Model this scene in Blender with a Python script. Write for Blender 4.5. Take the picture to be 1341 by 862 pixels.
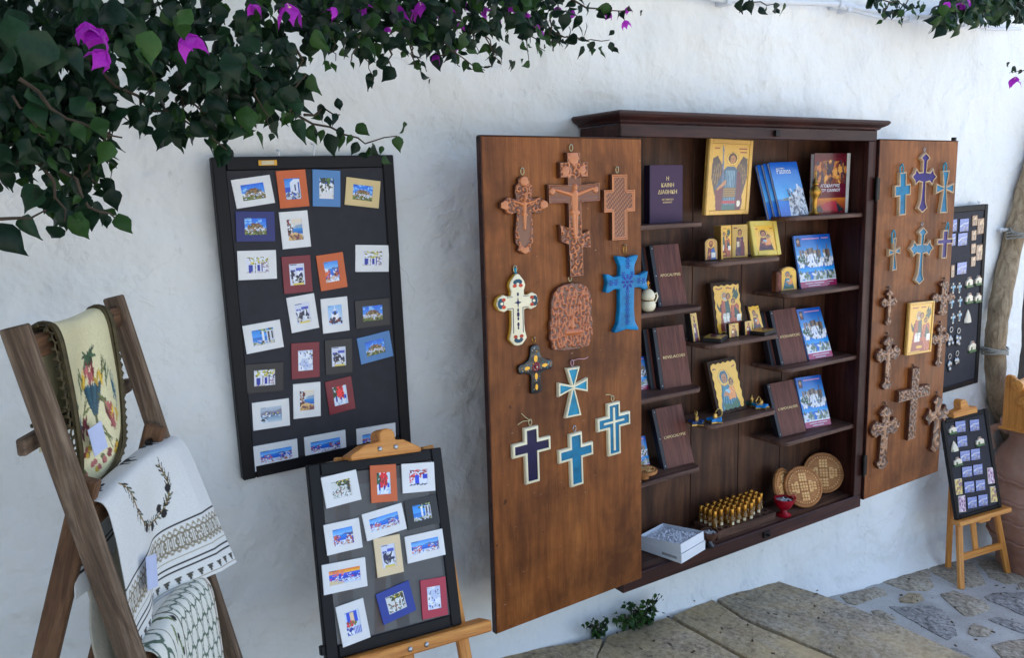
import bpy, bmesh, math, random
import numpy as np
from mathutils import Vector, Matrix, noise as mnoise

for o in list(bpy.data.objects): bpy.data.objects.remove(o)
S = bpy.context.scene
COL = S.collection

# ------------------------------------------------------------------ camera
PW, PH = 1341, 862
CF, CYAW, CPIT, CROL = 1070.0, .5667, .1648, -.0272
CO = np.array([0., -2.3, 1.6446])
_f = np.array([math.sin(CYAW)*math.cos(CPIT), math.cos(CYAW)*math.cos(CPIT), -math.sin(CPIT)])
_r = np.array([math.cos(CYAW), -math.sin(CYAW), 0.]); _u = np.cross(_r, _f)
CR = math.cos(CROL)*_r + math.sin(CROL)*_u
CU = -math.sin(CROL)*_r + math.cos(CROL)*_u
cam = bpy.data.cameras.new('camera'); cam.sensor_fit = 'HORIZONTAL'; cam.sensor_width = 36
cam.lens = CF/PW*36; cam.clip_start = .02; cam.clip_end = 500
camo = bpy.data.objects.new('camera', cam); COL.objects.link(camo)
camo.matrix_world = Matrix(((CR[0], CU[0], -_f[0], CO[0]), (CR[1], CU[1], -_f[1], CO[1]), (CR[2], CU[2], -_f[2], CO[2]), (0, 0, 0, 1)))
S.camera = camo
S.render.resolution_x, S.render.resolution_y = 1024, 659

# ------------------------------------------------------------------ sky, sun, exposure
SUN_EL, SUN_AZ = math.radians(56), math.radians(14)      # behind the wall, so the whole front stands in shade
W = bpy.data.worlds.new('World'); S.world = W; W.use_nodes = True
wn = W.node_tree.nodes; bg = wn['Background']
sky = wn.new('ShaderNodeTexSky'); sky.sky_type = 'NISHITA'; sky.sun_disc = False
sky.sun_elevation = SUN_EL; sky.sun_rotation = SUN_AZ; sky.altitude = 50; sky.air_density = 1.0; sky.dust_density = 3.5; sky.ozone_density = 0
W.node_tree.links.new(sky.outputs[0], bg.inputs[0]); bg.inputs[1].default_value = .15
sl = bpy.data.lights.new('sun', 'SUN'); sl.energy = 4.0; sl.angle = math.radians(.5); sl.color = (1, .95, .86)
so = bpy.data.objects.new('sun', sl); COL.objects.link(so)
_d = Vector((math.sin(SUN_AZ)*math.cos(SUN_EL), math.cos(SUN_AZ)*math.cos(SUN_EL), math.sin(SUN_EL)))
so.rotation_euler = _d.to_track_quat('Z', 'Y').to_euler(); so.location = (0, 6, 12)
vs = S.view_settings; vs.view_transform = 'Standard'; vs.look = 'None'; vs.gamma = 1; vs.use_curve_mapping = False
vs.exposure = EXPOSURE = 1.9

# ------------------------------------------------------------------ geometry helpers
def ray(px, py):
    d = _f*CF + CR*(px-PW/2) - CU*(py-PH/2); return d/np.linalg.norm(d)
def hit(px, py, P0, n):
    d = ray(px, py); n = np.asarray(n, float); t = ((np.asarray(P0, float)-CO)@n)/(d@n); return Vector(CO+t*d)
def wpt(px, py, y=0.): return hit(px, py, (0, y, 0), (0, 1, 0))
def zpt(px, py, z): return hit(px, py, (0, 0, z), (0, 0, 1))
def pix(P):
    d = np.asarray(P, float)-CO; z = d@_f
    return PW/2+CF*(d@CR)/z, PH/2-CF*(d@CU)/z, z
def frame(origin, psi=0., th=0., ph=0.):
    """local X along a board, Z up in its plane, Y into it; psi yaw, th lean back, ph roll in plane"""
    X = Vector((math.cos(psi), math.sin(psi), 0)); N = Vector((math.sin(psi), -math.cos(psi), 0))
    Z = math.cos(th)*Vector((0, 0, 1)) - math.sin(th)*N
    X2 = math.cos(ph)*X + math.sin(ph)*Z; Z2 = -math.sin(ph)*X + math.cos(ph)*Z; Y2 = Z2.cross(X2)
    o = Vector(origin)
    return Matrix(((X2[0], Y2[0], Z2[0], o[0]), (X2[1], Y2[1], Z2[1], o[1]), (X2[2], Y2[2], Z2[2], o[2]), (0, 0, 0, 1)))
def bhit(M, px, py, off=0.):
    """pixel -> local coordinates on the plane y=off of a board frame"""
    Y = M.col[1].to_3d(); P = hit(px, py, M.to_translation()+Y*off, Y); return M.inverted() @ P
def T(x, y, z): return Matrix.Translation((x, y, z))
def RY(a): return Matrix.Rotation(-a, 4, 'Y')            # counter-clockwise as seen from the front
def RZ(a): return Matrix.Rotation(a, 4, 'Z')
def RX(a): return Matrix.Rotation(a, 4, 'X')
def quad_fit(M, c4, off=0.):
    q = [bhit(M, *p, off) for p in c4]
    c = (q[0]+q[1]+q[2]+q[3])/4; e = (q[1]-q[0]+q[2]-q[3])/2; g = (q[0]-q[3]+q[1]-q[2])/2
    a = .5*(math.atan2(e.z, e.x) + math.atan2(-g.x, g.z))
    return c.x, c.z, a, math.hypot(e.x, e.z), math.hypot(g.x, g.z)

def link(name, data, parent=None, M=None, mat=None):
    o = bpy.data.objects.new(name, data); COL.objects.link(o)
    if parent is not None: o.parent = parent
    if M is not None: o.matrix_local = M
    if mat is not None and data is not None and len(data.materials) == 0: data.materials.append(mat)
    return o
def tag(o, label, cat, group=None):
    o['label'] = label; o['category'] = cat
    if group: o['group'] = group
    return o
def thing(name, label, cat, M=None, group=None):
    o = bpy.data.objects.new(name, None); COL.objects.link(o); o.empty_display_size = .05
    if M is not None: o.matrix_world = M
    return tag(o, label, cat, group)

class MB:
    def __init__(s): s.v = []; s.f = []
    def add(s, vs, fs, M=None):
        b = len(s.v)
        s.v += [tuple(M @ Vector(p)) for p in vs] if M is not None else [tuple(p) for p in vs]
        s.f += [tuple(i+b for i in f) for f in fs]; return s
    def box(s, x0, x1, y0, y1, z0, z1, M=None):
        v = [(x, y, z) for z in (z0, z1) for y in (y0, y1) for x in (x0, x1)]
        return s.add(v, [(0, 2, 3, 1), (4, 5, 7, 6), (0, 1, 5, 4), (2, 6, 7, 3), (0, 4, 6, 2), (1, 3, 7, 5)], M)
    def prism(s, pts, y0, y1, M=None):
        """polygon in XZ (counter-clockwise seen from the front, -Y), from y0 (front) to y1"""
        n = len(pts)
        A = sum(pts[i][0]*pts[(i+1) % n][1]-pts[(i+1) % n][0]*pts[i][1] for i in range(n))
        if A < 0: pts = pts[::-1]
        v = [(p[0], y0, p[1]) for p in pts]+[(p[0], y1, p[1]) for p in pts]
        f = [tuple(range(n)), tuple(range(2*n-1, n-1, -1))]+[(i, i+n, (i+1) % n+n, (i+1) % n) for i in range(n)]
        return s.add(v, f, M)
    def slab(s, pts, z0, z1, M=None):
        n = len(pts)
        A = sum(pts[i][0]*pts[(i+1) % n][1]-pts[(i+1) % n][0]*pts[i][1] for i in range(n))
        if A < 0: pts = pts[::-1]
        v = [(p[0], p[1], z0 if len(p) < 3 else p[2]+z0) for p in pts]+[(p[0], p[1], z1 if len(p) < 3 else p[2]+z1) for p in pts]
        f = [tuple(range(n-1, -1, -1)), tuple(range(n, 2*n))]+[(i, (i+1) % n, (i+1) % n+n, i+n) for i in range(n)]
        return s.add(v, f, M)
    def tube(s, pts, r, n=8, caps=True, M=None):
        pts = [Vector(p) for p in pts]; k = len(pts); rs = r if hasattr(r, '__len__') else [r]*k
        v = []; up = None
        for i, p in enumerate(pts):
            d = (pts[min(i+1, k-1)]-pts[max(i-1, 0)]).normalized()
            if up is None: up = Vector((0, 0, 1)) if abs(d.z) < .9 else Vector((1, 0, 0))
            a = d.cross(up).normalized(); b = a.cross(d).normalized(); up = b
            v += [p+(a*math.cos(2*math.pi*j/n)+b*math.sin(2*math.pi*j/n))*rs[i] for j in range(n)]
        f = [(i*n+j, i*n+(j+1) % n, (i+1)*n+(j+1) % n, (i+1)*n+j) for i in range(k-1) for j in range(n)]
        if caps: f += [tuple(range(n-1, -1, -1)), tuple(range((k-1)*n, k*n))]
        return s.add(v, f, M)
    def lathe(s, prof, n=20, M=None):
        v = [(r*math.cos(2*math.pi*j/n), r*math.sin(2*math.pi*j/n), z) for r, z in prof for j in range(n)]; k = len(prof)
        f = [(i*n+j, i*n+(j+1) % n, (i+1)*n+(j+1) % n, (i+1)*n+j) for i in range(k-1) for j in range(n)]
        f += [tuple(range(n-1, -1, -1)), tuple(range((k-1)*n, k*n))]
        return s.add(v, f, M)
    def ball(s, c, r, n=8, M=None, sq=(1, 1, 1)):
        m = max(3, n//2); prof = [(max(1e-5, math.sin(math.pi*i/m)), -math.cos(math.pi*i/m)) for i in range(m+1)]
        L = T(*c) @ Matrix.Diagonal((r*sq[0], r*sq[1], r*sq[2], 1))
        return s.lathe(prof, n, (M @ L) if M is not None else L)
    def mesh(s, name, bevel=0, smooth=None, seg=1):
        me = bpy.data.meshes.new(name); me.from_pydata(s.v, [], s.f); me.update()
        if bevel:
            bm = bmesh.new(); bm.from_mesh(me)
            bmesh.ops.recalc_face_normals(bm, faces=bm.faces)
            ed = [e for e in bm.edges if len(e.link_faces) == 2 and e.calc_face_angle(0) > .5]
            bmesh.ops.bevel(bm, geom=ed, offset=bevel, segments=seg, affect='EDGES', clamp_overlap=True, profile=.5)
            bm.to_mesh(me); bm.free()
        if smooth is not None:
            me.shade_smooth(); me.set_sharp_from_angle(angle=math.radians(smooth))
        return me
    def build(s, name, mat, parent=None, bevel=0, smooth=None, M=None, seg=1):
        return link(name, s.mesh(name, bevel, smooth, seg), parent, M, mat)
def copy_tree(o, parent=None):
    c = o.copy(); COL.objects.link(c); c.parent = parent
    for ch in list(o.children): copy_tree(ch, c)
    return c

# ------------------------------------------------------------------ materials
def srgb(c):
    a = np.asarray(c, float)/255.; return np.where(a <= .04045, a/12.92, ((a+.055)/1.055)**2.4)
def rgba(c): return (*[float(x) for x in srgb(c)], 1)
class NT:
    def __init__(s, name):
        s.m = bpy.data.materials.new(name); s.m.use_nodes = True; s.t = s.m.node_tree; s.b = s.t.nodes['Principled BSDF']; s.out = s.t.nodes['Material Output']
        s.co = None
    def n(s, typ, **kw):
        x = s.t.nodes.new(typ)
        for k, v in kw.items(): setattr(x, k, v)
        return x
    def l(s, a, b): s.t.links.new(a, b)
    def coord(s, scale=(1, 1, 1), kind='Object'):
        if s.co is None: s.co = s.n('ShaderNodeTexCoord')
        mp = s.n('ShaderNodeMapping'); s.l(s.co.outputs[kind], mp.inputs[0]); mp.inputs['Scale'].default_value = scale; return mp.outputs[0]
    def noise(s, vec, scale, detail=4, rough=.55, dist=0):
        x = s.n('ShaderNodeTexNoise'); s.l(vec, x.inputs['Vector']); x.inputs['Scale'].default_value = scale; x.inputs['Detail'].default_value = detail
        x.inputs['Roughness'].default_value = rough; x.inputs['Distortion'].default_value = dist; return x.outputs[0]
    def ramp(s, fac, stops):
        x = s.n('ShaderNodeValToRGB'); s.l(fac, x.inputs[0]); e = x.color_ramp.elements
        while len(e) < len(stops): e.new(.5)
        for i, (p, c) in enumerate(stops):
            e[i].position = p; e[i].color = c if len(c) == 4 else (*c, 1)
        return x.outputs[0]
    def mix(s, fac, a, b, mode='MIX'):
        x = s.n('ShaderNodeMix', data_type='RGBA', blend_type=mode)
        for k, v in ((0, fac), (6, a), (7, b)):
            if isinstance(v, (int, float)): x.inputs[k].default_value = v
            elif isinstance(v, tuple): x.inputs[k].default_value = v
            else: s.l(v, x.inputs[k])
        return x.outputs[2]
    def bump(s, h, strength=.3, dist=.005, prev=None):
        x = s.n('ShaderNodeBump'); s.l(h, x.inputs['Height']); x.inputs['Strength'].default_value = strength; x.inputs['Distance'].default_value = dist
        if prev is not None: s.l(prev, x.inputs['Normal'])
        return x.outputs[0]
    def done(s, col=None, rough=.6, metal=0, nrm=None, spec=None, **kw):
        b = s.b
        if col is not None:
            if isinstance(col, tuple): b.inputs['Base Color'].default_value = col
            else: s.l(col, b.inputs['Base Color'])
        if isinstance(rough, (int, float)): b.inputs['Roughness'].default_value = rough
        else: s.l(rough, b.inputs['Roughness'])
        b.inputs['Metallic'].default_value = metal
        if nrm is not None: s.l(nrm, b.inputs['Normal'])
        if spec is not None: b.inputs['Specular IOR Level'].default_value = spec
        for k, v in kw.items(): b.inputs[k.replace('_', ' ')].default_value = v
        return s.m
_mc = {}
def plain(name, c, rough=.5, var=.12, scale=30, bump=0, bscale=200, metal=0, **kw):
    """one even colour with slight mottling and fine relief"""
    if name in _mc: return _mc[name]
    t = NT(name); v = t.coord(); n = t.noise(v, scale, 4); a = srgb(c)
    col = t.ramp(n, [(.3, tuple(a*(1-var))), (.7, tuple(np.minimum(a*(1+var), .95)))])
    nr = t.bump(t.noise(v, bscale, 3), bump, .002) if bump else None
    _mc[name] = t.done(col, rough, metal, nr, **kw); return _mc[name]
def wood(name, dark, mid, light, axis='Z', scale=3., rough=.5, bump=.25, stretch=14., blot=.5, coat=0.):
    """grain drawn out along one local axis, blotches across it"""
    if name in _mc: return _mc[name]
    t = NT(name); k = {'X': (1, stretch, stretch), 'Y': (stretch, 1, stretch), 'Z': (stretch, stretch, 1)}[axis]
    v = t.coord(k); g = t.noise(v, scale, 7, .62, 1.2); fine = t.noise(v, scale*9, 3, .6)
    col = t.ramp(g, [(.28, rgba(dark)), (.5, rgba(mid)), (.74, rgba(light))])
    col = t.mix(.35, col, t.ramp(fine, [(.35, rgba(dark)), (.65, rgba(light))]), 'OVERLAY')
    bl = t.noise(t.coord((1, 1, 1)), 5.5, 4, .6)
    d = np.array(srgb(dark))*.8
    col = t.mix(t.ramp(bl, [(.42, (0, 0, 0)), (.75, (blot, blot, blot))]), col, (*[float(x) for x in d], 1))
    nr = t.bump(fine, bump, .0015); nr = t.bump(g, bump*.6, .002, nr)
    _mc[name] = t.done(col, t.ramp(bl, [(.3, (rough-.08,)*3), (.7, (rough+.12,)*3)]), 0, nr, spec=.28, Coat_Weight=coat, Coat_Roughness=.25); return _mc[name]
def vcol(name, rough=.35, coat=0., bump=0., metal=0):
    if name in _mc: return _mc[name]
    t = NT(name); a = t.n('ShaderNodeAttribute', attribute_name='Col')
    nr = t.bump(t.noise(t.coord(), 900, 2), bump, .001) if bump else None
    _mc[name] = t.done(a.outputs[0], rough, metal, nr, Coat_Weight=coat, Coat_Roughness=.12); return _mc[name]

# ------------------------------------------------------------------ small paintings (flat print), stored per vertex
class Cv:
    def __init__(s, w, h, bg, seed=0):
        s.w, s.h = w, h; s.a = np.zeros((h, w, 3)); s.a[:] = bg; s.asp = w/h
        s.U, s.V = np.meshgrid((np.arange(w)+.5)/w, (np.arange(h)+.5)/h); s.r = np.random.RandomState(seed)
    def put(s, m, c): s.a[m] = c
    def rect(s, x0, y0, x1, y1, c): s.put((s.U >= x0) & (s.U <= x1) & (s.V >= y0) & (s.V <= y1), c)
    def ell(s, x, y, rx, ry, c, rot=0):
        dx, dy = s.U-x, s.V-y; co, si = math.cos(rot), math.sin(rot)
        s.put(((dx*co+dy*si)/rx)**2+((-dx*si+dy*co)/ry)**2 <= 1, c)
    def ring(s, x, y, rx, ry, c, w=.12):
        d = np.sqrt(((s.U-x)/rx)**2+((s.V-y)/ry)**2); s.put(abs(d-1) < w, c)
    def inside(s, pts):
        m = np.zeros_like(s.U, bool); n = len(pts)
        for i in range(n):
            x0, y0 = pts[i]; x1, y1 = pts[(i+1) % n]
            if y0 == y1: continue
            m ^= ((y0 > s.V) != (y1 > s.V)) & (s.U < (x1-x0)*(s.V-y0)/(y1-y0)+x0)
        return m
    def poly(s, pts, c): s.put(s.inside(pts), c)
    def line(s, pts, w, c):
        for (x0, y0), (x1, y1) in zip(pts[:-1], pts[1:]):
            dx, dy = (x1-x0)*s.asp, y1-y0; L = dx*dx+dy*dy+1e-12
            t = np.clip(((s.U-x0)*s.asp*dx+(s.V-y0)*dy)/L, 0, 1)
            s.put(((s.U-x0)*s.asp-t*dx)**2+(s.V-y0-t*dy)**2 < w*w, c)
    def grad(s, y0, y1, c0, c1):
        m = (s.V >= y0) & (s.V <= y1); t = ((s.V-y0)/(y1-y0))[m][:, None]; s.a[m] = np.array(c0)*(1-t)+np.array(c1)*t
    def dabs(s, x0, y0, x1, y1, cols, n, r, flat=1.):
        for _ in range(n):
            s.ell(s.r.uniform(x0, x1), s.r.uniform(y0, y1), r*s.r.uniform(.5, 1.3)/s.asp*flat, r*s.r.uniform(.5, 1.3), cols[s.r.randint(len(cols))], s.r.uniform(0, 3))
    def noise(s, amp): s.a = np.clip(s.a+s.r.normal(0, amp, s.a.shape[:2])[..., None], 0, 255); return s
def sheet(name, cv, w, h, mat, parent=None, M=None, fn=None):
    """flat grid in XZ centred on the origin, one painted vertex per texel"""
    nx, nz = cv.w, cv.h
    X, Z = np.meshgrid(np.linspace(-w/2, w/2, nx), np.linspace(-h/2, h/2, nz))
    v = np.stack([X, np.zeros_like(X), Z], -1) if fn is None else fn(X, Z)
    me = bpy.data.meshes.new(name)
    i = np.arange(nx*nz).reshape(nz, nx); f = np.stack([i[:-1, :-1], i[:-1, 1:], i[1:, 1:], i[1:, :-1]], -1).reshape(-1, 4)
    grid_mesh(me, v.reshape(-1, 3), f); paint(me, srgb(cv.a).reshape(-1, 3))
    if fn is not None: me.shade_smooth()
    return link(name, me, parent, M, mat)
def grid_mesh(me, v, f):
    me.vertices.add(len(v)); me.vertices.foreach_set('co', np.ascontiguousarray(v, np.float32).ravel())
    me.loops.add(f.size); me.loops.foreach_set('vertex_index', np.ascontiguousarray(f, np.int32).ravel())
    me.polygons.add(len(f)); me.polygons.foreach_set('loop_start', np.arange(0, f.size, 4, dtype=np.int32))
    me.polygons.foreach_set('loop_total', np.full(len(f), 4, np.int32)); me.update(calc_edges=True); me.validate()
def paint(me, c):
    at = me.color_attributes.new('Col', 'FLOAT_COLOR', 'POINT')
    at.data.foreach_set('color', np.concatenate([c, np.ones((len(c), 1))], 1).astype(np.float32).ravel())

def lettering(name, text, size, mat, parent, M, align='CENTER', width=None, depth=.0004, shear=0):
    cu = bpy.data.curves.new('lettering', 'FONT'); cu.body = text; cu.size = size; cu.align_x = align; cu.align_y = 'CENTER'; cu.extrude = depth; cu.resolution_u = 2; cu.shear = shear
    o = bpy.data.objects.new('lettering', cu); COL.objects.link(o); me = bpy.data.meshes.new_from_object(o)
    bpy.data.objects.remove(o); bpy.data.curves.remove(cu); me.name = name
    if width:
        xs = [v.co.x for v in me.vertices]; k = width/(max(xs)-min(xs)); me.transform(Matrix.Diagonal((k, 1, 1, 1)))
    me.transform(Matrix.Rotation(math.pi/2, 4, 'X')); me.materials.clear()
    return link(name, me, parent, M, mat)

# ================================================================== THE SETTING
rnd = random.Random(7); nrs = np.random.RandomState(11)
def fbm(x, y, z, o=4): return mnoise.fractal(Vector((x, y, z)), 1.0, 2.0, o)
XS = 2.93                                                    # where the upper flags end in a step down
def upz(x): return .012-.0985*(min(max(x, -1.5), 4)-1.6)
def loz(x): return -.293-.12*(min(max(x, 1), 6.5)-3.2)
def uphit(px, py): return hit(px, py, (1.6, 0, .012), (.0985, 0, 1))
def lohit(px, py): return hit(px, py, (3.2, 0, -.293), (.12, 0, 1))

def plaster_mat():
    t = NT('whitewashed_plaster'); v = t.coord()
    big = t.noise(v, .9, 3, .6); mid = t.noise(v, 3.6, 4, .52, .15); fine = t.noise(v, 48, 3, .65); tro = t.noise(t.coord((1.3, 1, 1)), 3.0, 5, .6, .6); msk = t.noise(v, 2.3, 2, .5)
    col = t.ramp(big, [(.3, (.76, .765, .745)), (.7, (.85, .85, .825))])
    col = t.mix(t.ramp(mid, [(.56, (0, 0, 0)), (.78, (.4, .4, .4))]), col, (.70, .70, .67, 1))
    dirt = t.noise(t.coord((1.2, 1, .8)), 13, 5, .75); col = t.mix(t.ramp(dirt, [(.62, (0, 0, 0)), (.74, (.55, .55, .55))]), col, (.52, .51, .48, 1))
    # hairline cracks, only here and there
    w = t.n('ShaderNodeMix', data_type='RGBA', blend_type='LINEAR_LIGHT'); w.inputs[0].default_value = .12; t.l(v, w.inputs[6])
    nn = t.n('ShaderNodeTexNoise'); nn.inputs['Scale'].default_value = 5; nn.inputs['Detail'].default_value = 4; t.l(v, nn.inputs['Vector']); t.l(nn.outputs['Color'], w.inputs[7])
    vo = t.n('ShaderNodeTexVoronoi', feature='DISTANCE_TO_EDGE'); vo.inputs['Scale'].default_value = 2.6; t.l(w.outputs[2], vo.inputs['Vector'])
    cr = t.ramp(vo.outputs['Distance'], [(0, (1, 1, 1)), (.007, (0, 0, 0))])
    crk = t.mix(1., cr, t.ramp(big, [(.50, (0, 0, 0)), (.60, (1, 1, 1))]), 'MULTIPLY'); col = t.mix(t.mix(1., crk, (.35, .35, .35, 1), 'MULTIPLY'), col, (.45, .44, .43, 1))
    ridge = t.mix(1., t.ramp(tro, [(.47, (0, 0, 0)), (.50, (1, 1, 1)), (.512, (.3, .3, .3)), (.58, (.1, .1, .1))]), t.ramp(msk, [(.46, (.12, .12, .12)), (.60, (1, 1, 1))]), 'MULTIPLY')       # edges left by the trowel
    lump = t.noise(v, 14, 4, .6); nr = t.bump(mid, .95, .07); nr = t.bump(lump, .5, .012, nr); nr = t.bump(ridge, .36, .006, nr); nr = t.bump(fine, .4, .003, nr)
    return t.done(col, .85, 0, nr, spec=.25)
M_PLASTER = plaster_mat()
wall = thing('plastered_wall', 'long rough whitewashed plaster wall behind the whole display', 'wall', T(2, 0, 0))
def wall_y(x, z):
    d = .014+.014*fbm(x*1.3, z*1.5, 3.1, 3)+.010*fbm(x*4.3, z*5, 8.2, 5)
    r = fbm(x*2.3+5, z*5.5, 1.7, 3); d -= .006*max(0., 1-abs(r)*9)*(fbm(x*.9, z*.9, 9, 2) > 0.0)      # trowel ridges
    g = (upz(x) if x < XS-.05 else loz(x)); h = z-g
    if h < .3: d -= .05*math.exp(-max(h, 0)/.05)
    if 1.7 < x < 3.2 and .2 < z < 1.92: d = max(d, .003)
    return max(d, -.06)
xs = np.concatenate([np.arange(-3.5, -.5, .12), np.arange(-.5, 4.925, .0165)]); zs = np.concatenate([np.arange(-.75, 2.75, .0165), np.arange(2.75, 4.56, .15)])
xs[-1] = 4.915
V = np.array([(x-2, wall_y(x, z), z) for z in zs for x in xs]); nx, nz = len(xs), len(zs)
ii = np.arange(nx*nz).reshape(nz, nx); F = np.stack([ii[:-1, :-1], ii[:-1, 1:], ii[1:, 1:], ii[1:, :-1]], -1).reshape(-1, 4)
me = bpy.data.meshes.new('plaster_face'); grid_mesh(me, V, F); me.shade_smooth(); link('plaster_face', me, wall, None, M_PLASTER)
MB().box(-5.5, 2.914, .07, 2.2, -.8, 4.5).box(4.06, 8, .02, 2.2, -.8, 4.5).box(2.914, 4.06, .3, 2.2, -.8, 4.5).box(2.914, 4.06, .07, .3, 2.62, 4.5).build('sun_block_core', M_PLASTER, wall)  # unseen wall body behind the face, added to block the sun
# dark door set into the wall at the far right
dr = thing('recessed_door', 'dark brown plank door in the wall at the right edge', 'door', T(5.49, .28, -.5))
M_DKDOOR = wood('dark_door_wood', (24, 17, 15), (40, 28, 23), (60, 43, 34), 'Z', 2.5, .6)
for k in range(6): MB().box(-.54+k*.18, -.365+k*.18, -.05, 0, 0, 3.1).build('plank', M_DKDOOR, dr, .004)
MB().box(-.56, .56, .001, .015, 0, 3.1).build('back_panel', M_DKDOOR, dr)

# ---- ground: mortar bed below, stones on it
def mortar_mat():
    t = NT('pale_mortar'); v = t.coord(); a = t.noise(v, 3, 6, .65); b = t.noise(v, 60, 4, .7)
    col = t.ramp(a, [(.3, (.28, .27, .24)), (.55, (.41, .405, .385)), (.75, (.50, .50, .48))])
    col = t.mix(t.ramp(t.noise(v, 140, 2), [(.60, (0, 0, 0)), (.7, (.6, .6, .6))]), col, (.09, .085, .075, 1))
    return t.done(col, .9, 0, t.bump(b, .5, .004, t.bump(a, .5, .02)))
M_MORTAR = mortar_mat()
gx = list(np.concatenate([np.arange(-60, -4, 8), np.arange(-4, XS-.04, .35), [XS-.04]])); gy = [-60, -40, -25, -15, -9, -6, -4, -3, -2.4, -2, -1.6, -1.3, -1, -.7, -.45, -.2, .15]
gv = []; gf = []
for xx, zf, off in ((gx, upz, -.03), ([XS-.035]+list(np.arange(3, 8, .25))+[12, 20, 40, 60], loz, 0.)):
    b = len(gv); n = len(xx)
    gv += [(x, y, zf(x)+off+(.004*fbm(x*2, y*2, 0, 3) if abs(x) < 9 else 0)) for y in gy for x in xx]
    gf += [(b+j*n+i, b+j*n+i+1, b+(j+1)*n+i+1, b+(j+1)*n+i) for j in range(len(gy)-1) for i in range(n-1)]
me = bpy.data.meshes.new('ground'); me.from_pydata(gv, [], gf); me.shade_smooth(); ground = link('ground', me, None, None, M_MORTAR); ground['kind'] = 'structure'

def stone_mat(name, cols, ochre=0., speck=.5):
    t = NT(name); v = t.coord(); a = t.noise(v, 4.5, 7, .65); b = t.noise(v, 48, 4, .75); c = t.noise(v, 17, 5, .75)
    col = t.ramp(a, [(.3, cols[0]), (.52, cols[1]), (.72, cols[2])])
    col = t.mix(.75, col, t.ramp(b, [(.36, (.03, .03, .03)), (.5, (.5, .5, .5)), (.66, (.92, .92, .90))]), 'OVERLAY')
    if ochre:
        col = t.mix(t.ramp(t.noise(v, 2.6, 6, .7, .6), [(.36, (0, 0, 0)), (.58, (ochre,)*3)]), col, (.56, .42, .22, 1))
        col = t.mix(t.ramp(t.noise(v, 5.2, 6, .7), [(.56, (0, 0, 0)), (.68, (.55,)*3)]), col, (.43, .39, .33, 1))
    col = t.mix(t.ramp(c, [(.58, (0, 0, 0)), (.70, (speck,)*3)]), col, (.045, .042, .04, 1))
    nr = t.bump(b, .8, .006, t.bump(c, .8, .012, t.bump(a, .8, .03)))
    return t.done(col, .88, 0, nr, spec=.3)
M_SLAB = stone_mat('ochre_grey_flagstone', ((.24, .185, .12), (.39, .315, .22), (.54, .465, .35)), .8)
M_SLABG = stone_mat('speckled_grey_flagstone', ((.20, .175, .14), (.33, .295, .24), (.48, .43, .36)), .6)
M_PAVE = [stone_mat('grey_paving_stone', ((.20, .197, .19), (.27, .265, .255), (.35, .34, .325)), 0, .35), stone_mat('brown_paving_stone', ((.22, .195, .16), (.32, .29, .24), (.42, .385, .33)), .25, .4),
          stone_mat('tan_paving_stone', ((.20, .16, .11), (.28, .23, .165), (.36, .30, .22)), .5, .2)]
def rough_poly(pts, amp, step):
    out = []; n = len(pts)
    for i in range(n):
        a, b = Vector(pts[i]), Vector(pts[(i+1) % n]); k = max(1, int((b-a).length/step))
        for j in range(k):
            p = a.lerp(b, j/k); d = (b-a).normalized(); q = Vector((-d.y, d.x, 0))
            out.append(p+q*(amp*(fbm(p.x*9, p.y*9, 3, 3))) if (j or True) else p)
    return out
def stone(name, pts, zf, top, depth, mat, amp=.012, step=.06, bev=.012):
    P = rough_poly([(p[0], p[1], 0) for p in pts], amp, step); c = sum(P, Vector())/len(P)
    m = MB().slab([(p.x-c.x, p.y-c.y, zf(p.x)-zf(c.x)) for p in P], -depth, top)
    bm_ = m.mesh(name, bev, 40, 2)
    o = link(name, bm_, ground, T(c.x, c.y, zf(c.x)), mat); return o
U = lambda L: [uphit(*p)[:2] for p in L]
slabs = [([(795, 833), (874, 807.5), (974, 863), (1010, 884), (880, 960), (780, 905), (784, 858)], M_SLAB), ([(600, 876), (690, 851), (788, 835), (780, 858), (776, 905), (700, 960), (560, 960)], M_SLAB),
         ([(880, 806), (934, 784), (972, 811), (1098, 864), (1130, 880), (1015, 884), (978, 862)], M_SLAB), ([(937, 783), (1014, 758.5), (1090, 783.5), (1177, 818), (1273, 862), (1330, 890), (1180, 905), (1135, 880), (1103, 863), (976, 809)], M_SLABG)]
for q, m in slabs: stone('flagstone', U(q), upz, .0, .2, m, .008, .05, .010)
for q in ([(1.2, -.75), (1.9, -.72), (1.95, -1.5), (1.1, -1.5)], [(2.0, -.75), (2.9, -.95), (2.92, -1.6), (2.02, -1.5)], [(-.2, -.1), (1.1, -.12), (1.05, -.8), (-.2, -.85)], [(-.3, -.95), (1.0, -.9), (1.0, -1.7), (-.3, -1.8)]):
    stone('flagstone', q, upz, .0, .1, M_SLABG)
Lq = lambda L: [lohit(1080+x/5.138, 700+y/5.138)[:2] for x, y in L]
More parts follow.
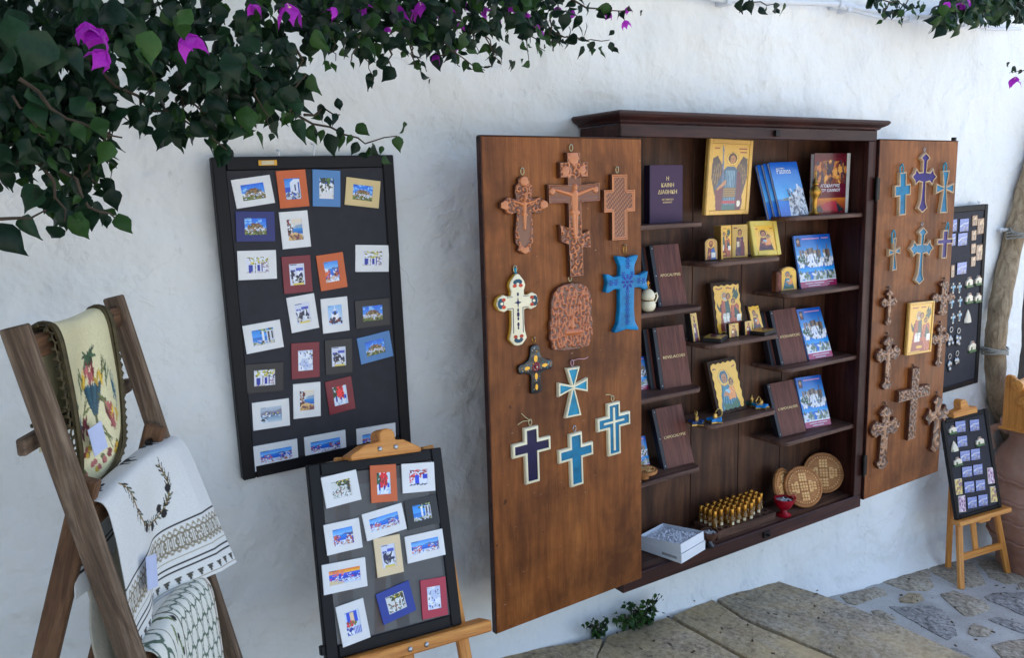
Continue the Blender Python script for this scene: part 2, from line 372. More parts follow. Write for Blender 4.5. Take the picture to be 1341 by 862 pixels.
pv = [([(100, 420), (330, 358), (400, 375), (420, 410), (210, 480), (150, 465)], 1), ([(360, 312), (470, 272), (560, 252), (700, 300), (740, 350), (690, 385), (560, 385), (430, 340)], 1),
      ([(500, 440), (560, 402), (650, 410), (668, 445), (600, 465), (510, 462)], 2), ([(430, 490), (720, 485), (800, 520), (870, 610), (885, 680), (830, 715), (700, 650), (560, 570)], 0),
      ([(780, 410), (860, 380), (1000, 430), (1060, 450), (1118, 510), (1000, 555), (940, 555), (850, 480)], 1), ([(1075, 425), (1130, 400), (1341, 395), (1440, 440), (1341, 555), (1230, 500), (1100, 450)], 0),
      ([(1095, 575), (1160, 560), (1341, 610), (1430, 660), (1341, 672), (1200, 620)], 0), ([(960, 670), (1000, 605), (1080, 630), (1145, 650), (1100, 695), (1000, 690)], 1),
      ([(1120, 750), (1230, 720), (1400, 700), (1500, 800), (1450, 930), (1200, 850)], 1), ([(310, 520), (370, 515), (490, 575), (430, 582), (350, 550)], 1),
      ([(700, 222), (860, 183), (1000, 190), (1095, 345), (960, 362), (880, 340), (740, 270)], 1), ([(1020, 175), (1240, 182), (1341, 240), (1400, 320), (1230, 345), (1110, 300)], 1),
      ([(1300, 345), (1341, 330), (1420, 350), (1400, 385), (1310, 375)], 1), ([(700, 800), (860, 770), (1010, 832), (1080, 900), (860, 930)], 0), ([(540, 262), (680, 222), (720, 275), (700, 290)], 1)]
for q, k in pv: stone('paving_stone', Lq(q), loz, .004+rnd.uniform(0, .004), .06, M_PAVE[k], .010, .03, .004)
for k in range(26):                                           # the pavement goes on beyond the frame
    cx, cy = rnd.uniform(3.4, 7), rnd.uniform(-3.2, -1.15); r = rnd.uniform(.14, .3)
    if any((cx-a)**2+(cy-b)**2 < .2 for a, b in locals().get('_pp', [])): continue
    _pp = locals().get('_pp', [])+[(cx, cy)]
    stone('paving_stone', [(cx+r*math.cos(t)*rnd.uniform(.7, 1.1), cy+r*math.sin(t)*rnd.uniform(.7, 1.1)) for t in [i*math.pi/3.5 for i in range(7)]], loz, .006, .06, M_PAVE[k % 2], .012, .1, .006)

# dry leaves and crumbs lying on the pavement
M_LITTER = plain('dry_leaf_litter', (70, 52, 30), .8, .4, 8)
lit = MB()
for k in range(70):
    px, py = rnd.uniform(800, 1340), rnd.uniform(760, 861); f = lohit if (px > 1110 and py < 700+.45*(px-820)) else uphit
    P = f(px, py)
    if P.y > -.02: continue
    r = rnd.uniform(.003, .009); a = rnd.uniform(0, 6)
    lit.box(-r, r, -r*.5, r*.5, 0, .002, T(P.x, P.y, P.z+.013) @ RZ(a) @ RX(rnd.uniform(-.4, .4)))
o = lit.build('leaf_litter', M_LITTER); o['kind'] = 'stuff'; tag(o, 'scattered dry leaf crumbs on the stone paving', 'litter')

# white conduit pipes along the top of the wall
M_PIPE = plain('white_painted_conduit', (214, 218, 224), .5, .06, 10, .2)
def conduit(label, pxs, r, y):
    P = [wpt(a, b, y) for a, b in pxs]; t = thing('conduit_pipe', label, 'pipe', T(*P[0])); Q = [p-P[0] for p in P]
    Q2 = []
    for i in range(len(Q)-1): Q2 += [Q[i].lerp(Q[i+1], k/4) for k in range(4)]
    MB().tube(Q2+[Q[-1]], r, 8).build('pipe', M_PIPE, t, 0, 60)
    for i in range(1, len(Q)-1, 2): MB().box(-.014, .014, -r-.005, .045, -r-.006, r+.006, T(*Q[i])).build('clip', M_PIPE, t, .003)
conduit('thin white conduit running along the top of the wall', [(900, -6), (952, 0), (1040, 3), (1100, 5), (1130, 12), (1180, 19), (1232, 20), (1300, 20)], .011, -.03)
conduit('lower white conduit that sags below the other along the wall', [(1075, 3), (1110, 11), (1150, 22), (1190, 24), (1228, 23), (1262, 31), (1300, 38), (1336, 37)], .009, -.025)

# ================================================================== PICTURE BOARD ON THE WALL
M_BLKWOOD = plain('black_painted_wood', (11, 10, 15), .5, .25, 12, .12, 90, 0, Specular_IOR_Level=.25)
M_FELT = plain('charcoal_board_felt', (50, 49, 55), .85, .12, 25, .25, 600)
M_STEEL = plain('brushed_steel', (170, 172, 176), .32, .1, 40, 0, 0, 1.)
M_BRASS = plain('aged_brass', (176, 132, 60), .34, .25, 18, .1, 120, 1.)
B1 = [(283, 203), (519.5, 205), (534, 575), (313.5, 640)]
cx, cz, ang, bw, bh = quad_fit(T(0, -.03, 0), B1)
MB1 = frame((cx, -.03, cz), 0, 0, ang)
pb = thing('picture_board', 'large black framed board hung on the wall, full of matted pictures', 'display board', MB1)
def board_parts(o, w, h, bd, dep, felt, M=None):
    for s in (-1, 1):
        MB().box(s*w/2-(bd if s > 0 else 0), s*w/2+(0 if s > 0 else bd), -.002, dep, -h/2, h/2).build('frame_rail', M_BLKWOOD, o, .003, M=M)
        MB().box(-w/2+bd+.0005, w/2-bd-.0005, -.0015, dep, s*h/2-(bd if s > 0 else 0), s*h/2+(0 if s > 0 else bd)).build('frame_rail', M_BLKWOOD, o, .003, M=M)
    return MB().box(-w/2+bd, w/2-bd, .004, .014, -h/2+bd, h/2-bd).build('backing_panel', felt, o, M=M)
board_parts(pb, bw, bh, .036, .028, M_FELT)
MB().box(-.025, .025, -.0035, 0, -.007, .007).build('label_holder', M_BRASS, pb, M=T(-.115, -.002, bh/2-.017))
MB().box(-.017, .017, -.0045, -.003, -.005, .005).build('paper_label', plain('old_paper', (206, 196, 168), .8), pb, M=T(-.115, -.002, bh/2-.017))
for x, l in ((-.08, .014), (.02, .03)): MB().tube([(x, .01, bh/2), (x+.002, -.001, bh/2+l), (x, .02, bh/2+l+.004)], .003, 6).build('hanging_hook', M_PIPE, pb)

# ---- the matted pictures
def mountmat(c, n): return plain('mount_'+n, c, .55, .05, 15, .1, 500, Coat_Weight=.2, Coat_Roughness=.18)
MC = {'white': (232, 232, 232), 'orange': (208, 96, 38), 'blue': (78, 132, 190), 'cream': (222, 196, 138), 'navy': (24, 36, 112), 'crimson': (124, 24, 42), 'black': (27, 27, 32), 'royal': (14, 52, 150), 'rose': (178, 42, 70), 'sand': (232, 208, 166)}
M_PRINT = vcol('glossy_print', .4, .12)
BL, DB, WH, GR, DG = (58, 128, 214), (24, 62, 150), (232, 236, 244), (96, 124, 60), (46, 66, 40)
def art(kind, seed, w, h):
    n = 60; cw, ch = (n, max(8, int(n*h/w))) if w >= h else (max(8, int(n*w/h)), n)
    c = Cv(cw, ch, (200, 214, 232), seed); r = c.r
    if kind == 'hill':
        c.grad(.35, 1, (120, 170, 230), (34, 110, 210)); c.dabs(0, .6, 1, 1, [(70, 140, 222), (150, 196, 240)], 14, .07, 2)
        c.poly([(0, .3), (.15, .42), (.35, .62), (.6, .66), (.85, .45), (1, .36), (1, 0), (0, 0)], (146, 122, 84)); c.dabs(.15, .42, .85, .62, [(90, 80, 56), (176, 150, 110), (70, 66, 50)], 60, .035)
        for i in range(9): x = .3+i*.045; c.rect(x, .6, x+.04, .66+.06*r.rand(), [(140, 96, 66), (104, 76, 60)][i % 2])
        c.dabs(0, .22, 1, .42, [WH, (214, 220, 230), (120, 130, 150)], 70, .03, 1.5); c.dabs(0, 0, 1, .24, [DG, GR, (70, 96, 56), (150, 160, 90)], 90, .045)
    elif kind in ('bay', 'wide'):
        c.grad(.62, 1, (150, 196, 236), (80, 146, 220)); c.grad(.3, .64, (20, 96, 190), (48, 140, 214)); c.poly([(.45, .62), (.62, .70), (.85, .66), (1, .7), (1, .6)], (90, 110, 160))
        c.dabs(0, .12, .35, .62, [(38, 64, 150), (214, 120, 80), WH, (176, 90, 70)], 46, .06); c.dabs(.62, .05, 1, .6, [(180, 100, 76), DB, (226, 226, 236), (92, 70, 80)], 50, .06)
        c.dabs(.1, 0, .9, .2, [WH, (206, 190, 180), (160, 110, 90)], 30, .05, 2)
    elif kind == 'sunset':
        c.grad(.7, 1, (240, 190, 60), (214, 120, 20)); c.grad(.35, .72, (22, 70, 180), (40, 110, 210)); c.dabs(0, .6, .5, .85, [(240, 150, 140), (222, 120, 110)], 20, .05, 2); c.dabs(0, .15, 1, .6, [DB, WH, (60, 90, 190), (206, 70, 110)], 60, .06); c.poly([(0, 0), (.5, 0), (.3, .25), (0, .3)], (210, 196, 164))
    elif kind == 'door':
        c.rect(0, 0, 1, 1, (222, 224, 234)); c.dabs(.1, .55, 1, 1, [(208, 196, 90), (150, 160, 70), (116, 96, 60), WH], 60, .06); c.rect(.12, .02, .3, .5, DB); c.rect(.5, .12, .62, .5, (34, 52, 150)); c.rect(.68, .1, .74, .62, (44, 60, 140)); c.dabs(.76, .1, 1, .7, [(160, 130, 140), (120, 110, 130), WH], 26, .05); c.line([(.4, .05), (.43, .6)], .02, (96, 76, 50)); c.dabs(0, 0, 1, .08, [(196, 190, 190)], 12, .04, 3)
    elif kind == 'tables':
        c.rect(0, 0, 1, 1, (212, 216, 230)); c.rect(.1, .62, .4, .72, (70, 84, 160)); c.rect(.45, .66, .9, .8, (84, 100, 180)); c.dabs(.15, .3, .8, .56, [(50, 52, 92), (34, 34, 60), WH], 26, .06, 2); c.dabs(.1, .1, .9, .3, [(40, 36, 50), WH, (180, 176, 170)], 16, .05); c.rect(.2, 0, .9, .1, (216, 200, 120)); c.line([(.1, .95), (.5, .95)], .012, (40, 60, 120))
    elif kind == 'church':
        c.grad(0, 1, (214, 222, 236), (150, 190, 230)); c.poly([(.25, .2), (.25, .6), (.5, .84), (.75, .6), (.75, .2)], (236, 238, 246)); c.ell(.5, .62, .2, .1, (96, 140, 210)); c.rect(.44, .5, .56, .66, (30, 32, 46)); c.line([(.5, .8), (.5, .95)], .012, WH); c.dabs(.05, .1, .95, .34, [(70, 44, 40), (130, 60, 50), (50, 60, 90)], 26, .06)
    elif kind == 'harbour':
        c.grad(.5, 1, (206, 214, 224), (226, 214, 196)); c.poly([(.4, .6), (1, .52), (1, .74), (.6, .7)], (150, 170, 190)); c.grad(.3, .56, (22, 96, 170), (60, 150, 204)); c.rect(0, .3, .28, 1, (96, 66, 62)); c.dabs(0, .2, .34, 1, [(52, 34, 40), (176, 150, 140), (130, 60, 60), WH], 44, .05); c.poly([(0, 0), (1, 0), (.95, .25), (.5, .38), (.1, .3)], (214, 186, 140)); c.dabs(.1, 0, 1, .2, [(120, 80, 90), (180, 150, 110)], 24, .05, 2)
    elif kind == 'boats':
        c.grad(.55, 1, (150, 164, 184), (196, 206, 216)); c.poly([(0, .6), (.3, .75), (.6, .66), (1, .8), (1, .5), (0, .5)], (140, 140, 156)); c.grad(0, .5, (196, 210, 220), (110, 140, 170)); c.dabs(.2, .35, .9, .6, [(214, 190, 80), (60, 90, 150), WH, (90, 84, 80)], 34, .05); c.dabs(0, 0, .3, .5, [(52, 58, 66), WH], 20, .05); c.line([(.6, .45), (.6, .9)], .01, (80, 60, 50))
    elif kind == 'red':
        c.rect(0, 0, 1, 1, (214, 226, 240)); c.dabs(0, .5, .5, 1, [DG, (46, 100, 70)], 26, .08); c.dabs(.3, .35, .75, 1, [(206, 28, 48), (236, 70, 84), (150, 20, 40)], 64, .06); c.rect(.15, .15, .28, .5, DB); c.rect(.5, .12, .6, .4, DB); c.rect(.75, .3, .9, .5, (30, 90, 190)); c.dabs(0, 0, 1, .2, [(180, 200, 224), WH], 20, .05, 2)
    elif kind == 'reddoor':
        c.rect(0, .1, 1, 1, (226, 230, 240)); c.dabs(0, .5, 1, 1, [(190, 36, 44), (120, 40, 40), (220, 90, 90)], 80, .05); c.dabs(.0, .2, .25, .6, [(190, 36, 54)], 18, .04); c.rect(.32, .14, .54, .66, (22, 84, 200)); c.rect(.74, .42, .98, .7, (26, 70, 180)); c.rect(0, 0, 1, .06, WH); c.dabs(0, .04, 1, .12, [(60, 50, 56)], 24, .03, 2)
    elif kind == 'window':
        c.rect(0, 0, 1, 1, (208, 216, 232)); c.rect(.15, .5, .85, .95, (30, 84, 190)); c.rect(.38, .5, .62, .92, (230, 206, 170)); c.dabs(.1, .38, .7, .56, [(206, 70, 84), (150, 40, 50), GR], 30, .05); c.dabs(.05, .02, .5, .3, [(22, 60, 150), WH], 22, .07)
        for i in range(5): c.rect(.5+i*.1, .02, .56+i*.1, .32, (24, 70, 176))
    elif kind == 'white':
        c.rect(0, 0, 1, 1, (214, 222, 238)); c.dabs(0, 0, 1, 1, [WH, (196, 206, 228)], 40, .12); c.dabs(.1, .1, .95, .9, [(30, 34, 70), (24, 26, 40), (70, 110, 190)], 20, .035)
    elif kind == 'cats':
        c.rect(0, 0, 1, 1, (214, 216, 214)); c.dabs(.3, .7, 1, 1, [(96, 110, 60), (200, 180, 60), (60, 70, 44)], 44, .06); c.rect(.82, .2, .95, .9, (74, 70, 60)); c.dabs(.05, .05, .95, .6, [(40, 38, 40), (130, 90, 60), WH, (140, 160, 150)], 60, .045); c.line([(.45, .1), (.45, .7)], .02, (120, 80, 50))
    elif kind == 'alley':
        c.grad(.5, 1, (120, 176, 230), (60, 130, 210)); c.rect(0, .35, .4, .58, (40, 90, 190)); c.poly([(.35, 0), (.35, .8), (.6, .95), (1, .95), (1, 0)], (222, 228, 240)); c.rect(.62, .4, .72, .7, (44, 60, 110)); c.rect(.84, .3, .94, .8, (60, 90, 170)); c.poly([(0, 0), (.8, 0), (.5, .3), (0, .35)], (130, 160, 200)); c.dabs(0, 0, 1, .3, [(60, 90, 150), (196, 206, 220), (120, 110, 110)], 44, .05, 2)
    elif kind == 'court':
        c.grad(0, 1, (210, 204, 190), (150, 180, 210)); c.dabs(0, .75, 1, 1, [DG, GR, (60, 90, 150)], 30, .06, 2); c.rect(0, .2, 1, .7, (220, 222, 224)); c.dabs(.1, .35, .9, .72, [(96, 100, 80), (70, 66, 56), WH], 44, .05); c.poly([(0, 0), (1, 0), (.8, .25), (.2, .25)], (224, 222, 224))
    elif kind == 'columns':
        c.grad(.4, 1, (96, 170, 230), (60, 140, 214)); c.grad(.1, .5, (70, 150, 214), (40, 116, 190)); c.dabs(.3, .75, 1, 1, [GR, DG, (190, 196, 120)], 26, .06); c.rect(.45, .1, .55, .85, (230, 232, 236)); c.rect(.66, .1, 1, .85, (214, 216, 222)); c.rect(.72, .2, .8, .8, (60, 66, 70)); c.rect(.88, .3, .95, .8, (70, 80, 90)); c.dabs(0, 0, 1, .2, [(200, 196, 180), (120, 130, 90), (60, 60, 56)], 30, .05, 2)
    if kind in ('hill', 'bay', 'wide', 'sunset', 'alley', 'columns'):
        for k in range(9 if kind != 'alley' else 4):
            x, y, s = r.uniform(.04, .9), r.uniform(.06, .30 if kind != 'hill' else .34), r.uniform(.05, .10); hgt = s*r.uniform(.8, 1.5)
            c.rect(x, y, x+s/c.asp*1.1, y+hgt, (238, 240, 246)); c.rect(x+s/c.asp*.75, y, x+s/c.asp*1.1, y+hgt, (176, 190, 214)); c.rect(x+s/c.asp*.2, y, x+s/c.asp*.45, y+hgt*.5, (30, 80, 176))
            if k % 3 == 0 and kind != 'hill': c.ell(x+s/c.asp*.5, y+hgt, s/c.asp*.42, s*.4, (34, 96, 200))
    c.line([(.06, .94), (.26, .94)], .012, (30, 40, 70)); m_ = c.a.mean(-1, keepdims=True); c.a = np.clip(m_+(c.a-m_)*1.2, 0, 255); c.a = np.clip((c.a-128)*1.12+122, 0, 255); return c.noise(5)
def card(par_M, c4, mcol, kind, seed, label, group, pad=.27, thick=.004):
    x, z, a, w, h = quad_fit(par_M, c4, 0); M = par_M @ T(x, 0, z) @ RY(a)
    o = thing('matted_picture', label, 'picture', M, group); bw_ = pad*min(w, h)*.92
    cols = mountmat(MC[mcol], mcol)
    # the mount is a real window mat: four strips round the print
    bx_, bz_ = bw_*(1.12 if w > h else .95), bw_*(.9 if w > h else 1.08)
    if kind in ('wide', 'sunset'): bz_ = h*.26; bx_ = w*.14
    m = MB(); o_ = [(-w/2, -h/2), (w/2, -h/2), (w/2, h/2), (-w/2, h/2)]; i_ = [(-w/2+bx_, -h/2+bz_), (w/2-bx_, -h/2+bz_), (w/2-bx_, h/2-bz_), (-w/2+bx_, h/2-bz_)]
    v = [(p[0], -thick, p[1]) for p in o_]+[(p[0], -thick, p[1]) for p in i_]+[(p[0], 0, p[1]) for p in o_]+[(p[0], -thick+.0012, p[1]) for p in i_]
    f = []
    for k in range(4): j = (k+1) % 4; f += [(k, j, j+4, k+4), (k+8, j+8, j, k), (k+4, j+4, j+12, k+12)]
    m.add(v, f+[(11, 10, 9, 8)]); m.build('mount', cols, o)
    sheet('print', art(kind, seed, w-2*bx_, h-2*bz_), w-2*bx_, h-2*bz_, M_PRINT, o, T(0, -thick+.0013, 0))
    return o
A5 = lambda L: [(270+x/3.593, 190+y/3.593) for x, y in L]
B6 = lambda L: [(290+x/3.448, 400+y/3.448) for x, y in L]
C7 = lambda L: [(390+x/2.7615, 550+y/2.7615) for x, y in L]
FB = MB1 @ T(0, .0038, 0)
cards = [
 (A5([(115, 165), (296, 139), (322, 271), (143, 300)]), 'white', 'hill', 'tilted white matted hilltop fortress picture, top left corner of the wall board'),
 (A5([(326, 124), (464, 112), (483, 287), (347, 298)]), 'orange', 'alley', 'orange matted upright alley picture in the top row of the wall board'),
 (A5([(499, 115), (629, 120), (629, 291), (499, 287)]), 'blue', 'court', 'light blue matted upright courtyard picture in the top row of the wall board'),
 (A5([(658, 150), (819, 170), (808, 297), (650, 280)]), 'cream', 'hill', 'cream matted hill town picture, top right corner of the wall board'),
 (A5([(137, 312), (319, 312), (323, 452), (141, 455)]), 'navy', 'hill', 'navy blue matted fortress picture in shiny wrap on the wall board'),
 (A5([(340, 317), (473, 306), (492, 477), (359, 490)]), 'white', 'harbour', 'white matted upright harbour terrace picture right of the navy matted one'),
 (A5([(144, 498), (326, 494), (331, 627), (151, 637)]), 'white', 'door', 'white matted blue door picture left of the crimson one, directly below the navy mount'),
 (A5([(352, 528), (486, 515), (500, 690), (366, 699)]), 'crimson', 'tables', 'crimson matted café tables picture left of the orange sea picture'),
 (A5([(514, 522), (640, 502), (663, 667), (540, 687)]), 'orange', 'bay', 'orange matted sea and domes picture in the middle of the wall board'),
 (A5([(701, 470), (858, 471), (856, 596), (700, 596)]), 'white', 'door', 'white matted blue door picture at the right side, alone below the cream one'),
 (A5([(376, 720), (504, 696)])+B6([(440, 100), (316, 125)]), 'white', 'tables', 'tilted white matted café tables picture below the upper crimson mount'),
 (A5([(536, 726), (661, 711)])+B6([(576, 112), (458, 128)]), 'white', 'church', 'white matted little church picture below the orange sea picture'),
 (A5([(699, 737), (858, 717)])+B6([(760, 88), (606, 104)]), 'black', 'hill', 'black matted green hill town picture in shiny wrap above the light blue landscape'),
 (B6([(93, 95), (262, 62), (279, 187), (113, 220)]), 'white', 'columns', 'tilted white matted porch by the sea picture at the left edge of the wall board'),
 (B6([(313, 173), (440, 163), (441, 323), (316, 333)]), 'crimson', 'white', 'crimson matted white houses picture left of the black matted upright'),
 (B6([(465, 160), (587, 147), (589, 300), (470, 314)]), 'black', 'tables', 'black matted upright café tables picture beside the crimson white houses picture'),
 (B6([(609, 150), (754, 113), (775, 228), (629, 266)]), 'blue', 'hill', 'tilted light blue matted monastery landscape at the right of the wall board'),
 (B6([(107, 268), (277, 256), (277, 382), (110, 400)]), 'black', 'door', 'black matted blue doors picture at the left edge of the wall board'),
 (B6([(136, 442), (303, 418), (307, 541), (143, 566)]), 'white', 'boats', 'white matted grey harbour boats picture below the black matted blue doors'),
 (B6([(323, 356), (445, 345), (446, 497), (323, 515)]), 'white', 'harbour', 'white matted upright harbour terrace picture left of the red flower picture'),
 (B6([(466, 347), (582, 318), (604, 465), (487, 494)]), 'crimson', 'red', 'tilted crimson matted red flower picture, lowest crimson mount on the wall board'),
 (B6([(143, 640), (339, 600), (347, 712), (150, 750)]), 'white', 'wide', 'white matted wide bay picture in the bottom left corner of the wall board'),
 (B6([(372, 597), (557, 561), (563, 668), (379, 704)]), 'white', 'wide', 'white matted wide blue bay picture, middle of the bottom row of the wall board'),
 (B6([(609, 557), (783, 531), (786, 640), (611, 680)]), 'white', 'wide', 'white matted wide picture partly hidden behind the easel clamp')]
for i, (c4, mc, kd, lb) in enumerate(cards): card(FB, c4, mc, kd, 100+i, lb, 'matted pictures on the wall board')

# ================================================================== EASELS
M_PINE = wood('varnished_pine', (164, 106, 46), (206, 148, 76), (228, 178, 106), 'Z', 2.2, .42, .12, 16, .15, .15)
M_PINEX = wood('varnished_pine_rail', (164, 106, 46), (206, 148, 76), (228, 178, 106), 'X', 2.2, .42, .12, 16, .15, .15)
def mesh_screen():
    t = NT('black_wire_mesh'); v = t.coord()
    ck = t.n('ShaderNodeTexChecker'); ck.inputs['Scale'].default_value = 260; t.l(v, ck.inputs['Vector'])
    tr = t.n('ShaderNodeBsdfTransparent'); mx = t.n('ShaderNodeMixShader')
    mm = t.n('ShaderNodeMath', operation='MULTIPLY'); t.l(ck.outputs['Fac'], mm.inputs[0]); mm.inputs[1].default_value = .62
    t.done(t.ramp(t.noise(v, 300, 2), [(.3, (.085, .085, .085)), (.7, (.13, .13, .132))]), .6)
    t.l(mm.outputs[0], mx.inputs[0]); t.l(t.b.outputs[0], mx.inputs[1]); t.l(tr.outputs[0], mx.inputs[2]); t.l(mx.outputs[0], t.out.inputs[0]); return t.m
M_MESH = mesh_screen()
def beam(p0, p1, w, d, side):
    """rectangular bar from p0 to p1, w wide along `side`; returns (MB, matrix): local Z along the bar"""
    p0, p1 = Vector(p0), Vector(p1); z = (p1-p0); L = z.length; z.normalize(); x = (Vector(side)-z*Vector(side).dot(z)).normalized(); y = z.cross(x)
    M = Matrix(((x[0], y[0], z[0], p0[0]), (x[1], y[1], z[1], p0[1]), (x[2], y[2], z[2], p0[2]), (0, 0, 0, 1)))
    return MB().box(-w/2, w/2, -d/2, d/2, 0, L), M
def part_beam(name, root, p0, p1, w, d, side, mat, bev=.003):
    m, M = beam(p0, p1, w, d, side); return m.build(name, mat, root, bev, M=root.matrix_world.inverted() @ M)
def drop(P, D, zf):
    """follow direction D from P down to the ground"""
    t = 0
    for _ in range(60): Q = P+D*t; t += (Q.z-zf(Q.x))/(-D.z)
    return P+D*t
ME1 = frame((.8303, -.33, .6966), .0632, .3001, -.0862); EW, EH = .4048, .5015
eo = Vector((.88, -.3, upz(.88)))
es = thing('display_easel', 'pine display easel standing before the wall holding the mesh picture board', 'easel', T(*eo))
L1 = lambda x, y, z: ME1 @ Vector((x, y, z))
xd = ME1.col[0].to_3d()
for s in (-1, 1):
    a = L1(.045+s*.135, .042, .26); b = L1(.045+s*.168, .042, -.2); c = drop(b, (b-a).normalized(), upz)
    part_beam('leg', es, c, a, .036, .02, xd, M_PINE)
part_beam('spine', es, L1(.045, .042, -.33), L1(.03, .042, .275), .034, .018, xd, M_PINE)
part_beam('top_rail', es, L1(-.12, .064, .2), L1(.2, .064, .2), .04, .018, ME1.col[2].to_3d(), M_PINE)
h_ = L1(.045, .075, .2); part_beam('rear_leg', es, Vector((h_.x, -.06, upz(.9)-.02)), h_, .03, .018, xd, M_PINE)
tm = MB().box(-.215, .235, -.036, .03, -.016, .016); tray = tm.build('tray', M_PINEX, es, .004, M=T(*(-eo)) @ ME1 @ T(.045, 0, -EH/2-.018))
for x in (-.028, .022): MB().ball((x, -.037, 0), .0075, 10, sq=(1, .5, 1)).build('bolt', M_STEEL, tray, 0, 60)
cl_pts = [(-.107, -.022), (.107, -.022), (.107, -.010), (.055, .018), (.03, .020), (.03, .04), (.022, .050), (.006, .054), (-.010, .05), (-.018, .04), (-.018, .02), (-.06, .016), (-.107, -.008)]
clamp = MB().prism(cl_pts, -.026, .036).build('clamp', M_PINEX, es, .003, M=T(*(-eo)) @ ME1 @ T(.018, 0, EH/2+.018))
for x in (-.02, .028): MB().ball((x, -.027, .0), .0072, 10, sq=(1, .5, 1)).build('bolt', M_STEEL, clamp, 0, 60)
mb = thing('mesh_board', 'black framed wire mesh board resting on the large easel', 'display board', ME1)
for s in (-1, 1):
    MB().box(s*EW/2-(.034 if s > 0 else 0), s*EW/2+(0 if s > 0 else .034), -.003, .018, -EH/2, EH/2).build('frame_rail', M_BLKWOOD, mb, .003)
    MB().box(-EW/2+.0345, EW/2-.0345, -.0025, .018, s*EH/2-(.034 if s > 0 else 0), s*EH/2+(0 if s > 0 else .034)).build('frame_rail', M_BLKWOOD, mb, .003)
MB().box(-EW/2+.034, EW/2-.034, .0005, .002, -EH/2+.034, EH/2-.034).build('wire_mesh', M_MESH, mb)
MB().box(-.012, .0, -.002, .014, -.012, .012).build('catch', M_BLKWOOD, mb, .002, M=T(-EW/2, 0, -EH/2+.03))
FE = ME1 @ T(0, -.0034, 0)
ecards = [([(80, 210), (207, 182), (230, 290), (103, 320)], 'white', 'cats', 'tilted white matted lane with cats picture, top left of the easel board'),
 ([(258, 168), (352, 159), (359, 296), (265, 300)], 'orange', 'red', 'orange matted red bougainvillea picture at the top of the easel board'),
 ([(372, 162), (490, 152), (495, 258), (378, 266)], 'white', 'reddoor', 'white matted blue door under red flowers, top right of the easel board'),
 ([(91, 383), (218, 354), (233, 462), (105, 492)], 'white', 'bay', 'white matted blue sea picture at the left edge, second row of the easel board'),
 ([(228, 343), (372, 302), (393, 396), (250, 438)], 'white', 'wide', 'tilted wide white matted blue bay in the middle of the easel board'),
 ([(382, 296), (497, 270), (512, 372), (398, 400)], 'black', 'columns', 'dark grey matted porch by the sea picture on the easel board'),
 ([(270, 431), (364, 415), (383, 550), (288, 572)], 'sand', 'tables', 'cream matted upright café tables picture in the centre of the easel board'),
 ([(383, 425), (520, 394), (532, 489), (397, 520)], 'white', 'wide', 'white matted wide harbour picture below the dark grey mount on the easel board'),
 ([(85, 527), (240, 497), (251, 602), (93, 635)], 'white', 'sunset', 'white matted yellow sunset sea picture at the left of the easel board'),
 ([(278, 633), (398, 582), (427, 690), (310, 741)], 'royal', 'cats', 'tilted royal blue matted lane picture at the bottom of the easel board'),
 ([(440, 583), (529, 567), (543, 707), (450, 721)], 'rose', 'white', 'rose red matted upright white houses picture, bottom right of the easel board'),
 ([(133, 680), (232, 645), (263, 788), (163, 822)], 'white', 'window', 'tilted white matted upright blue window picture, bottom left of the easel board')]
for i, (c4, mc, kd, lb) in enumerate(ecards): card(FE, C7(c4), mc, kd, 200+i, lb, 'matted pictures on the easel board')

# small easel at the far right
ME2 = frame((4.0753, -.2, .2261), -.3319, .1355, .1257); W2, H2 = .2793, .518
e2o = Vector((4.15, -.2, loz(4.15)))
e2 = thing('display_easel', 'small pine easel on the paving beside the terracotta jar', 'easel', T(*e2o)); xd2 = ME2.col[0].to_3d()
L2 = lambda x, y, z: ME2 @ Vector((x, y, z))
fl, fr, rl = lohit(1258.6, 772), lohit(1319.5, 751), lohit(1241.5, 744)
tl, tr = L2(-.098, .03, -.25), L2(.125, .03, -.25)
for f_, t_ in ((fl, tl), (fr, tr)):
    up = (t_-f_).normalized(); part_beam('leg', e2, f_, t_-up*.005, .03, .022, xd2, M_PINE)
part_beam('rear_leg', e2, rl, L2(-.04, .06, .1), .028, .02, xd2, M_PINE)
a = fl.lerp(tl, .42); b = fr.lerp(tr, .42); part_beam('cross_rail', e2, a, b, .036, .016, (0, 0, 1), M_PINE)
part_beam('spine', e2, a.lerp(b, .42)+Vector((0, .012, 0)), L2(.01, .03, .27), .03, .014, xd2, M_PINE)
MB().box(-.155, .165, -.03, .03, -.012, .012).build('tray', M_PINEX, e2, .003, M=T(*(-e2o)) @ ME2 @ T(.005, 0, -H2/2-.013))
MB().prism([(-.045, 0), (-.03, -.022), (.03, -.022), (.05, 0)], -.008, .024).build('latch_block', M_PINEX, e2, .003, M=T(*(-e2o)) @ ME2 @ T(.02, 0, -H2/2-.026))
MB().prism([(-.07, -.02), (.075, -.02), (.075, .012), (.03, .016), (.022, .05), (.008, .062), (-.012, .06), (-.02, .046), (-.022, .016), (-.07, .01)], -.02, .03).build('clamp', M_PINEX, e2, .003, M=T(*(-e2o)) @ ME2 @ T(-.012, 0, H2/2+.02))
m2 = thing('magnet_board', 'small black board of souvenir magnets standing on the small easel', 'display board', ME2)
board_parts(m2, W2, H2, .022, .02, M_FELT)
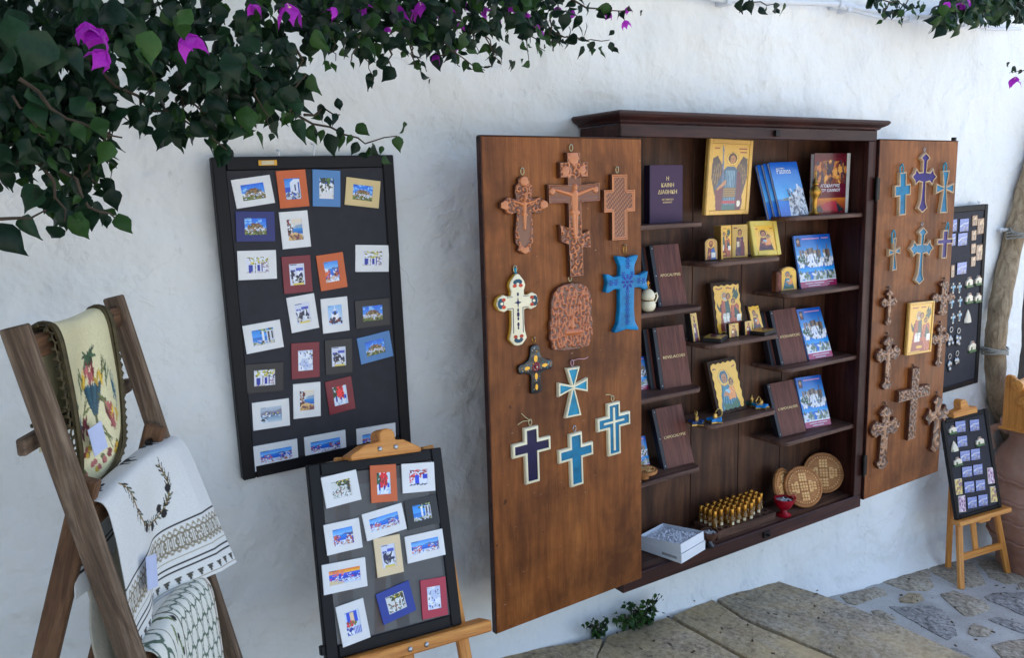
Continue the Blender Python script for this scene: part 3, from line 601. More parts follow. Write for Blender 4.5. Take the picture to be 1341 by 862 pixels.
# magnet board on the wall beyond the right door
x_, z_, a_, w_, h_ = quad_fit(T(0, -.03, 0), [(1231, 270), (1293.5, 269.5), (1281, 500), (1220, 521)])
MW = frame((x_, -.03, z_), 0, 0, a_)
m3 = thing('magnet_board', 'black framed board of small magnets hanging on the wall behind the right cabinet door', 'display board', MW)
board_parts(m3, w_, h_, .03, .028, M_FELT)
for x in (-.1, .06, .14): MB().tube([(x, .01, h_/2), (x, 0, h_/2+.012), (x+.004, .015, h_/2+.016)], .003, 6).build('hanging_hook', M_PIPE, m3)

# ---- the little magnets
M_MAGPRINT = vcol('magnet_print', .25, .8); M_CER = plain('cream_ceramic', (226, 214, 190), .35, .08, 60, .1, 200, Coat_Weight=.6)
M_GREENC = plain('green_glaze', (64, 104, 56), .35, .3, 90); M_REDC = plain('red_glaze', (150, 48, 34), .4, .2, 90); M_TEALC = plain('teal_enamel', (28, 138, 176), .22, .25, 60, 0, 0, 0, Coat_Weight=.7)
M_DARKMET = plain('dark_iron', (40, 38, 38), .45, .2, 40, .1, 200, .8)
_art = {}
def magart(kind):
    if kind in _art: return _art[kind]
    c = Cv(14, 14, (40, 74, 150), len(_art))
    if kind == 'sea': c.grad(0, 1, (46, 84, 166), (92, 120, 190)); c.line([(.1, .4), (.5, .6), (.9, .62)], .06, (170, 184, 214)); c.dabs(.1, .1, .9, .5, [(60, 70, 110), (120, 130, 160)], 8, .09)
    if kind == 'wood': c.rect(0, 0, 1, 1, (150, 112, 80)); c.dabs(0, 0, 1, 1, [(90, 62, 48), (196, 160, 120), (120, 84, 60)], 20, .12); c.ell(.5, .7, .16, .14, (206, 170, 130))
    if kind == 'purple': c.rect(0, 0, 1, 1, (186, 160, 190)); c.dabs(.1, .05, .9, .95, [(110, 50, 120), (150, 90, 150), (226, 214, 226)], 22, .11)
    if kind == 'yellow': c.rect(0, 0, 1, 1, (206, 180, 90)); c.dabs(.1, .05, .9, .95, [(120, 70, 60), (150, 110, 50), (90, 60, 110)], 20, .11)
    _art[kind] = c.noise(5); return c
def flat_magnet(M, c4, kind, label, group):
    x, z, a, w, h = quad_fit(M, c4); o = thing('souvenir_magnet', label, 'magnet', M @ T(x, 0, z) @ RY(a), group)
    MB().box(-w/2, w/2, -.005, 0, -h/2, h/2).build('tile', M_CER if kind in ('purple', 'yellow') else M_BLKWOOD if kind == 'sea' else plain('magnet_wood', (120, 84, 56), .6), o, .001)
    sheet('print', magart(kind), w*.94, h*.94, M_MAGPRINT, o, T(0, -.0055, 0))
def house_magnet(M, px, py, wpx, label, group, cone=False):
    c = bhit(M, px, py); w = (bhit(M, px+wpx/2, py)-bhit(M, px-wpx/2, py)).length; o = thing('house_magnet', label, 'magnet', M @ T(c.x, 0, c.z), group)
    if cone: MB().lathe([(w*.5, -w*.5), (w*.46, -w*.2), (w*.3, w*.2), (w*.12, w*.5), (.002, w*.62)], 12, T(0, -.006, 0) @ Matrix.Diagonal((1, .5, 1, 1))).build('rock', M_CER, o, 0, 50); MB().box(-w*.4, w*.4, -.014, -.002, -w*.5, -w*.28).build('base', M_GREENC, o, .001); return
    MB().prism([(-w/2, -w*.3), (w/2, -w*.3), (w*.5, w*.15), (w*.28, w*.2), (w*.2, w*.42), (-.1*w, w*.45), (-w*.2, w*.2), (-w*.48, w*.1)], -.011, 0).build('house', M_CER, o, .002)
    MB().box(-w*.52, w*.52, -.014, -.001, -w*.48, -w*.3).build('garden', M_GREENC, o, .002); MB().box(-.12*w, .18*w, -.013, -.011, w*.30, w*.40).build('roof', M_REDC, o, .001)
    MB().box(-.25*w, -.08*w, -.013, -.011, -.28*w, -.02*w).build('door', M_GREENC, o)
q = lambda x0, y0, x1, y1, f: [f(x0, y0), f(x1, y0-.04*(x1-x0)), f(x1, y1-.04*(x1-x0)), f(x0, y1)]
e5 = lambda x, y: (1200+x/2.695, 470+y/2.695)
FM2 = ME2 @ T(0, .0055, 0); G2 = 'magnets on the small easel board'
names = ['left one of the top pair', 'right one of the top pair', 'single one in the second row', 'left one of the third pair', 'right one of the third pair', 'left one of the fourth pair', 'right one of the fourth pair', 'left one of the fifth pair', 'right one of the fifth pair', 'left one of the lowest pair', 'right one of the lowest pair']
for nm, b in zip(names, [(133, 217, 172, 262), (184, 212, 220, 257), (140, 270, 178, 313), (150, 322, 188, 365), (188, 315, 223, 360), (157, 378, 195, 420), (196, 370, 232, 412), (165, 430, 203, 475), (205, 425, 241, 468), (176, 485, 212, 530), (214, 477, 250, 522)]):
    x0, y0, x1, y1 = b; x1 -= 2; flat_magnet(FM2, [e5(x0, y0+4), e5(x1, y0), e5(x1+3, y1-4), e5(x0+3, y1)], 'sea', 'square blue sea magnet on the small easel board, '+nm, G2)
for nm, (x, y, w, cn) in zip(['topmost at the left edge', 'middle one at the left edge', 'lowest one at the left edge', 'alone at the right'], [(124, 250, 34, False), (131, 310, 34, True), (142, 362, 36, False), (220, 291, 36, False)]):
    house_magnet(FM2, *e5(x, y), w/2.695*.8, 'little ceramic house magnet on the small easel board, '+nm, G2, cn)
for kd, nm, b in [('purple', 'upper right', (248, 382, 272, 443)), ('purple', 'lower left', (146, 482, 170, 543)), ('yellow', 'left, above a purple one', (133, 422, 158, 482)), ('yellow', 'right, below a purple one', (258, 448, 282, 508))]:
    x0, y0, x1, y1 = b; flat_magnet(FM2, [e5(x0, y0+4), e5(x1, y0), e5(x1+3, y1-4), e5(x0+3, y1)], kd, f'tall {kd} saint magnet on the small easel board, {nm}', G2)
g1 = lambda x, y: (1240+x/4.79, 220+y/4.79); g4 = lambda x, y: (1120+x/2.973, 350+y/2.973)
FMW = MW @ T(0, .0055, 0); G3 = 'magnets on the right wall board'
for nm, b in [('topmost', (75, 318, 133, 402)), ('second from the top', (64, 408, 124, 490)), ('lowest, alone', (58, 592, 120, 670))]:
    x0, y0, x1, y1 = b; flat_magnet(FMW, [g1(x0, y0), g1(x1, y0-4), g1(x1-3, y1-5), g1(x0-3, y1)], 'sea', 'square blue sea magnet on the right wall board, '+nm, G3)
for nm, b in [('topmost, half hidden', (26, 322, 58, 402)), ('lower, half hidden', (18, 412, 50, 492))]:
    x0, y0, x1, y1 = b; flat_magnet(FMW, [g1(x0, y0), g1(x1, y0-4), g1(x1-3, y1-5), g1(x0-3, y1)], 'sea', 'blue sea magnet at the left of the right wall board, '+nm, G3)
for nm, b in [('small one at the very top', (155, 298, 187, 365)), ('large upper one', (187, 317, 228, 417)), ('small second one', (150, 392, 180, 457)), ('small third one', (148, 475, 176, 540)), ('large lower one', (179, 482, 218, 582)), ('small lowest one', (147, 557, 175, 620)), ('single one at the left', (22, 610, 42, 690))]:
    x0, y0, x1, y1 = b; flat_magnet(FMW, [g1(x0, y0), g1(x1, y0-4), g1(x1-3, y1-5), g1(x0-3, y1)], 'wood', 'brown wooden icon magnet on the right wall board, '+nm, G3)
for nm, x, y, w in [('upper left', 132, 715, 54), ('upper right', 189, 703, 50), ('middle left', 132, 815, 54), ('middle right', 187, 812, 50)]: house_magnet(FMW, *g1(x, y), w/4.79*.72, 'little ceramic house magnet on the right wall board, '+nm, G3)
house_magnet(FMW, *g4(433, 192), 8, 'little pale rock shaped magnet on the right wall board', G3, True); house_magnet(FMW, *g4(450, 308), 8.5, 'lowest ceramic house magnet, alone on the right wall board', G3)
def mini_cross(M, px, py, hpx, mat, label, group):
    c = bhit(M, px, py); h = (bhit(M, px, py+hpx/2)-bhit(M, px, py-hpx/2)).length; w = h*.72
    o = thing('cross_magnet', label, 'magnet', M @ T(c.x, 0, c.z), group); pts = lambda k: [(-.13*w*k, -h/2*k), (.13*w*k, -h/2*k), (.13*w*k, .02*h), (.5*w*k, .0), (.5*w*k, .27*h), (.13*w*k, .25*h), (.13*w*k, h/2*k), (-.13*w*k, h/2*k), (-.13*w*k, .25*h), (-.5*w*k, .27*h), (-.5*w*k, 0), (-.13*w*k, .02*h)]
    MB().prism(pts(1.12), -.005, 0).build('border', M_CER, o, .0008); MB().prism([(x*.8, z*.84) for x, z in pts(1)], -.007, -.004).build('enamel', mat, o, .0005)
for nm, p in [('first row left', g1(35, 755)), ('first row right', g1(74, 752)), ('second row left', g1(26, 848)), ('second row right', g1(78, 838)), ('third row left', g4(378, 200)), ('third row right', g4(403, 190))]: mini_cross(FMW, *p, 12, M_TEALC, 'tiny teal cross magnet on the right wall board, '+nm, G3)
def charm(M, px, py, label):
    c = bhit(M, px, py); o = thing('key_charm', label, 'key ring', M @ T(c.x, 0, c.z), 'pewter charms on the right wall board'); o.scale = (1.7, 1.7, 1.7); r = random.Random(int(px*7+py))
    MB().tube([(.008*math.cos(t), -.004, .02+.008*math.sin(t)) for t in [i*math.pi/5 for i in range(11)]], .0016, 5).build('ring', M_STEEL, o, 0, 60)
    m = MB()
    for k in range(5): m.ball((r.uniform(-.01, .01), -.005, r.uniform(-.028, .01)), r.uniform(.005, .009), 7, sq=(1, .5, 1.2))
    m.build('figure', M_STEEL, o, 0, 60)
for nm, (x, y) in [('upper left', (367, 268)), ('upper right', (396, 272)), ('lower left', (361, 372)), ('lower right', (390, 360))]: charm(FMW, *g4(x, y), 'pewter key charm on the right wall board, '+nm)

# ================================================================== TEXTILE RACK
M_OLDW = wood('weathered_rack_wood', (60, 47, 38), (116, 97, 80), (172, 154, 134), 'Z', 3.2, .72, .5, 12, .6)
M_OLDW2 = wood('reddish_rack_wood', (64, 45, 32), (116, 86, 62), (158, 126, 96), 'Z', 3.2, .68, .4, 12, .5)
RB = .4968; ra = Vector((math.sin(RB), math.cos(RB), 0)); rq = Vector((math.cos(RB), -math.sin(RB), 0)); ZU = Vector((0, 0, 1))
RT = Vector((.0242, -.714, 1.4351)); RT2 = RT+ra*.4064; dn = rq*.2137-ZU
rk = thing('folding_rack', 'weathered wooden folding ladder rack hung with embroidered cloths', 'rack', T(RT.x+.2, RT.y+.1, upz(.2)))
def foot(P, D): return drop(P, D.normalized(), lambda x: upz(x)-.0)
for P, w, d in ((RT, .042, .026), (RT2, .038, .026)):
    part_beam('front_post', rk, foot(P, dn), P+Vector((0, 0, .012)), w, d, rq, M_OLDW, .003)
for P, t0 in ((RT+ra*.034, .30), (RT2-ra*.034, .30)):
    h0 = P+dn*t0; part_beam('rear_leg', rk, foot(h0, rq*-.33-ZU), h0+(rq*.33+ZU)*.03, .042, .024, rq, M_OLDW2, .003)
    MB().tube([h0-ra*.03, h0+ra*.03], .006, 10).build('pivot_bolt', M_DARKMET, rk, 0, 60, M=rk.matrix_world.inverted())
for k, t0 in enumerate((.03, .34, .63, .95, 1.22)):
    A = RT+dn*t0; part_beam('rung', rk, A-ra*.0 if k else A, RT2+dn*t0, .042, .02, ZU, M_OLDW2, .003)
part_beam('stay_bar', rk, RT+dn*.19-rq*.04-ra*.03, RT2+dn*.19-rq*.04+ra*.03, .03, .016, ZU, M_OLDW)

# cloths: rows run along the rung (a), columns run down each side
def cloth(name, label, path, u0, u1, cv, mat, fold=.004, mask=None, seed=1, uoff=None, sag=0):
    """path: (q, z) points from the back hem over the rung to the front hem, relative to the rung's near end"""
    nu, nv = cv.w, cv.h; P = np.array(path, float); L = np.concatenate([[0], np.cumsum(np.hypot(*np.diff(P, axis=0).T))]); s = np.linspace(0, L[-1], nv)
    # smooth the polyline a little
    Q = np.interp(s, L, P[:, 0]); Zz = np.interp(s, L, P[:, 1]); ker = np.hanning(max(5, nv//10)); ker /= ker.sum(); pad = len(ker)//2
    sm = lambda A: np.convolve(np.pad(A, pad, mode='reflect', reflect_type='odd'), ker, 'valid')[:nv]
    Q, Zz = sm(Q), sm(Zz); un = np.linspace(0, 1, nu)
    o = thing(name, label, 'textile'); return o, Q, Zz, s, L[-1], un
def cloth_build(o, part, A, Q, Zz, un, u0, u1, cv, mat, wav, keep=None):
    nv, nu = len(Q), len(un); v = np.zeros((nv, nu, 3)); a = np.array(ra); q_ = np.array(rq)
    for i in range(nv):
        for j in range(nu):
            k = wav(un[j], i/(nv-1)); u = u0+(u1-u0)*un[j]
            p = np.array(A)+a*(u+k[0])+q_*(Q[i]+k[1])+np.array((0, 0, Zz[i]+k[2])); v[i, j] = p
    idx = np.arange(nv*nu).reshape(nv, nu); f = np.stack([idx[:-1, :-1], idx[:-1, 1:], idx[1:, 1:], idx[1:, :-1]], -1).reshape(-1, 4)
    if keep is not None: kk = keep.reshape(-1); f = f[kk[f].all(1)]
    me = bpy.data.meshes.new(part); grid_mesh(me, v.reshape(-1, 3)-np.array(o.location), f); paint(me, srgb(cv.a).reshape(-1, 3)); me.shade_smooth()
    ob = link(part, me, o, None, mat); md = ob.modifiers.new('thickness', 'SOLIDIFY'); md.thickness = .0022; md.offset = 0; return ob, v
M_SATIN = vcol('embroidered_satin', .38, 0, .12); M_LINEN = vcol('embroidered_linen', .8, 0, .35)
M_TAG = plain('pale_blue_price_tag', (186, 196, 228), .6, .05)
M_LACE = plain('dark_bronze_lace', (72, 62, 36), .6, .35, 60, .4, 300, .35)
def pricetag(par, P, n, up, w, h, marks=3):
    x = up.cross(n).normalized(); M = Matrix(((x[0], -n[0], up[0], P[0]), (x[1], -n[1], up[1], P[1]), (x[2], -n[2], up[2], P[2]), (0, 0, 0, 1)))
    t = MB().box(-w/2, w/2, -.0012, 0, -h/2, h/2).build('price_tag', M_TAG, par, M=T(*(-par.location)) @ M)
    return t
# gold satin stole on the top rung
nu, nv = 120, 210; cv = Cv(nu, nv, (216, 208, 166), 5); G1, G2_, RD, TE, YE, PK = (92, 98, 56), (60, 84, 60), (118, 36, 44), (44, 92, 110), (196, 160, 50), (176, 96, 96)
cv.a += (np.sin(cv.U*9+cv.V*4)*6)[..., None]
def fv(v): return .40+.60*(1-v)                      # fraction v up from the front hem -> canvas V (front hem at V=1)
FV = lambda v: 1-.58*(1-v)                           # v 0..1 from top of the rung to the tip
def petal(x, v, rx, rv, c, rot=0): cv.ell(x, FV(v), rx, rv, c, rot)
[cv.line([(.42+.03*k, FV(.43)), (.53, FV(.60))], .008, tuple(np.array(TE)*(.7+.15*(k % 3)))) for k in range(8)]; cv.line([(.53, FV(.6)), (.52, FV(.78))], .008, G1)
for x, v, c in [(.52, .31, RD), (.48, .34, PK), (.56, .35, RD), (.52, .37, PK), (.5, .28, G2_), (.55, .27, G2_), (.70, .58, PK), (.66, .62, RD), (.73, .62, YE), (.70, .66, PK), (.38, .62, RD), (.34, .66, (80, 30, 40)), (.42, .66, RD), (.28, .64, YE), (.30, .60, TE), (.42, .40, YE), (.64, .40, YE)]: [petal(x+cv.r.normal(0, .02), v+cv.r.normal(0, .012), .028, .010, tuple(np.array(c)*cv.r.uniform(.75, 1.25)), cv.r.uniform(0, 3)) for _ in range(5)]
for x, v, r, c in [(.36, .36, .6, G1), (.34, .40, .9, G2_), (.69, .34, -.6, G1), (.72, .38, -.9, G2_), (.78, .46, -1.2, TE), (.80, .52, -1.4, TE), (.62, .52, .4, G1), (.40, .54, -.5, G1), (.24, .50, .4, G2_), (.6, .72, .7, G1), (.42, .74, -.7, G1), (.47, .26, .3, G2_), (.57, .25, -.3, G2_)]: [petal(x+.012*k*math.cos(r+.5), v+.008*k*(-1)**k, .05, .0055, tuple(np.array(c)*(.8+.2*k)), r+.35*(k-1)) for k in range(3)]
for k in range(40):
    x = cv.r.uniform(.2, .85); petal(x, cv.r.uniform(.76, .9), .02, .01, [PK, G1, YE, RD][k % 4])
cv.noise(4)
A = RT+dn*.03
path = [(-.030, -.20), (-.026, -.08), (-.022, .0), (-.018, .034), (.014, .036), (.022, .005), (.024, -.1), (.024, -.22), (.024, -.31)]
o, Q, Zz, s, Lc, un = cloth('embroidered_stole', 'gold satin stole with flower embroidery and dark lace edge on the top rung', path, .07, .335, cv, M_SATIN)
o.location = A
vv = np.linspace(0, 1, nv)[:, None]; uu = un[None, :]
ftop = .42; fr_ = np.clip((vv-ftop)/(1-ftop), 0, 1)        # 0 at the rung, 1 at the tip
lim_hi = np.where(fr_ < .5, 1.0, 1-((fr_-.5)/.5)**2*.62)+0*uu; lim_lo = np.where(fr_ < .62, 0., ((fr_-.62)/.38)**1.6*.30)+0*uu
keep = (uu <= lim_hi) & (uu >= lim_lo)
ob, v = cloth_build(o, 'satin', A, Q, Zz, un, .075, .30, cv, M_SATIN, lambda u, t: (.012*(t-.42)*(t > .42), .022*math.sin(u*7+t*3)*abs(t-.42)*1.6, -.010*math.sin(u*3.1)*max(0., 1-abs(t-.42)/.14)), keep)
# lace: scalloped edging that follows the cut edge
edge = []
for i in range(nv):
    js = np.where(keep[i])[0]
    if len(js): edge.append(Vector(v[i, js[-1]]))
tip = [Vector(v[-1, j]) for j in np.where(keep[-1])[0][::-1]]; left = []
for i in range(nv-1, 4, -1):
    js = np.where(keep[i])[0]
    if len(js): left.append(Vector(v[i, js[0]]))
lac = MB(); loc = Vector(o.location)
def lace_run(pts, out):
    acc = 0; k = 0
    lac.tube([p+rq*.004-loc for p in pts[::3]], .0055, 6)
    lac.tube([p+rq*.003-out*.012-loc for p in pts[::3]], .003, 5)
    for a_, b_ in zip(pts[:-1], pts[1:]):
        acc += (b_-a_).length
        if acc > .015:
            acc = 0; k += 1; c = b_+out*.010
            lac.tube([c+(out*math.sin(t)+ (b_-a_).normalized()*math.cos(t))*.0095+rq*.002-loc for t in [j*math.pi/4 for j in range(9)]], .0021, 4, False)
            lac.ball(c+out*.013-loc, .0045, 5)
lace_run(edge, (ra-ZU*.15).normalized()); lace_run(left[:int(len(left)*.98)], (-ra).normalized())
lac.build('lace_trim', M_LACE, o, 0, 50)
lac = MB()
P0 = A+ra*.165+rq*.034+Vector((0, 0, -.205)); pricetag(o, P0, (rq+ra*-.3).normalized(), (ZU+ra*-.25).normalized(), .038, .058)

# white runner with the olive wreath on the second rung
nu, nv = 170, 280; cv = Cv(nu, nv, (216, 217, 215), 6); K, OL, GD, TA = (22, 22, 26), (58, 66, 48), (140, 112, 60), (150, 140, 112)
FT = .36; FV = lambda v: FT+(1-FT)*v                 # v: 0 rung .. 1 front hem
for vb in (.60, .845, .875): cv.line([(0, FV(vb)), (1, FV(vb))], .0035, K)
cv.line([(0, FV(.615)), (1, FV(.615))], .0016, TA); cv.line([(0, FV(.80)), (1, FV(.80))], .0016, TA)
for k in range(26):
    x = (k+.5)/26; cv.ring(x, FV(.705), .026, .030, (128, 120, 100), .16); cv.ring(x+.019, FV(.70), .02, .045, (150, 142, 120), .12)
for k in range(17):
    x = (k+.5)/17
    for d in (-.014, 0, .014): cv.line([(x, FV(.955)), (x+d, FV(.925))], .003, (70, 68, 60))
    cv.line([(x, FV(.965)), (x, FV(.93))], .003, (70, 68, 60))
cv.line([(0, FV(.975)), (1, FV(.975))], .002, TA)
for vb in (.08, .10): cv.line([(0, vb), (1, vb)], .004, K)
wr = [(.62, .20), (.67, .30), (.665, .40), (.61, .47), (.52, .50), (.42, .49), (.34, .44), (.28, .34), (.25, .22), (.20, .12)]
cv.line([(x, FV(v)) for x, v in wr], .0035, GD)
for i in range(len(wr)-1):
    for k in range(3):
        t = k/3; x = wr[i][0]*(1-t)+wr[i+1][0]*t; v = wr[i][1]*(1-t)+wr[i+1][1]*t; a = math.atan2((wr[i+1][1]-wr[i][1])*(1-FT)*nv, (wr[i+1][0]-wr[i][0])*nu)
        if i in (6, 7) and k % 2: continue
        for sg in (-1, 1): cv.ell(x+.014*sg*math.sin(a), FV(v)-.010*sg*math.cos(a), .022, .0042, [OL, K, (96, 104, 84)][(i+k) % 3], a+sg*.7)
for x, v in ((.36, .47), (.47, .52), (.60, .50), (.56, .45), (.66, .36)): cv.ell(x, FV(v), .024, .017, K)
for x in (.12, .5, .8): cv.dabs(x-.06, FV(-.02), x+.06, FV(.05), [OL, K], 9, .012, 1.5)
cv.noise(3)
A = RT+dn*.34
path = [(-.05, -.155), (-.045, -.08), (-.03, 0), (-.024, .036), (.024, .040), (.032, .02), (.037, -.03), (.040, -.12), (.042, -.21), (.043, -.275)]
o, Q, Zz, s, Lc, un = cloth('embroidered_runner', 'white linen runner with olive wreath and striped border on the middle rung', path, 0, 0, cv, M_LINEN); o.location = A
cloth_build(o, 'linen', A, Q, Zz, un, .03, .425, cv, M_LINEN, lambda u, t: (.02*max(0, t-.4)*(u-.3), .035*math.sin(u*6.5+.5+t)*max(0., abs(t-.38)-.04)+.035*max(0, t-.4)*(u-.35)+.085*max(0, t-.38)*min(1., max(0., (u-.45)/.4))**1.5+.012*math.sin(u*15+t*4)*max(0., abs(t-.4)-.1), -.012*(2*u-1)**2*min(1., max(0., (t-.25)*5))+.012*math.sin(u*3)*(t > .4)*(t-.4)))
P0 = A+ra*.115+rq*.062+Vector((0, 0, -.150)); pricetag(o, P0, (rq+ZU*.15).normalized(), (ZU+ra*.25).normalized(), .048, .062)
# third cloth, olive lattice, on the lower rung, and its long plain back drop
nu, nv = 150, 220; cv = Cv(nu, nv, (222, 222, 212), 8); FT = .40; LT = (84, 104, 88)
for j in range(14):
    for i in range(9):
        x = .44+i*.085+(j % 2)*.042; v = FV(.04+j*.085)
        if x < 1: cv.ring(x, v, .036, .030, LT, .11)
for j in range(7): cv.ring(.06+(j % 2)*.06, FV(.1+j*.11), .05, .05, LT, .14)
cv.line([(.40, FV(0)), (.40, 1)], .003, (96, 100, 84)); cv.line([(.20, FV(.05)), (.24, 1)], .003, (96, 100, 84))
for x, v, r in [(.30, .2, .4), (.34, .26, 1.2), (.28, .34, 2.2), (.33, .42, .9), (.30, .5, 1.8), (.35, .58, .5), (.29, .66, 2.4), (.33, .74, 1.2)]: cv.ell(x, FV(v), .035, .010, [(70, 96, 56), (110, 130, 80)][int(v*50) % 2], r); cv.ell(x+.03, FV(v+.03), .016, .013, K)
cv.line([(.96, FV(0)), (.96, 1)], .004, (150, 110, 90)); cv.noise(3)
A = RT+dn*.63
path = [(-.07, -.36), (-.06, -.2), (-.04, -.04), (-.022, .034), (.024, .036), (.036, .0), (.04, -.08), (.042, -.2), (.044, -.3)]
o, Q, Zz, s, Lc, un = cloth('embroidered_runner', 'white runner with green lattice and olive sprig embroidery on the lowest rung', path, 0, 0, cv, M_LINEN); o.location = A
cloth_build(o, 'linen', A, Q, Zz, un, .03, .335, cv, M_LINEN, lambda u, t: (0, .018*math.sin(u*8+1)*max(0., abs(t-.4)-.04)+.02*max(0, t-.4)*(u-.3), -.01*(2*u-1)**2))
P0 = A+ra*.27+rq*.056+Vector((0, 0, -.19)); pricetag(o, P0, (rq+ZU*.1).normalized(), ZU.copy(), .045, .05)
# plain scalloped cloth hanging behind the ladder
nu, nv = 60, 90; cv = Cv(nu, nv, (196, 190, 172), 9); cv.dabs(0, 0, 1, 1, [(190, 184, 166), (202, 196, 180)], 40, .12); cv.noise(3)
A = RT+dn*.34+rq*-.045
o = thing('plain_cloth', 'plain beige scalloped cloth hanging behind the rack', 'textile', T(*A))
un = np.linspace(0, 1, nu); Q = np.linspace(0, -.02, nv); Zz = np.linspace(-.06, -.62, nv)
cloth_build(o, 'linen', A, Q, Zz, un, .085, .36, cv, M_LINEN, lambda u, t: (-.012*abs(math.sin(t*14))*(u < .12), .018*math.sin(u*9+.6)*(.3+t), 0))

# ================================================================== CABINET
M_CAB = wood('dark_stained_cabinet_wood', (38, 18, 16), (66, 34, 30), (96, 54, 46), 'X', 2.4, .42, .18, 12, .4)
M_CABV = wood('dark_stained_upright_wood', (38, 17, 14), (68, 33, 28), (98, 54, 44), 'Z', 2.4, .45, .18, 12, .4)
M_BACK = wood('brown_back_plank_wood', (48, 28, 20), (86, 55, 38), (126, 86, 58), 'Z', 1.8, .5, .2, 9, .5)
M_SHELF = wood('walnut_shelf_wood', (60, 40, 34), (104, 76, 64), (142, 110, 94), 'X', 2.4, .45, .15, 12, .3)
def ply_mat(name, dark, mid, light):
    t = NT(name); v = t.coord((2.6, 2.6, 1.0)); w = t.noise(v, 1.9, 5, .6, 1.6)
    wv = t.n('ShaderNodeTexWave', wave_type='BANDS', bands_direction='X'); t.l(t.coord((1, 1, .28)), wv.inputs['Vector']); wv.inputs['Scale'].default_value = 9; wv.inputs['Distortion'].default_value = 9; wv.inputs['Detail'].default_value = 4; wv.inputs['Detail Scale'].default_value = 1.2
    fine = t.noise(t.coord((60, 60, 2.5)), 3, 5, .65)
    col = t.ramp(w, [(.28, rgba(dark)), (.5, rgba(mid)), (.75, rgba(light))])
    col = t.mix(.13, col, t.ramp(wv.outputs[0], [(.2, rgba(dark)), (.8, rgba(light))]))
    col = t.mix(.22, col, t.ramp(fine, [(.35, (.1, .1, .1)), (.65, (.9, .9, .9))]), 'OVERLAY')
    bl = t.noise(t.coord((1, 1, 1)), 3.2, 5, .62); d = srgb(dark)*.55
    col = t.mix(t.ramp(bl, [(.44, (0, 0, 0)), (.66, (.75, .75, .75))]), col, (*[float(x) for x in d], 1))
    kn = t.noise(t.coord((1, 1, 1)), 30, 2, .4); col = t.mix(t.ramp(kn, [(.735, (0, 0, 0)), (.76, (.7, .7, .7))]), col, (.03, .012, .006, 1))
    sc = t.noise(t.coord((2.5, 1, 9)), 16, 2); col = t.mix(t.ramp(sc, [(.715, (0, 0, 0)), (.735, (.45, .45, .45))]), col, (.46, .34, .25, 1)); s2 = t.noise(t.coord((30, 1, 3)), 2.2, 3); col = t.mix(t.ramp(s2, [(.70, (0, 0, 0)), (.73, (.4, .4, .4))]), col, (.06, .03, .015, 1))
    return t.done(col, t.ramp(bl, [(.3, (.36,)*3), (.7, (.52,)*3)]), 0, t.bump(fine, .12, .001), spec=.2, Coat_Weight=.06, Coat_Roughness=.3)
M_PLY = ply_mat('varnished_plywood', (88, 45, 17), (134, 76, 33), (160, 97, 47))
CX0, CX1, CZ0, CZ1, CD = 1.762, 3.129, .231, 1.858, .217
cb = Vector((2.44, 0, CZ0)); cab = thing('wall_cabinet', 'dark wooden wall cabinet with both plywood doors swung wide open', 'cabinet', T(*cb)); CI = T(*(-cb))
MB().box(CX0+.01, CX1-.01, -.006, -.001, CZ0+.02, CZ1-.005).build('back_panel', M_CABV, cab, M=CI)
sx = [CX0+.028, 2.01, 2.285, 2.56, 2.823, CX1-.028]
for a, b in zip(sx[:-1], sx[1:]): MB().box(a+.0018, b-.0018, -.02, -.007, .285, CZ1-.02).build('back_plank', M_BACK, cab, .0015, M=CI)
for a, b in ((CX0, CX0+.028), (CX1-.028, CX1)): MB().box(a, b, -CD+.021, -.0005, CZ0, CZ1-.001).build('side_panel', M_CABV, cab, .002, M=CI)
for a, b in ((CX0-.001, CX0+.05), (CX1-.05, CX1+.001)): MB().box(a, b, -CD, -CD+.0205, CZ0+.0575, 1.8155).build('stile', M_CABV, cab, .002, M=CI)
fa = MB().box(CX0-.001, CX1+.001, -CD-.001, -CD+.02, 1.816, CZ1).build('fascia', M_CAB, cab, .002, M=CI)
MB().box(CX0+.028, CX1-.028, -CD+.021, -.021, 1.835, 1.856).build('top_board', M_CAB, cab, M=CI)
rings = [(.0, 1.8585), (.007, 1.862), (.011, 1.868), (.022, 1.8735), (.031, 1.879), (.036, 1.886), (.036, 1.892), (.030, 1.8965), (-.05, 1.8975)]
m = MB(); vs_, fs_ = [], []
for e, z in rings: vs_ += [(CX0-e, -.001, z), (CX0-e, -CD-e, z), (CX1+e, -CD-e, z), (CX1+e, -.001, z)]
for i in range(len(rings)-1): fs_ += [(i*4+j, i*4+j+1, i*4+j+5, i*4+j+4) for j in range(3)]
k = (len(rings)-1)*4; m.add(vs_, fs_+[(k, k+1, k+2, k+3)]); m.build('cornice', M_CAB, cab, M=CI)
for x in (1.99, 2.36, 2.87): MB().tube([(x, -.02, 1.897), (x, -.02, 1.905)], .008, 8).tube([(x+.008*math.sin(t), -.02, 1.913+.010*math.cos(t)) for t in [i*math.pi/5 for i in range(11)]], .0028, 5).build('hanging_ring', M_DARKMET, cab, 0, 60, M=CI)
MB().box(CX0+.028, CX1-.028, -CD+.0205, -.0205, .258, .2855).build('floor_board', M_SHELF, cab, M=CI)
MB().box(CX0-.001, CX1+.001, -CD-.001, -CD+.02, CZ0, .2885).build('front_lip', M_CAB, cab, .003, M=CI)
MB().box(-.02, .02, -.008, 0, -.012, .012).tube([(0, -.008, 0), (0, -.022, 0)], .005, 6).build('latch', M_DARKMET, cab, .001, M=CI @ T(*wpt(1003, 700, -CD)))
MB().box(-.012, .012, -.012, 0, -.01, .012).build('latch', M_DARKMET, cab, .001, M=CI @ T(*wpt(1016, 175, -CD-.001)))
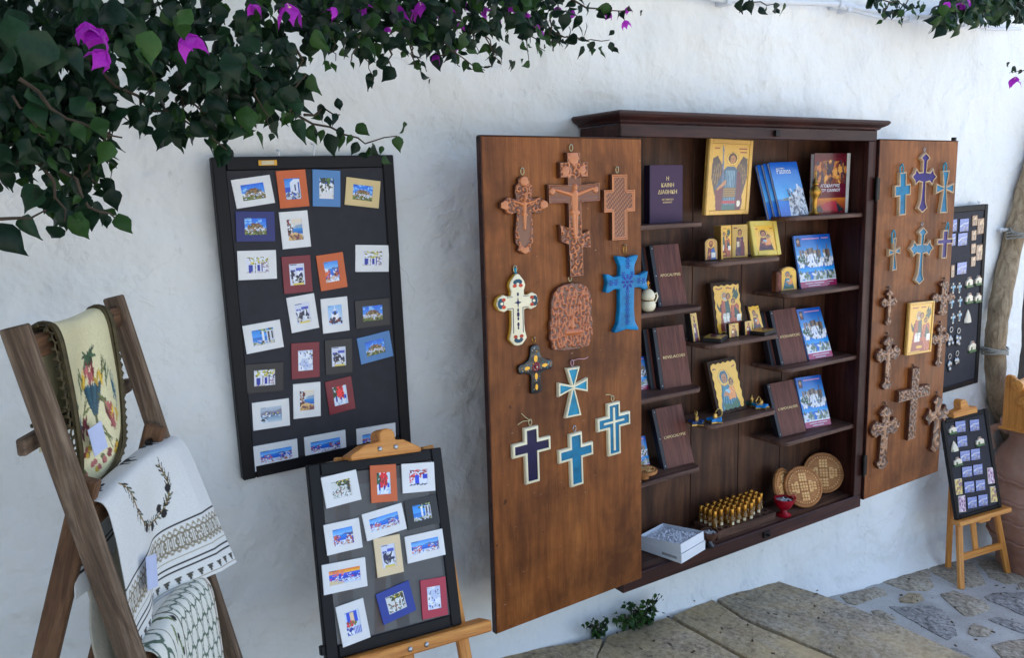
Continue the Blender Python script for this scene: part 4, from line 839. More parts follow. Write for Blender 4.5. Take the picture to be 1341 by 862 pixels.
def shelf(x0, x1, z, round_r, round_l):
    y0, y1, r = -.2, -.021, .035; pts = [(x0, y1)]
    pts += [(x0+r-r*math.cos(t), y0+r-r*math.sin(t)) for t in [i*math.pi/10 for i in range(6)]] if round_l else [(x0, y0)]
    pts += [(x1-r+r*math.sin(t), y0+r-r*math.cos(t)) for t in [i*math.pi/10 for i in range(6)]] if round_r else [(x1, y0)]
    MB().slab(pts+[(x1, y1)], z-.017, z).build('shelf', M_SHELF, cab, .003, M=CI)
SZ = (1.525, 1.222, .919, .613); MZ = (1.375, 1.07, .763)
for z in SZ: shelf(CX0+.029, 2.17, z, True, False); shelf(2.63, CX1-.029, z, False, True)
for z in MZ: shelf(2.2, 2.59, z, True, True)
# doors
MDL = frame((1.1982, -.2758, .2907), .0298); DLW, DLH = .618, 1.5155
MDR = frame((3.135, -.2266, .2639), .019); DRW, DRH = .608, 1.5576
for M, w, h, lb, ex in ((MDL, DLW, DLH, 'left door hung with carved and enamel crosses', 0), (MDR, DRW, DRH, 'right door hung with smaller crosses and one icon', 1)):
    d = MB().box(.004, w-.002, 0, .02, 0, h).build('door', M_PLY, cab, .002, M=CI @ M); d['label'] = lb
    MB().box(0, .0035, -.0008, .021, 0, h).build('edge_strip', M_CAB, d, .001)
    MB().box(.0036, w-.002, -.0008, .021, h+.0005, h+.003).build('edge_strip', M_CAB, d)
    hx = w if ex == 0 else 0
    for hz in ((.16, h-.2) if ex else ()): MB().box(hx-.012, hx+.012, -.003, .004, -.045, .045, T(0, 0, hz)).tube([(hx-.014 if ex else hx+.012, -.004, hz-.05), (hx-.014 if ex else hx+.012, -.004, hz+.05)], .006, 8).build('hinge', M_DARKMET, d, 0, 50)
    if ex: MB().box(w-.03, w-.015, .002, .018, h+.0035, h+.018).build('bolt', M_DARKMET, d)

# ================================================================== CROSSES AND PLAQUES ON THE DOORS
M_CARVE = vcol('copper_stained_carving', .3, .4); M_CARVED = wood('carved_brown_wood', (62, 34, 22), (108, 64, 42), (150, 98, 68), 'Z', 6, .45, .3, 6, .2)
M_IVORY = plain('ivory_glazed_ceramic', (236, 226, 192), .4, .05, 30, .06, 150, Coat_Weight=.2, Coat_Roughness=.15)
M_BISQ = plain('buff_ceramic', (188, 156, 120), .45, .15, 40, .1, 150)
def enamel(n, c): return plain('enamel_'+n, c, .3, .30, 26, .05, 60, Coat_Weight=.12, Coat_Roughness=.15, Specular_IOR_Level=.2)
E_TEAL, E_NAVY, E_VIOL, E_AQUA = enamel('teal', (0, 112, 150)), enamel('navy', (8, 5, 62)), enamel('violet', (36, 22, 108)), enamel('aqua', (0, 136, 172))
M_CORD = plain('pale_cord', (196, 184, 140), .8); M_CORDT = plain('turquoise_cord', (40, 150, 180), .8); M_BLKE = plain('black_enamel', (18, 16, 18), .3, .2, 40, 0, 0, 0, Coat_Weight=.5)
def mir(r): return r+[(-x, z) for x, z in r[::-1]]
def latin(tw=.28, th=.17, av=.68): return mir([(tw/2, 0), (tw/2, av-th/2), (.5, av-th/2), (.5, av+th/2), (tw/2, av+th/2), (tw/2, 1)])
def patee(t=.44, b=.62, e=.15, av=.62, n=.07): return mir([(b/2, 0), (n, av-.05), (.5, av-e), (.5, av+e), (n, av+.05), (t/2, 1)])
def concave(av=.66): return mir([(0, .035), (.14, .015), (.27, 0), (.285, .03), (.2, .12), (.17, .3), (.17, av-.09), (.30, av-.09), (.43, av-.13), (.5, av-.115), (.455, av), (.5, av+.115), (.43, av+.11), (.3, av+.07), (.17, av+.08), (.165, .86), (.25, .975), (.24, 1), (.1, .985), (0, .965)])
def budded(av=.68, tw=.2): return mir([(0, 0), (.10, .012), (.15, .05), (.20, .075), (.21, .115), (.16, .14), (tw/2, .17), (tw/2, av-.10), (.20, av-.10), (.26, av-.125), (.33, av-.135), (.38, av-.10), (.44, av-.085), (.5, av-.03), (.5, av+.03), (.44, av+.085), (.38, av+.10), (.33, av+.135), (.26, av+.125), (.20, av+.09), (tw/2, av+.09), (tw/2, .84), (.2, .86), (.24, .90), (.18, .94), (.12, .955), (.08, .99), (0, 1)])
def flame(av=.66, tw=.18): return mir([(0, 0), (.07, .03), (.20, .085), (.15, .13), (tw/2+.02, .19), (tw/2, .3), (tw/2-.01, av-.10), (.2, av-.085), (.33, av-.15), (.37, av-.07), (.5, av), (.37, av+.07), (.33, av+.15), (.2, av+.075), (tw/2-.01, av+.085), (tw/2, .85), (.2, .90), (.12, .95), (0, 1)])
def inset(pts, d):
    n = len(pts); A = sum(pts[i][0]*pts[(i+1) % n][1]-pts[(i+1) % n][0]*pts[i][1] for i in range(n)); s = 1 if A > 0 else -1; out = []
    for i in range(n):
        p0, p1, p2 = Vector(pts[i-1]), Vector(pts[i]), Vector(pts[(i+1) % n])
        a = (p1-p0); b = (p2-p1)
        if a.length < 1e-7 or b.length < 1e-7: continue
        a.normalize(); b.normalize(); na = Vector((-a.y, a.x))*s; nb = Vector((-b.y, b.x))*s; m = na+nb
        if m.length < .2: m = na
        k = min(2.2, 1/max(.35, m.normalized().dot(na))); out.append(tuple(p1+m.normalized()*d*k))
    return out
def dedupe(p):
    o = []
    for a in p:
        if not o or math.hypot(a[0]-o[-1][0], a[1]-o[-1][1]) > 1e-6: o.append(a)
    if math.hypot(o[0][0]-o[-1][0], o[0][1]-o[-1][1]) < 1e-6: o.pop()
    return o
class Hang:
    """place of a hanging piece read off its four extreme points on a door"""
    def __init__(s, M, f, top, bot, left, right, name, label, cat, group):
        t, b, l, r = [bhit(M, *f(*p)) for p in (top, bot, left, right)]
        s.H = math.hypot(t.x-b.x, t.z-b.z); s.a = math.atan2(b.x-t.x, t.z-b.z); a2 = math.atan2(r.z-l.z, r.x-l.x)
        s.W = math.hypot(r.x-l.x, r.z-l.z); s.a = .5*(s.a+max(-.12, min(.12, a2)))
        mid = (t+b)/2; s.M = M @ T(mid.x, 0, mid.z) @ RY(s.a) @ T(0, 0, -s.H/2); s.o = thing(name, label, cat, s.M, group)
    def P(s, unit): return dedupe([(x*s.W, z*s.H) for x, z in unit])
    def hook(s, mat=None, loop=.02): 
        H = s.H; MB().tube([(.006*math.sin(t), -.006, H+.004+loop*.5-loop*.5*math.cos(t)) for t in [i*math.pi/5 for i in range(11)]], .0014, 5).build('hanging_loop', mat or M_CORD, s.o, 0, 60)
        MB().tube([(0, 0, H+loop), (0, -.012, H+loop+.002)], .0016, 5).build('nail', M_STEEL, s.o)
def framed_cross(h, unit, body, glaze, d=.007, thick=.013, depth=.0035):
    """ceramic cross: raised rim round a sunken enamelled floor"""
    p = h.P(unit); i = inset(p, d); n = len(p)
    if len(i) != n: i = [(x*(1-2*d/h.W), (z-h.H/2)*(1-2*d/h.H)+h.H/2) for x, z in p]
    m = MB(); v = [(x, 0, z) for x, z in p]+[(x*1., -thick+.003, z) for x, z in p]+[(x+(a-x)*.35, -thick, z+(b-z)*.35) for (x, z), (a, b) in zip(p, i)]+[(a, -thick, b) for a, b in i]+[(a, -thick+depth, b) for a, b in i]
    f = [(r*n+k, r*n+(k+1) % n, (r+1)*n+(k+1) % n, (r+1)*n+k) for r in range(4) for k in range(n)]
    m.add(v, f); me = m.mesh('body'); bm = bmesh.new(); bm.from_mesh(me); bmesh.ops.recalc_face_normals(bm, faces=bm.faces); bm.to_mesh(me); bm.free(); me.shade_smooth(); me.set_sharp_from_angle(angle=.9); link('body', me, h.o, None, body)
    MB().prism(i, -thick+depth-.0002, -.001).build('enamel', glaze, h.o)
def sdpoly(U, V, pts):
    d = np.full(U.shape, 1e9); ins = np.zeros(U.shape, bool); n = len(pts)
    for i in range(n):
        (x0, y0), (x1, y1) = pts[i], pts[(i+1) % n]; dx, dy = x1-x0, y1-y0; L = dx*dx+dy*dy+1e-15
        t = np.clip(((U-x0)*dx+(V-y0)*dy)/L, 0, 1); d = np.minimum(d, np.hypot(U-x0-t*dx, V-y0-t*dy))
        if y0 != y1: ins ^= ((y0 > V) != (y1 > V)) & (U < (x1-x0)*(V-y0)/(y1-y0)+x0)
    return np.where(ins, d, -d)
def cap(U, V, a, b, r0, r1=None, hgt=1.):
    r1 = r0 if r1 is None else r1; dx, dy = b[0]-a[0], b[1]-a[1]; L = dx*dx+dy*dy+1e-12; t = np.clip(((U-a[0])*dx+(V-a[1])*dy)/L, 0, 1)
    d = np.hypot(U-a[0]-t*dx, V-a[1]-t*dy)/(r0+(r1-r0)*t); return np.sqrt(np.clip(1-d*d, 0, 1))*hgt
def relief(h, unit, thick, fn, ds=.0016, base=None, dark=(84, 38, 16), light=(206, 120, 60), part='carving', rim=.0):
    """solid outline block plus a carved height field on its face"""
    p = h.P(unit) if unit else h; o = h.o
    MB().prism(p, -thick, 0).build('block', base or M_CARVED, o, .001)
    xs_, zs_ = [q[0] for q in p], [q[1] for q in p]; X = np.arange(min(xs_), max(xs_)+ds, ds); Zv = np.arange(min(zs_), max(zs_)+ds, ds); U, V = np.meshgrid(X, Zv)
    sd = sdpoly(U, V, p); hh, kk = fn(U/h.W, V/h.H, sd, U, V); ok = sd > .0006
    hh = np.where(ok, hh, 0)
    idx = np.arange(U.size).reshape(U.shape); f = np.stack([idx[:-1, :-1], idx[:-1, 1:], idx[1:, 1:], idx[1:, :-1]], -1).reshape(-1, 4); f = f[ok.reshape(-1)[f].all(1)]
    v = np.stack([U, -thick-.0004-hh, V], -1).reshape(-1, 3); c = srgb(dark)[None]*(1-kk.reshape(-1, 1))+srgb(light)[None]*kk.reshape(-1, 1)
    used = np.unique(f); mp = np.full(len(v), -1); mp[used] = np.arange(len(used))
    me = bpy.data.meshes.new(part); grid_mesh(me, v[used], mp[f]); paint(me, c[used]); me.shade_smooth(); link(part, me, o, None, M_CARVE)
def scroll(U, V, k, s=0):
    """packed volutes: spirals about jittered centres"""
    rg = np.random.RandomState(int(k)+int(s*10)); pit = 11.5/k; best = np.full(U.shape, 1e9); out = np.zeros(U.shape); row = 0
    for z in np.arange(V.min()-pit, V.max()+pit, pit*.86):
        row += 1
        for x in np.arange(U.min()-pit, U.max()+pit, pit):
            cx, cz = x+(row % 2)*pit*.5+rg.normal(0, pit*.16), z+rg.normal(0, pit*.16); dx, dz = U-cx, V-cz; r = np.hypot(dx, dz); sg = rg.choice([-1, 1]); m = r < best
            out = np.where(m, np.sin(r*9.2/pit+sg*np.arctan2(dz, dx)*1.+rg.uniform(0, 6)), out); best = np.where(m, r, best)
    return out
def corpus(U, V, av, W, H, s=1., hg=.006):
    """stylised crucified figure; U, V in metres"""
    c = av*H; k = s*W; g = cap(U, V, (0, c-.02*k), (0, c-.30*k), .075*k, .06*k, hg)
    for q in (-1, 1): g = np.maximum(g, cap(U, V, (q*.05*k, c-.03*k), (q*.38*k, c+.06*k), .035*k, .022*k, hg*.75)); g = np.maximum(g, cap(U, V, (q*.03*k, c-.30*k), (q*.012*k, c-.72*k), .042*k, .024*k, hg*.85))
    g = np.maximum(g, cap(U, V, (.012*k, c+.075*k), (.012*k, c+.10*k), .048*k, None, hg*1.1)); g = np.maximum(g, cap(U, V, (-.06*k, c-.30*k), (.06*k, c-.32*k), .045*k, None, hg*.95)); return g
K1 = lambda x, y: (620+x/4.104, 140+y/4.104); K2 = lambda x, y: (620+x/4.309, 320+y/4.309); K3 = lambda x, y: (620+x/4.309, 460+y/4.309)
GL = 'crosses hung on the left cabinet door'
# lobed crucifix
h = Hang(MDL, K1, (257, 372), (262, 790), (122, 528), (378, 522), 'carved_crucifix', 'copper coloured carved crucifix with four lobed winged ends, top left on the left door', 'cross', GL)
lob = mir([(0, 0), (.09, .015), (.16, .055), (.13, .10), (.19, .15), (.20, .3), (.17, .44), (.16, .535), (.26, .515), (.36, .525), (.41, .575), (.5, .60), (.5, .665), (.41, .70), (.34, .735), (.24, .72), (.16, .71), (.19, .79), (.18, .88), (.12, .91), (.12, .96), (.07, .995), (0, 1)])
def f_lob(u, v, sd, U, V):
    W_, H_ = h.W, h.H; sc = scroll(U, V, 520); hh = .0022*np.clip(sd/.006, 0, 1)+.0022*sc; kk = np.clip(.4+.5*sc, .1, .85)
    for x, z in ((0, .94), (-.42, .635), (.42, .635), (0, .06)):
        d = np.hypot(U-x*W_, V-z*H_)/(.085*W_); hh = np.where(d < 1, .003+.003*np.sqrt(np.clip(1-d*d, 0, 1)), hh); kk = np.where(d < 1, .85, kk)
    ov = ((u/.135)**2+((v-.36)/.27)**2 < 1); hh = np.where(ov, .0008, hh); kk = np.where(ov, .15, kk)
    g = corpus(U, V, .66, W_, H_, .62, .0075); return np.maximum(hh, g), np.where(g > .001, 1., kk)
relief(h, lob, .012, f_lob, .0016); h.hook()
# large three-barred crucifix
h = Hang(MDL, lambda x, y: (x, y), (746, 199.7), (751, 361.8), (713.3, 255), (780.8, 252.5), 'carved_crucifix', 'large copper coloured three barred carved crucifix at the top of the left door', 'cross', GL)
orth = [(-.13, 0), (.14, 0), (.14, .235), (.30, .225), (.28, .375), (.13, .35), (.13, .60), (.5, .605), (.5, .755), (.13, .745), (.13, .80), (.27, .80), (.27, .925), (.13, .925), (.13, 1), (-.13, 1), (-.13, .925), (-.27, .925), (-.27, .80), (-.13, .80), (-.13, .745), (-.5, .755), (-.5, .605), (-.13, .60), (-.13, .405), (-.30, .435), (-.28, .295), (-.14, .265)]
def f_orth(u, v, sd, U, V):
    W_, H_ = h.W, h.H; rim_ = sd < .004; hh = np.where(rim_, .0045, .0006); kk = np.where(rim_, .45, .18)
    orn = (~rim_) & ((v < .46) | (v > .79)); sc = scroll(U, V, 430); hh = np.where(orn, .0015+.0034*np.clip(sc+.1, -.4, 1), hh); kk = np.where(orn, np.clip(.35+.7*sc, .1, .95), kk)
    bar = (~rim_) & (v > .60) & (v < .76); hh = np.where(bar & (np.abs(V % .02-.01) > .008), .0018, hh)
    for x, z, r in ((0, .955, .10), (-.42, .70, .055), (.42, .70, .055), (-.16, .86, .07), (.16, .86, .07)):
        d = np.hypot(U-x*W_, V-z*H_)/(r*W_); hh = np.where(d < 1, .0025+.0035*np.sqrt(np.clip(1-d*d, 0, 1)), hh); kk = np.where(d < 1, .85, kk)
    g = corpus(U, V, .68, W_, H_, .95, .0085); return np.maximum(hh, g), np.where(g > .001, 1., kk)
relief(h, orth, .014, f_orth, .0016, light=(202, 118, 62), dark=(90, 44, 22)); h.hook()
# framed cross
h = Hang(MDL, K1, (765, 362), (768, 715), (688, 505), (855, 500), 'carved_cross', 'copper coloured carved cross with double raised border, top right on the left door', 'cross', GL)
def f_fr(u, v, sd, U, V):
    b = np.where(sd < .0045, .004, np.where(sd < .0065, .001, np.where(sd < .0105, .003, .0)));  kk = np.where((sd < .0045) | ((sd > .0065) & (sd < .0105)), .95, .2)
    inn = sd > .0115; L = (np.sin(U*520)*np.sin(V*430+U*150) > .1); return b+np.where(inn & L, .0016, 0), np.where(inn, np.where(L, .6, .12), kk)
relief(h, latin(.50, .34, .60), .014, f_fr, .0012, light=(208, 124, 66)); h.hook()
# oval Nativity-like plaque, kept a generic crowd relief
h = Hang(MDL, K2, (535, 215), (540, 592), (415, 480), (660, 460), 'carved_plaque', 'oval copper coloured plaque carved with a crowd of small figures on the left door', 'plaque', None)
plq = mir([(0, 0), (.2, .005), (.4, .03), (.45, .07), (.44, .13), (.5, .2), (.48, .3), (.5, .42), (.46, .5), (.47, .6), (.46, .74), (.42, .86), (.32, .94), (.18, .985), (0, 1)])
def f_plq(u, v, sd, U, V):
    W_, H_ = h.W, h.H; sc = scroll(U, V, 400, 1); hh = .0016*np.clip(sc, -.5, 1)+.002; kk = np.clip(.3+.5*sc, .05, .8); rg = random.Random(3); g = np.zeros_like(U)
    for row, (z0, n) in enumerate(((.14, 10), (.30, 11), (.44, 9), (.60, 10), (.74, 9), (.86, 6))):
        for i in range(n):
            x = (i-(n-1)/2)*.86/n+rg.uniform(-.025, .025); z = z0+rg.uniform(-.028, .028)
            if z0 in (.30,) and abs(x) < .2: continue
            if abs(x) > .44: continue
            g = np.maximum(g, cap(U, V, (x*W_, (z-.05)*H_), ((x+rg.uniform(-.035, .035))*W_, (z+.025)*H_), .027*W_, .016*W_, .0048)); g = np.maximum(g, cap(U, V, (x*W_, (z+.052)*H_), (x*W_, (z+.053)*H_), .020*W_, None, .0062))
    g = np.maximum(g, cap(U, V, (-.12*W_, .27*H_), (.20*W_, .265*H_), .06*W_, .045*W_, .007)); g = np.maximum(g, cap(U, V, (.02*W_, .34*H_), (.02*W_, .48*H_), .045*W_, .04*W_, .006))
    return np.maximum(hh, g), np.where(g > .0012, .9, kk)
relief(h, plq, .013, f_plq, .0016, light=(192, 102, 46)); h.hook()
# white painted ceramic cross
def puffy(h, unit, mat, thick, part='body', round_=.005):
    p = h.P(unit); MB().prism(p, -thick, 0).build(part, mat, h.o, round_, 60, seg=2); return p
h = Hang(MDL, K2, (225, 165), (240, 568), (108, 318), (352, 300), 'painted_cross', 'white ceramic cross with painted folk ornament and yellow sides on the left door', 'cross', GL)
wc = mir([(0, 0), (.09, .01), (.16, .06), (.21, .10), (.17, .19), (.15, .3), (.15, .50), (.24, .515), (.32, .49), (.44, .52), (.5, .60), (.46, .69), (.34, .73), (.24, .70), (.16, .70), (.15, .76), (.19, .84), (.16, .90), (.10, .95), (.05, .99), (0, 1)])
MB().prism(h.P(wc), -.012, 0).build('yellow_side', plain('yellow_ochre_glaze', (206, 156, 44), .35), h.o, .003)
p = [(x*.97, z) for x, z in h.P(wc)]; MB().prism(p, -.018, -.0122).build('white_face', M_IVORY, h.o, .004, 60, seg=2)
E_DTEAL, E_RED = enamel('deep_teal', (16, 70, 92)), enamel('brick_red', (190, 60, 36)); E_LINE = enamel('ink_blue', (26, 34, 80))
def daub(par, name, pts, mat, y): return MB().prism(pts, y-.0008, y).build(name, mat, par)
def circ(x, z, rx, rz, n=10, a=0): return [(x+rx*math.cos(t)*math.cos(a)-rz*math.sin(t)*math.sin(a), z+rx*math.cos(t)*math.sin(a)+rz*math.sin(t)*math.cos(a)) for t in [i*2*math.pi/n for i in range(n)]]
Wd, Hd = h.W, h.H
for x, z, dx, dz in ((0, .87, 0, 1), (-.37, .61, -1, 0), (.37, .61, 1, 0), (0, .10, 0, -1)):
    daub(h.o, 'painted_arc', circ(x*Wd+dx*.02*Wd, z*Hd+dz*.015*Hd, .105*Wd if dz else .07*Wd, .045*Hd if dz else .075*Hd), E_DTEAL, -.018)
    for s in (-1, 1): daub(h.o, 'painted_petal', circ(x*Wd-dx*.045*Wd+(s*.07*Wd if dz else 0), z*Hd-dz*.032*Hd+(0 if dz else s*.05*Hd), .045*Wd, .025*Hd, 8), E_RED, -.0182)
    daub(h.o, 'painted_spot', circ(x*Wd, z*Hd-dz*.01*Hd, .035*Wd, .02*Hd, 8), M_IVORY, -.0184)
pl_ = mir([(.025, .17), (.028, .58), (.22, .585), (.22, .60), (.03, .61), (.025, .80)])
for s in (-1, 1): daub(h.o, 'painted_line', [(s*(.105)*Wd, .18*Hd), (s*.118*Wd, .18*Hd), (s*.118*Wd, .53*Hd), (s*.105*Wd, .53*Hd)], E_LINE, -.018); daub(h.o, 'painted_line', [(s*.12*Wd, .535*Hd), (s*.25*Wd, .535*Hd), (s*.25*Wd, .528*Hd), (s*.12*Wd, .526*Hd)], E_LINE, -.0181); daub(h.o, 'painted_line', [(s*.12*Wd, .69*Hd), (s*.25*Wd, .688*Hd), (s*.25*Wd, .682*Hd), (s*.12*Wd, .684*Hd)], E_LINE, -.0181)
daub(h.o, 'painted_star', [(math.cos(i*math.pi/6)*(.085 if i % 3 == 0 else .03)*Wd, .605*Hd+math.sin(i*math.pi/6)*(.085 if i % 3 == 0 else .03)*Wd*1.2) for i in range(12)], E_LINE, -.0183)
for z, r in ((.44, .03), (.50, .02), (.38, .02), (.30, .026), (.25, .018), (.72, .022)): daub(h.o, 'painted_bead', circ(0, z*Hd, r*Wd, r*Wd*1.7, 8), E_LINE, -.0182)
h.hook(); MB().ball((0, -.004, h.H+.012), .006, 8).ball((.002, -.004, h.H+.003), .005, 8).build('bead', E_AQUA, h.o, 0, 60)
# blue concave cross
h = Hang(MDL, K2, (850, 60), (840, 490), (725, 225), (965, 200), 'enamel_cross', 'bright blue ceramic cross with forked ends at the right edge of the left door', 'cross', GL)
puffy(h, concave(), enamel('sky_blue', (0, 122, 176)), .02)
E_BLU2 = enamel('deep_blue', (6, 52, 150))
def rosette(par, x, z, r, mat, y, n=8):
    m = MB()
    for i in range(n): m.prism(circ(x+.62*r*math.cos(i*2*math.pi/n), z+.62*r*math.sin(i*2*math.pi/n), r*.30, r*.17, 8, i*2*math.pi/n), y-.0008, y)
    m.prism(circ(x, z, r*.22, r*.22, 8), y-.001, y); m.build('rosette', mat, par)
rosette(h.o, 0, .655*h.H, .028, E_BLU2, -.0202)
for x, z in ((0, .86), (0, .93), (-.27, .66), (.27, .66), (-.38, .655), (.38, .655), (0, .53), (0, .45), (0, .37), (0, .29), (0, .21), (0, .13), (-.1, .75), (.1, .75)): rosette(h.o, x*h.W, z*h.H, .012, E_BLU2, -.0202, 6)
h.hook(M_BRASS, .03)
# black jewelled cross
h = Hang(MDL, K2, (335, 565), (345, 840), (242, 700), (435, 665), 'jewelled_cross', 'small black cross set with coloured beads and a red centre on the left door', 'cross', GL)
jb = mir([(0, 0), (.14, .01), (.155, .06), (.14, .38), (.20, .42), (.36, .455), (.47, .45), (.5, .52), (.5, .6), (.45, .65), (.34, .655), (.20, .72), (.15, .80), (.13, .95), (.1, .99), (0, 1)])
puffy(h, jb, M_BLKE, .012, 'body', .003); jm = [M_STEEL, plain('gold_paint', (200, 156, 60), .35, .1, 30, 0, 0, .7), E_AQUA, enamel('ruby', (150, 20, 50))]; rg = random.Random(4)
for k in range(46):
    x, z = (rg.uniform(-.10, .10), rg.uniform(.04, .96)) if k % 2 else (rg.uniform(-.44, .44), rg.uniform(.48, .63))
    MB().ball((x*h.W, -.012, z*h.H), rg.uniform(.0016, .0032), 7, sq=(1, .6, 1)).build('bead', jm[k % 3], h.o, 0, 60)
for i in range(10): MB().ball((.012*math.cos(i*.628), -.0125, .555*h.H+.012*math.sin(i*.628)), .0034, 7, sq=(1, .6, 1)).build('bead', jm[3], h.o, 0, 60)
MB().ball((0, -.013, .555*h.H), .007, 10, sq=(1, .6, 1)).build('centre_bead', jm[3], h.o, 0, 60); MB().ball((0, -.017, .555*h.H), .003, 7).build('centre_pearl', M_IVORY, h.o, 0, 60)
for s in ((0, .72, .013, .02), (0, .36, .010, .02), (-.26, .555, .02, .01), (.26, .555, .02, .01), (0, .14, .010, .018)): daub(h.o, 'gold_leaf', circ(s[0]*h.W, s[1]*h.H, s[2]*.55, s[3]*.55, 8), jm[1], -.0121)
h.hook(M_BRASS)
# the four white bordered enamel crosses
h = Hang(MDL, K3, (548, 90), (555, 367), (468, 215), (634, 190), 'enamel_cross', 'white bordered turquoise cross with flared arms on the left door', 'cross', GL); framed_cross(h, patee(.46, .56, .145, .60, .065), M_IVORY, E_AQUA, .0062); h.hook(plain('pink_cord', (196, 150, 160), .8)); MB().tube([(0, -.006, h.H+.02), (.02, -.01, h.H+.025), (.045, -.012, h.H+.022), (.06, -.012, h.H+.026)], .0012, 5).build('cord_end', _mc['pink_cord'], h.o)
h = Hang(MDL, K3, (315, 425), (325, 740), (212, 565), (427, 510), 'enamel_cross', 'white bordered dark navy cross, lowest at the left of the left door', 'cross', GL); framed_cross(h, latin(.37, .245, .64), M_IVORY, E_NAVY, .0082); h.hook()
MB().tube([(0, -.006, h.H+.02), (-.02, -.01, h.H+.035), (-.035, -.012, h.H+.05)], .0012, 5).build('cord_end', M_CORD, h.o); MB().tube([(0, -.006, h.H+.02), (-.03, -.01, h.H+.024), (-.05, -.012, h.H+.018)], .0012, 5).build('cord_end', M_CORD, h.o)
h = Hang(MDL, K3, (570, 458), (570, 757), (470, 600), (663, 535), 'enamel_cross', 'white bordered plain turquoise cross, bottom middle of the left door', 'cross', GL); framed_cross(h, latin(.37, .245, .63), M_IVORY, E_TEAL, .0078); h.hook(M_STEEL)
h = Hang(MDL, K3, (780, 288), (785, 583), (690, 420), (875, 370), 'enamel_cross', 'white cross with thin turquoise outline channel on the left door', 'cross', GL); framed_cross(h, latin(.38, .25, .64), M_IVORY, E_TEAL, .0075); MB().prism(h.P([(x*.62+0, .09+z*.82) for x, z in latin(.10, .05, .668)]), -.0125, -.006).build('inner_cross', M_IVORY, h.o, .001); h.hook()
MB().tube([(0, -.006, h.H+.02), (-.015, -.01, h.H+.03), (-.035, -.012, h.H+.034)], .0013, 5).build('cord_end', M_CORD, h.o)
# right door
K7 = lambda x, y: (1140+x/4.536, 190+y/4.536); K8 = lambda x, y: (1130+x/3.316, 360+y/3.316); GRD = 'crosses hung on the right cabinet door'
def ribbon(h, side=-1):
    MB().tube([(0, -.012, h.H*.98), (0, -.014, h.H+.018), (side*.012, -.014, h.H+.034), (side*.022, -.012, h.H+.02), (side*.02, -.012, h.H-.02)], .003, 6).build('ribbon', M_CORDT, h.o, 0, 60)
    MB().tube([(0, 0, h.H+.03), (0, -.014, h.H+.032)], .0018, 5).build('nail', M_STEEL, h.o)
for pts, unit, gl, lb in [(((175, 160), (175, 418), (127, 270), (222, 262)), latin(.44, .27, .58), E_TEAL, 'slim turquoise cross with ribbon loop, top left of the right door'),
        (((313, 42), (290, 405), (224, 175), (380, 175)), flame(.60), E_VIOL, 'violet cross with pointed ornate ends, top of the right door'),
        (((435, 150), (415, 405), (378, 255), (485, 245)), patee(.40, .44, .13, .58, .1), E_TEAL, 'turquoise flared cross, top right of the right door'),
        (((128, 550), (125, 745), (92, 635), (160, 620)), patee(.30, .42, .12, .58, .1), E_TEAL, 'smallest turquoise cross with looped ribbon, at the left of the right door'),
        (((300, 485), (270, 830), (215, 610), (362, 598)), flame(.63), E_TEAL, 'turquoise cross with pointed ornate ends in the middle of the right door'),
        (((432, 503), (418, 675), (375, 580), (470, 570)), latin(.34, .22, .60), E_VIOL, 'small violet cross at the right edge of the right door')]:
    h = Hang(MDR, K7, *pts, 'enamel_cross', lb, 'cross', GRD); framed_cross(h, unit, M_BISQ, gl, .0055 if h.W < .1 else .0065, .014)
    if 'ornate' in lb: h.hook(M_STEEL, .014)
    else: ribbon(h, 1 if 'violet' in lb else -1)
def f_brown(hh_, av, fig=True, k=420):
    def fn(u, v, sd, U, V):
        sc = scroll(U, V, k*.62, 2); hh = .0015+.0036*np.clip(sc, -.4, 1)*np.clip(sd/.006, 0, 1); kk = np.clip(.35+.6*sc, .05, .9); rim_ = sd < .003; hh = np.where(rim_, .003, hh); kk = np.where(rim_, .6, kk)
        if fig: g = corpus(U, V, av, hh_.W, hh_.H, .8, .006); hh = np.maximum(hh, g); kk = np.where(g > .001, .85, kk)
        return hh, kk
    return fn
BR = dict(dark=(70, 42, 26), light=(168, 118, 80))
for pts, unit, lb, fig, k, th in [(((107, 65), (95, 218), (68, 120), (136, 105)), budded(.66), 'small carved brown crucifix at the left, just under the enamel crosses', True, 500, .012),
        (((347, 25), (330, 175), (285, 105), (385, 95)), budded(.52, .26), 'squat carved brown cross with round lobed arms at the top right beside the icon', False, 420, .012),
        (((98, 265), (90, 497), (43, 345), (147, 325)), budded(.67, .22), 'carved brown crucifix left of the small icon', True, 440, .014),
        (((328, 215), (315, 397), (283, 280), (360, 270)), budded(.67, .24), 'carved brown crucifix right of the small icon', True, 460, .012),
        (((212, 402), (193, 712), (138, 520), (273, 490)), latin(.24, .155, .65), 'large straight brown cross carved all over with scrollwork, centre of the right door', False, 520, .018),
        (((90, 567), (68, 840), (25, 670), (148, 645)), budded(.66, .26), 'carved brown crucifix with leafy lobes in the lower left corner of the right door', True, 400, .014),
        (((317, 520), (295, 770), (255, 620), (363, 585)), flame(.66, .26), 'smooth carved brown cross with pointed ends in the lower right corner of the right door', False, 230, .014)]:
    h = Hang(MDR, K8, *pts, 'carved_cross', lb, 'cross', GRD); relief(h, unit, th, f_brown(h, .68, fig, k), .0018, **BR); h.hook(M_DARKMET, .012)

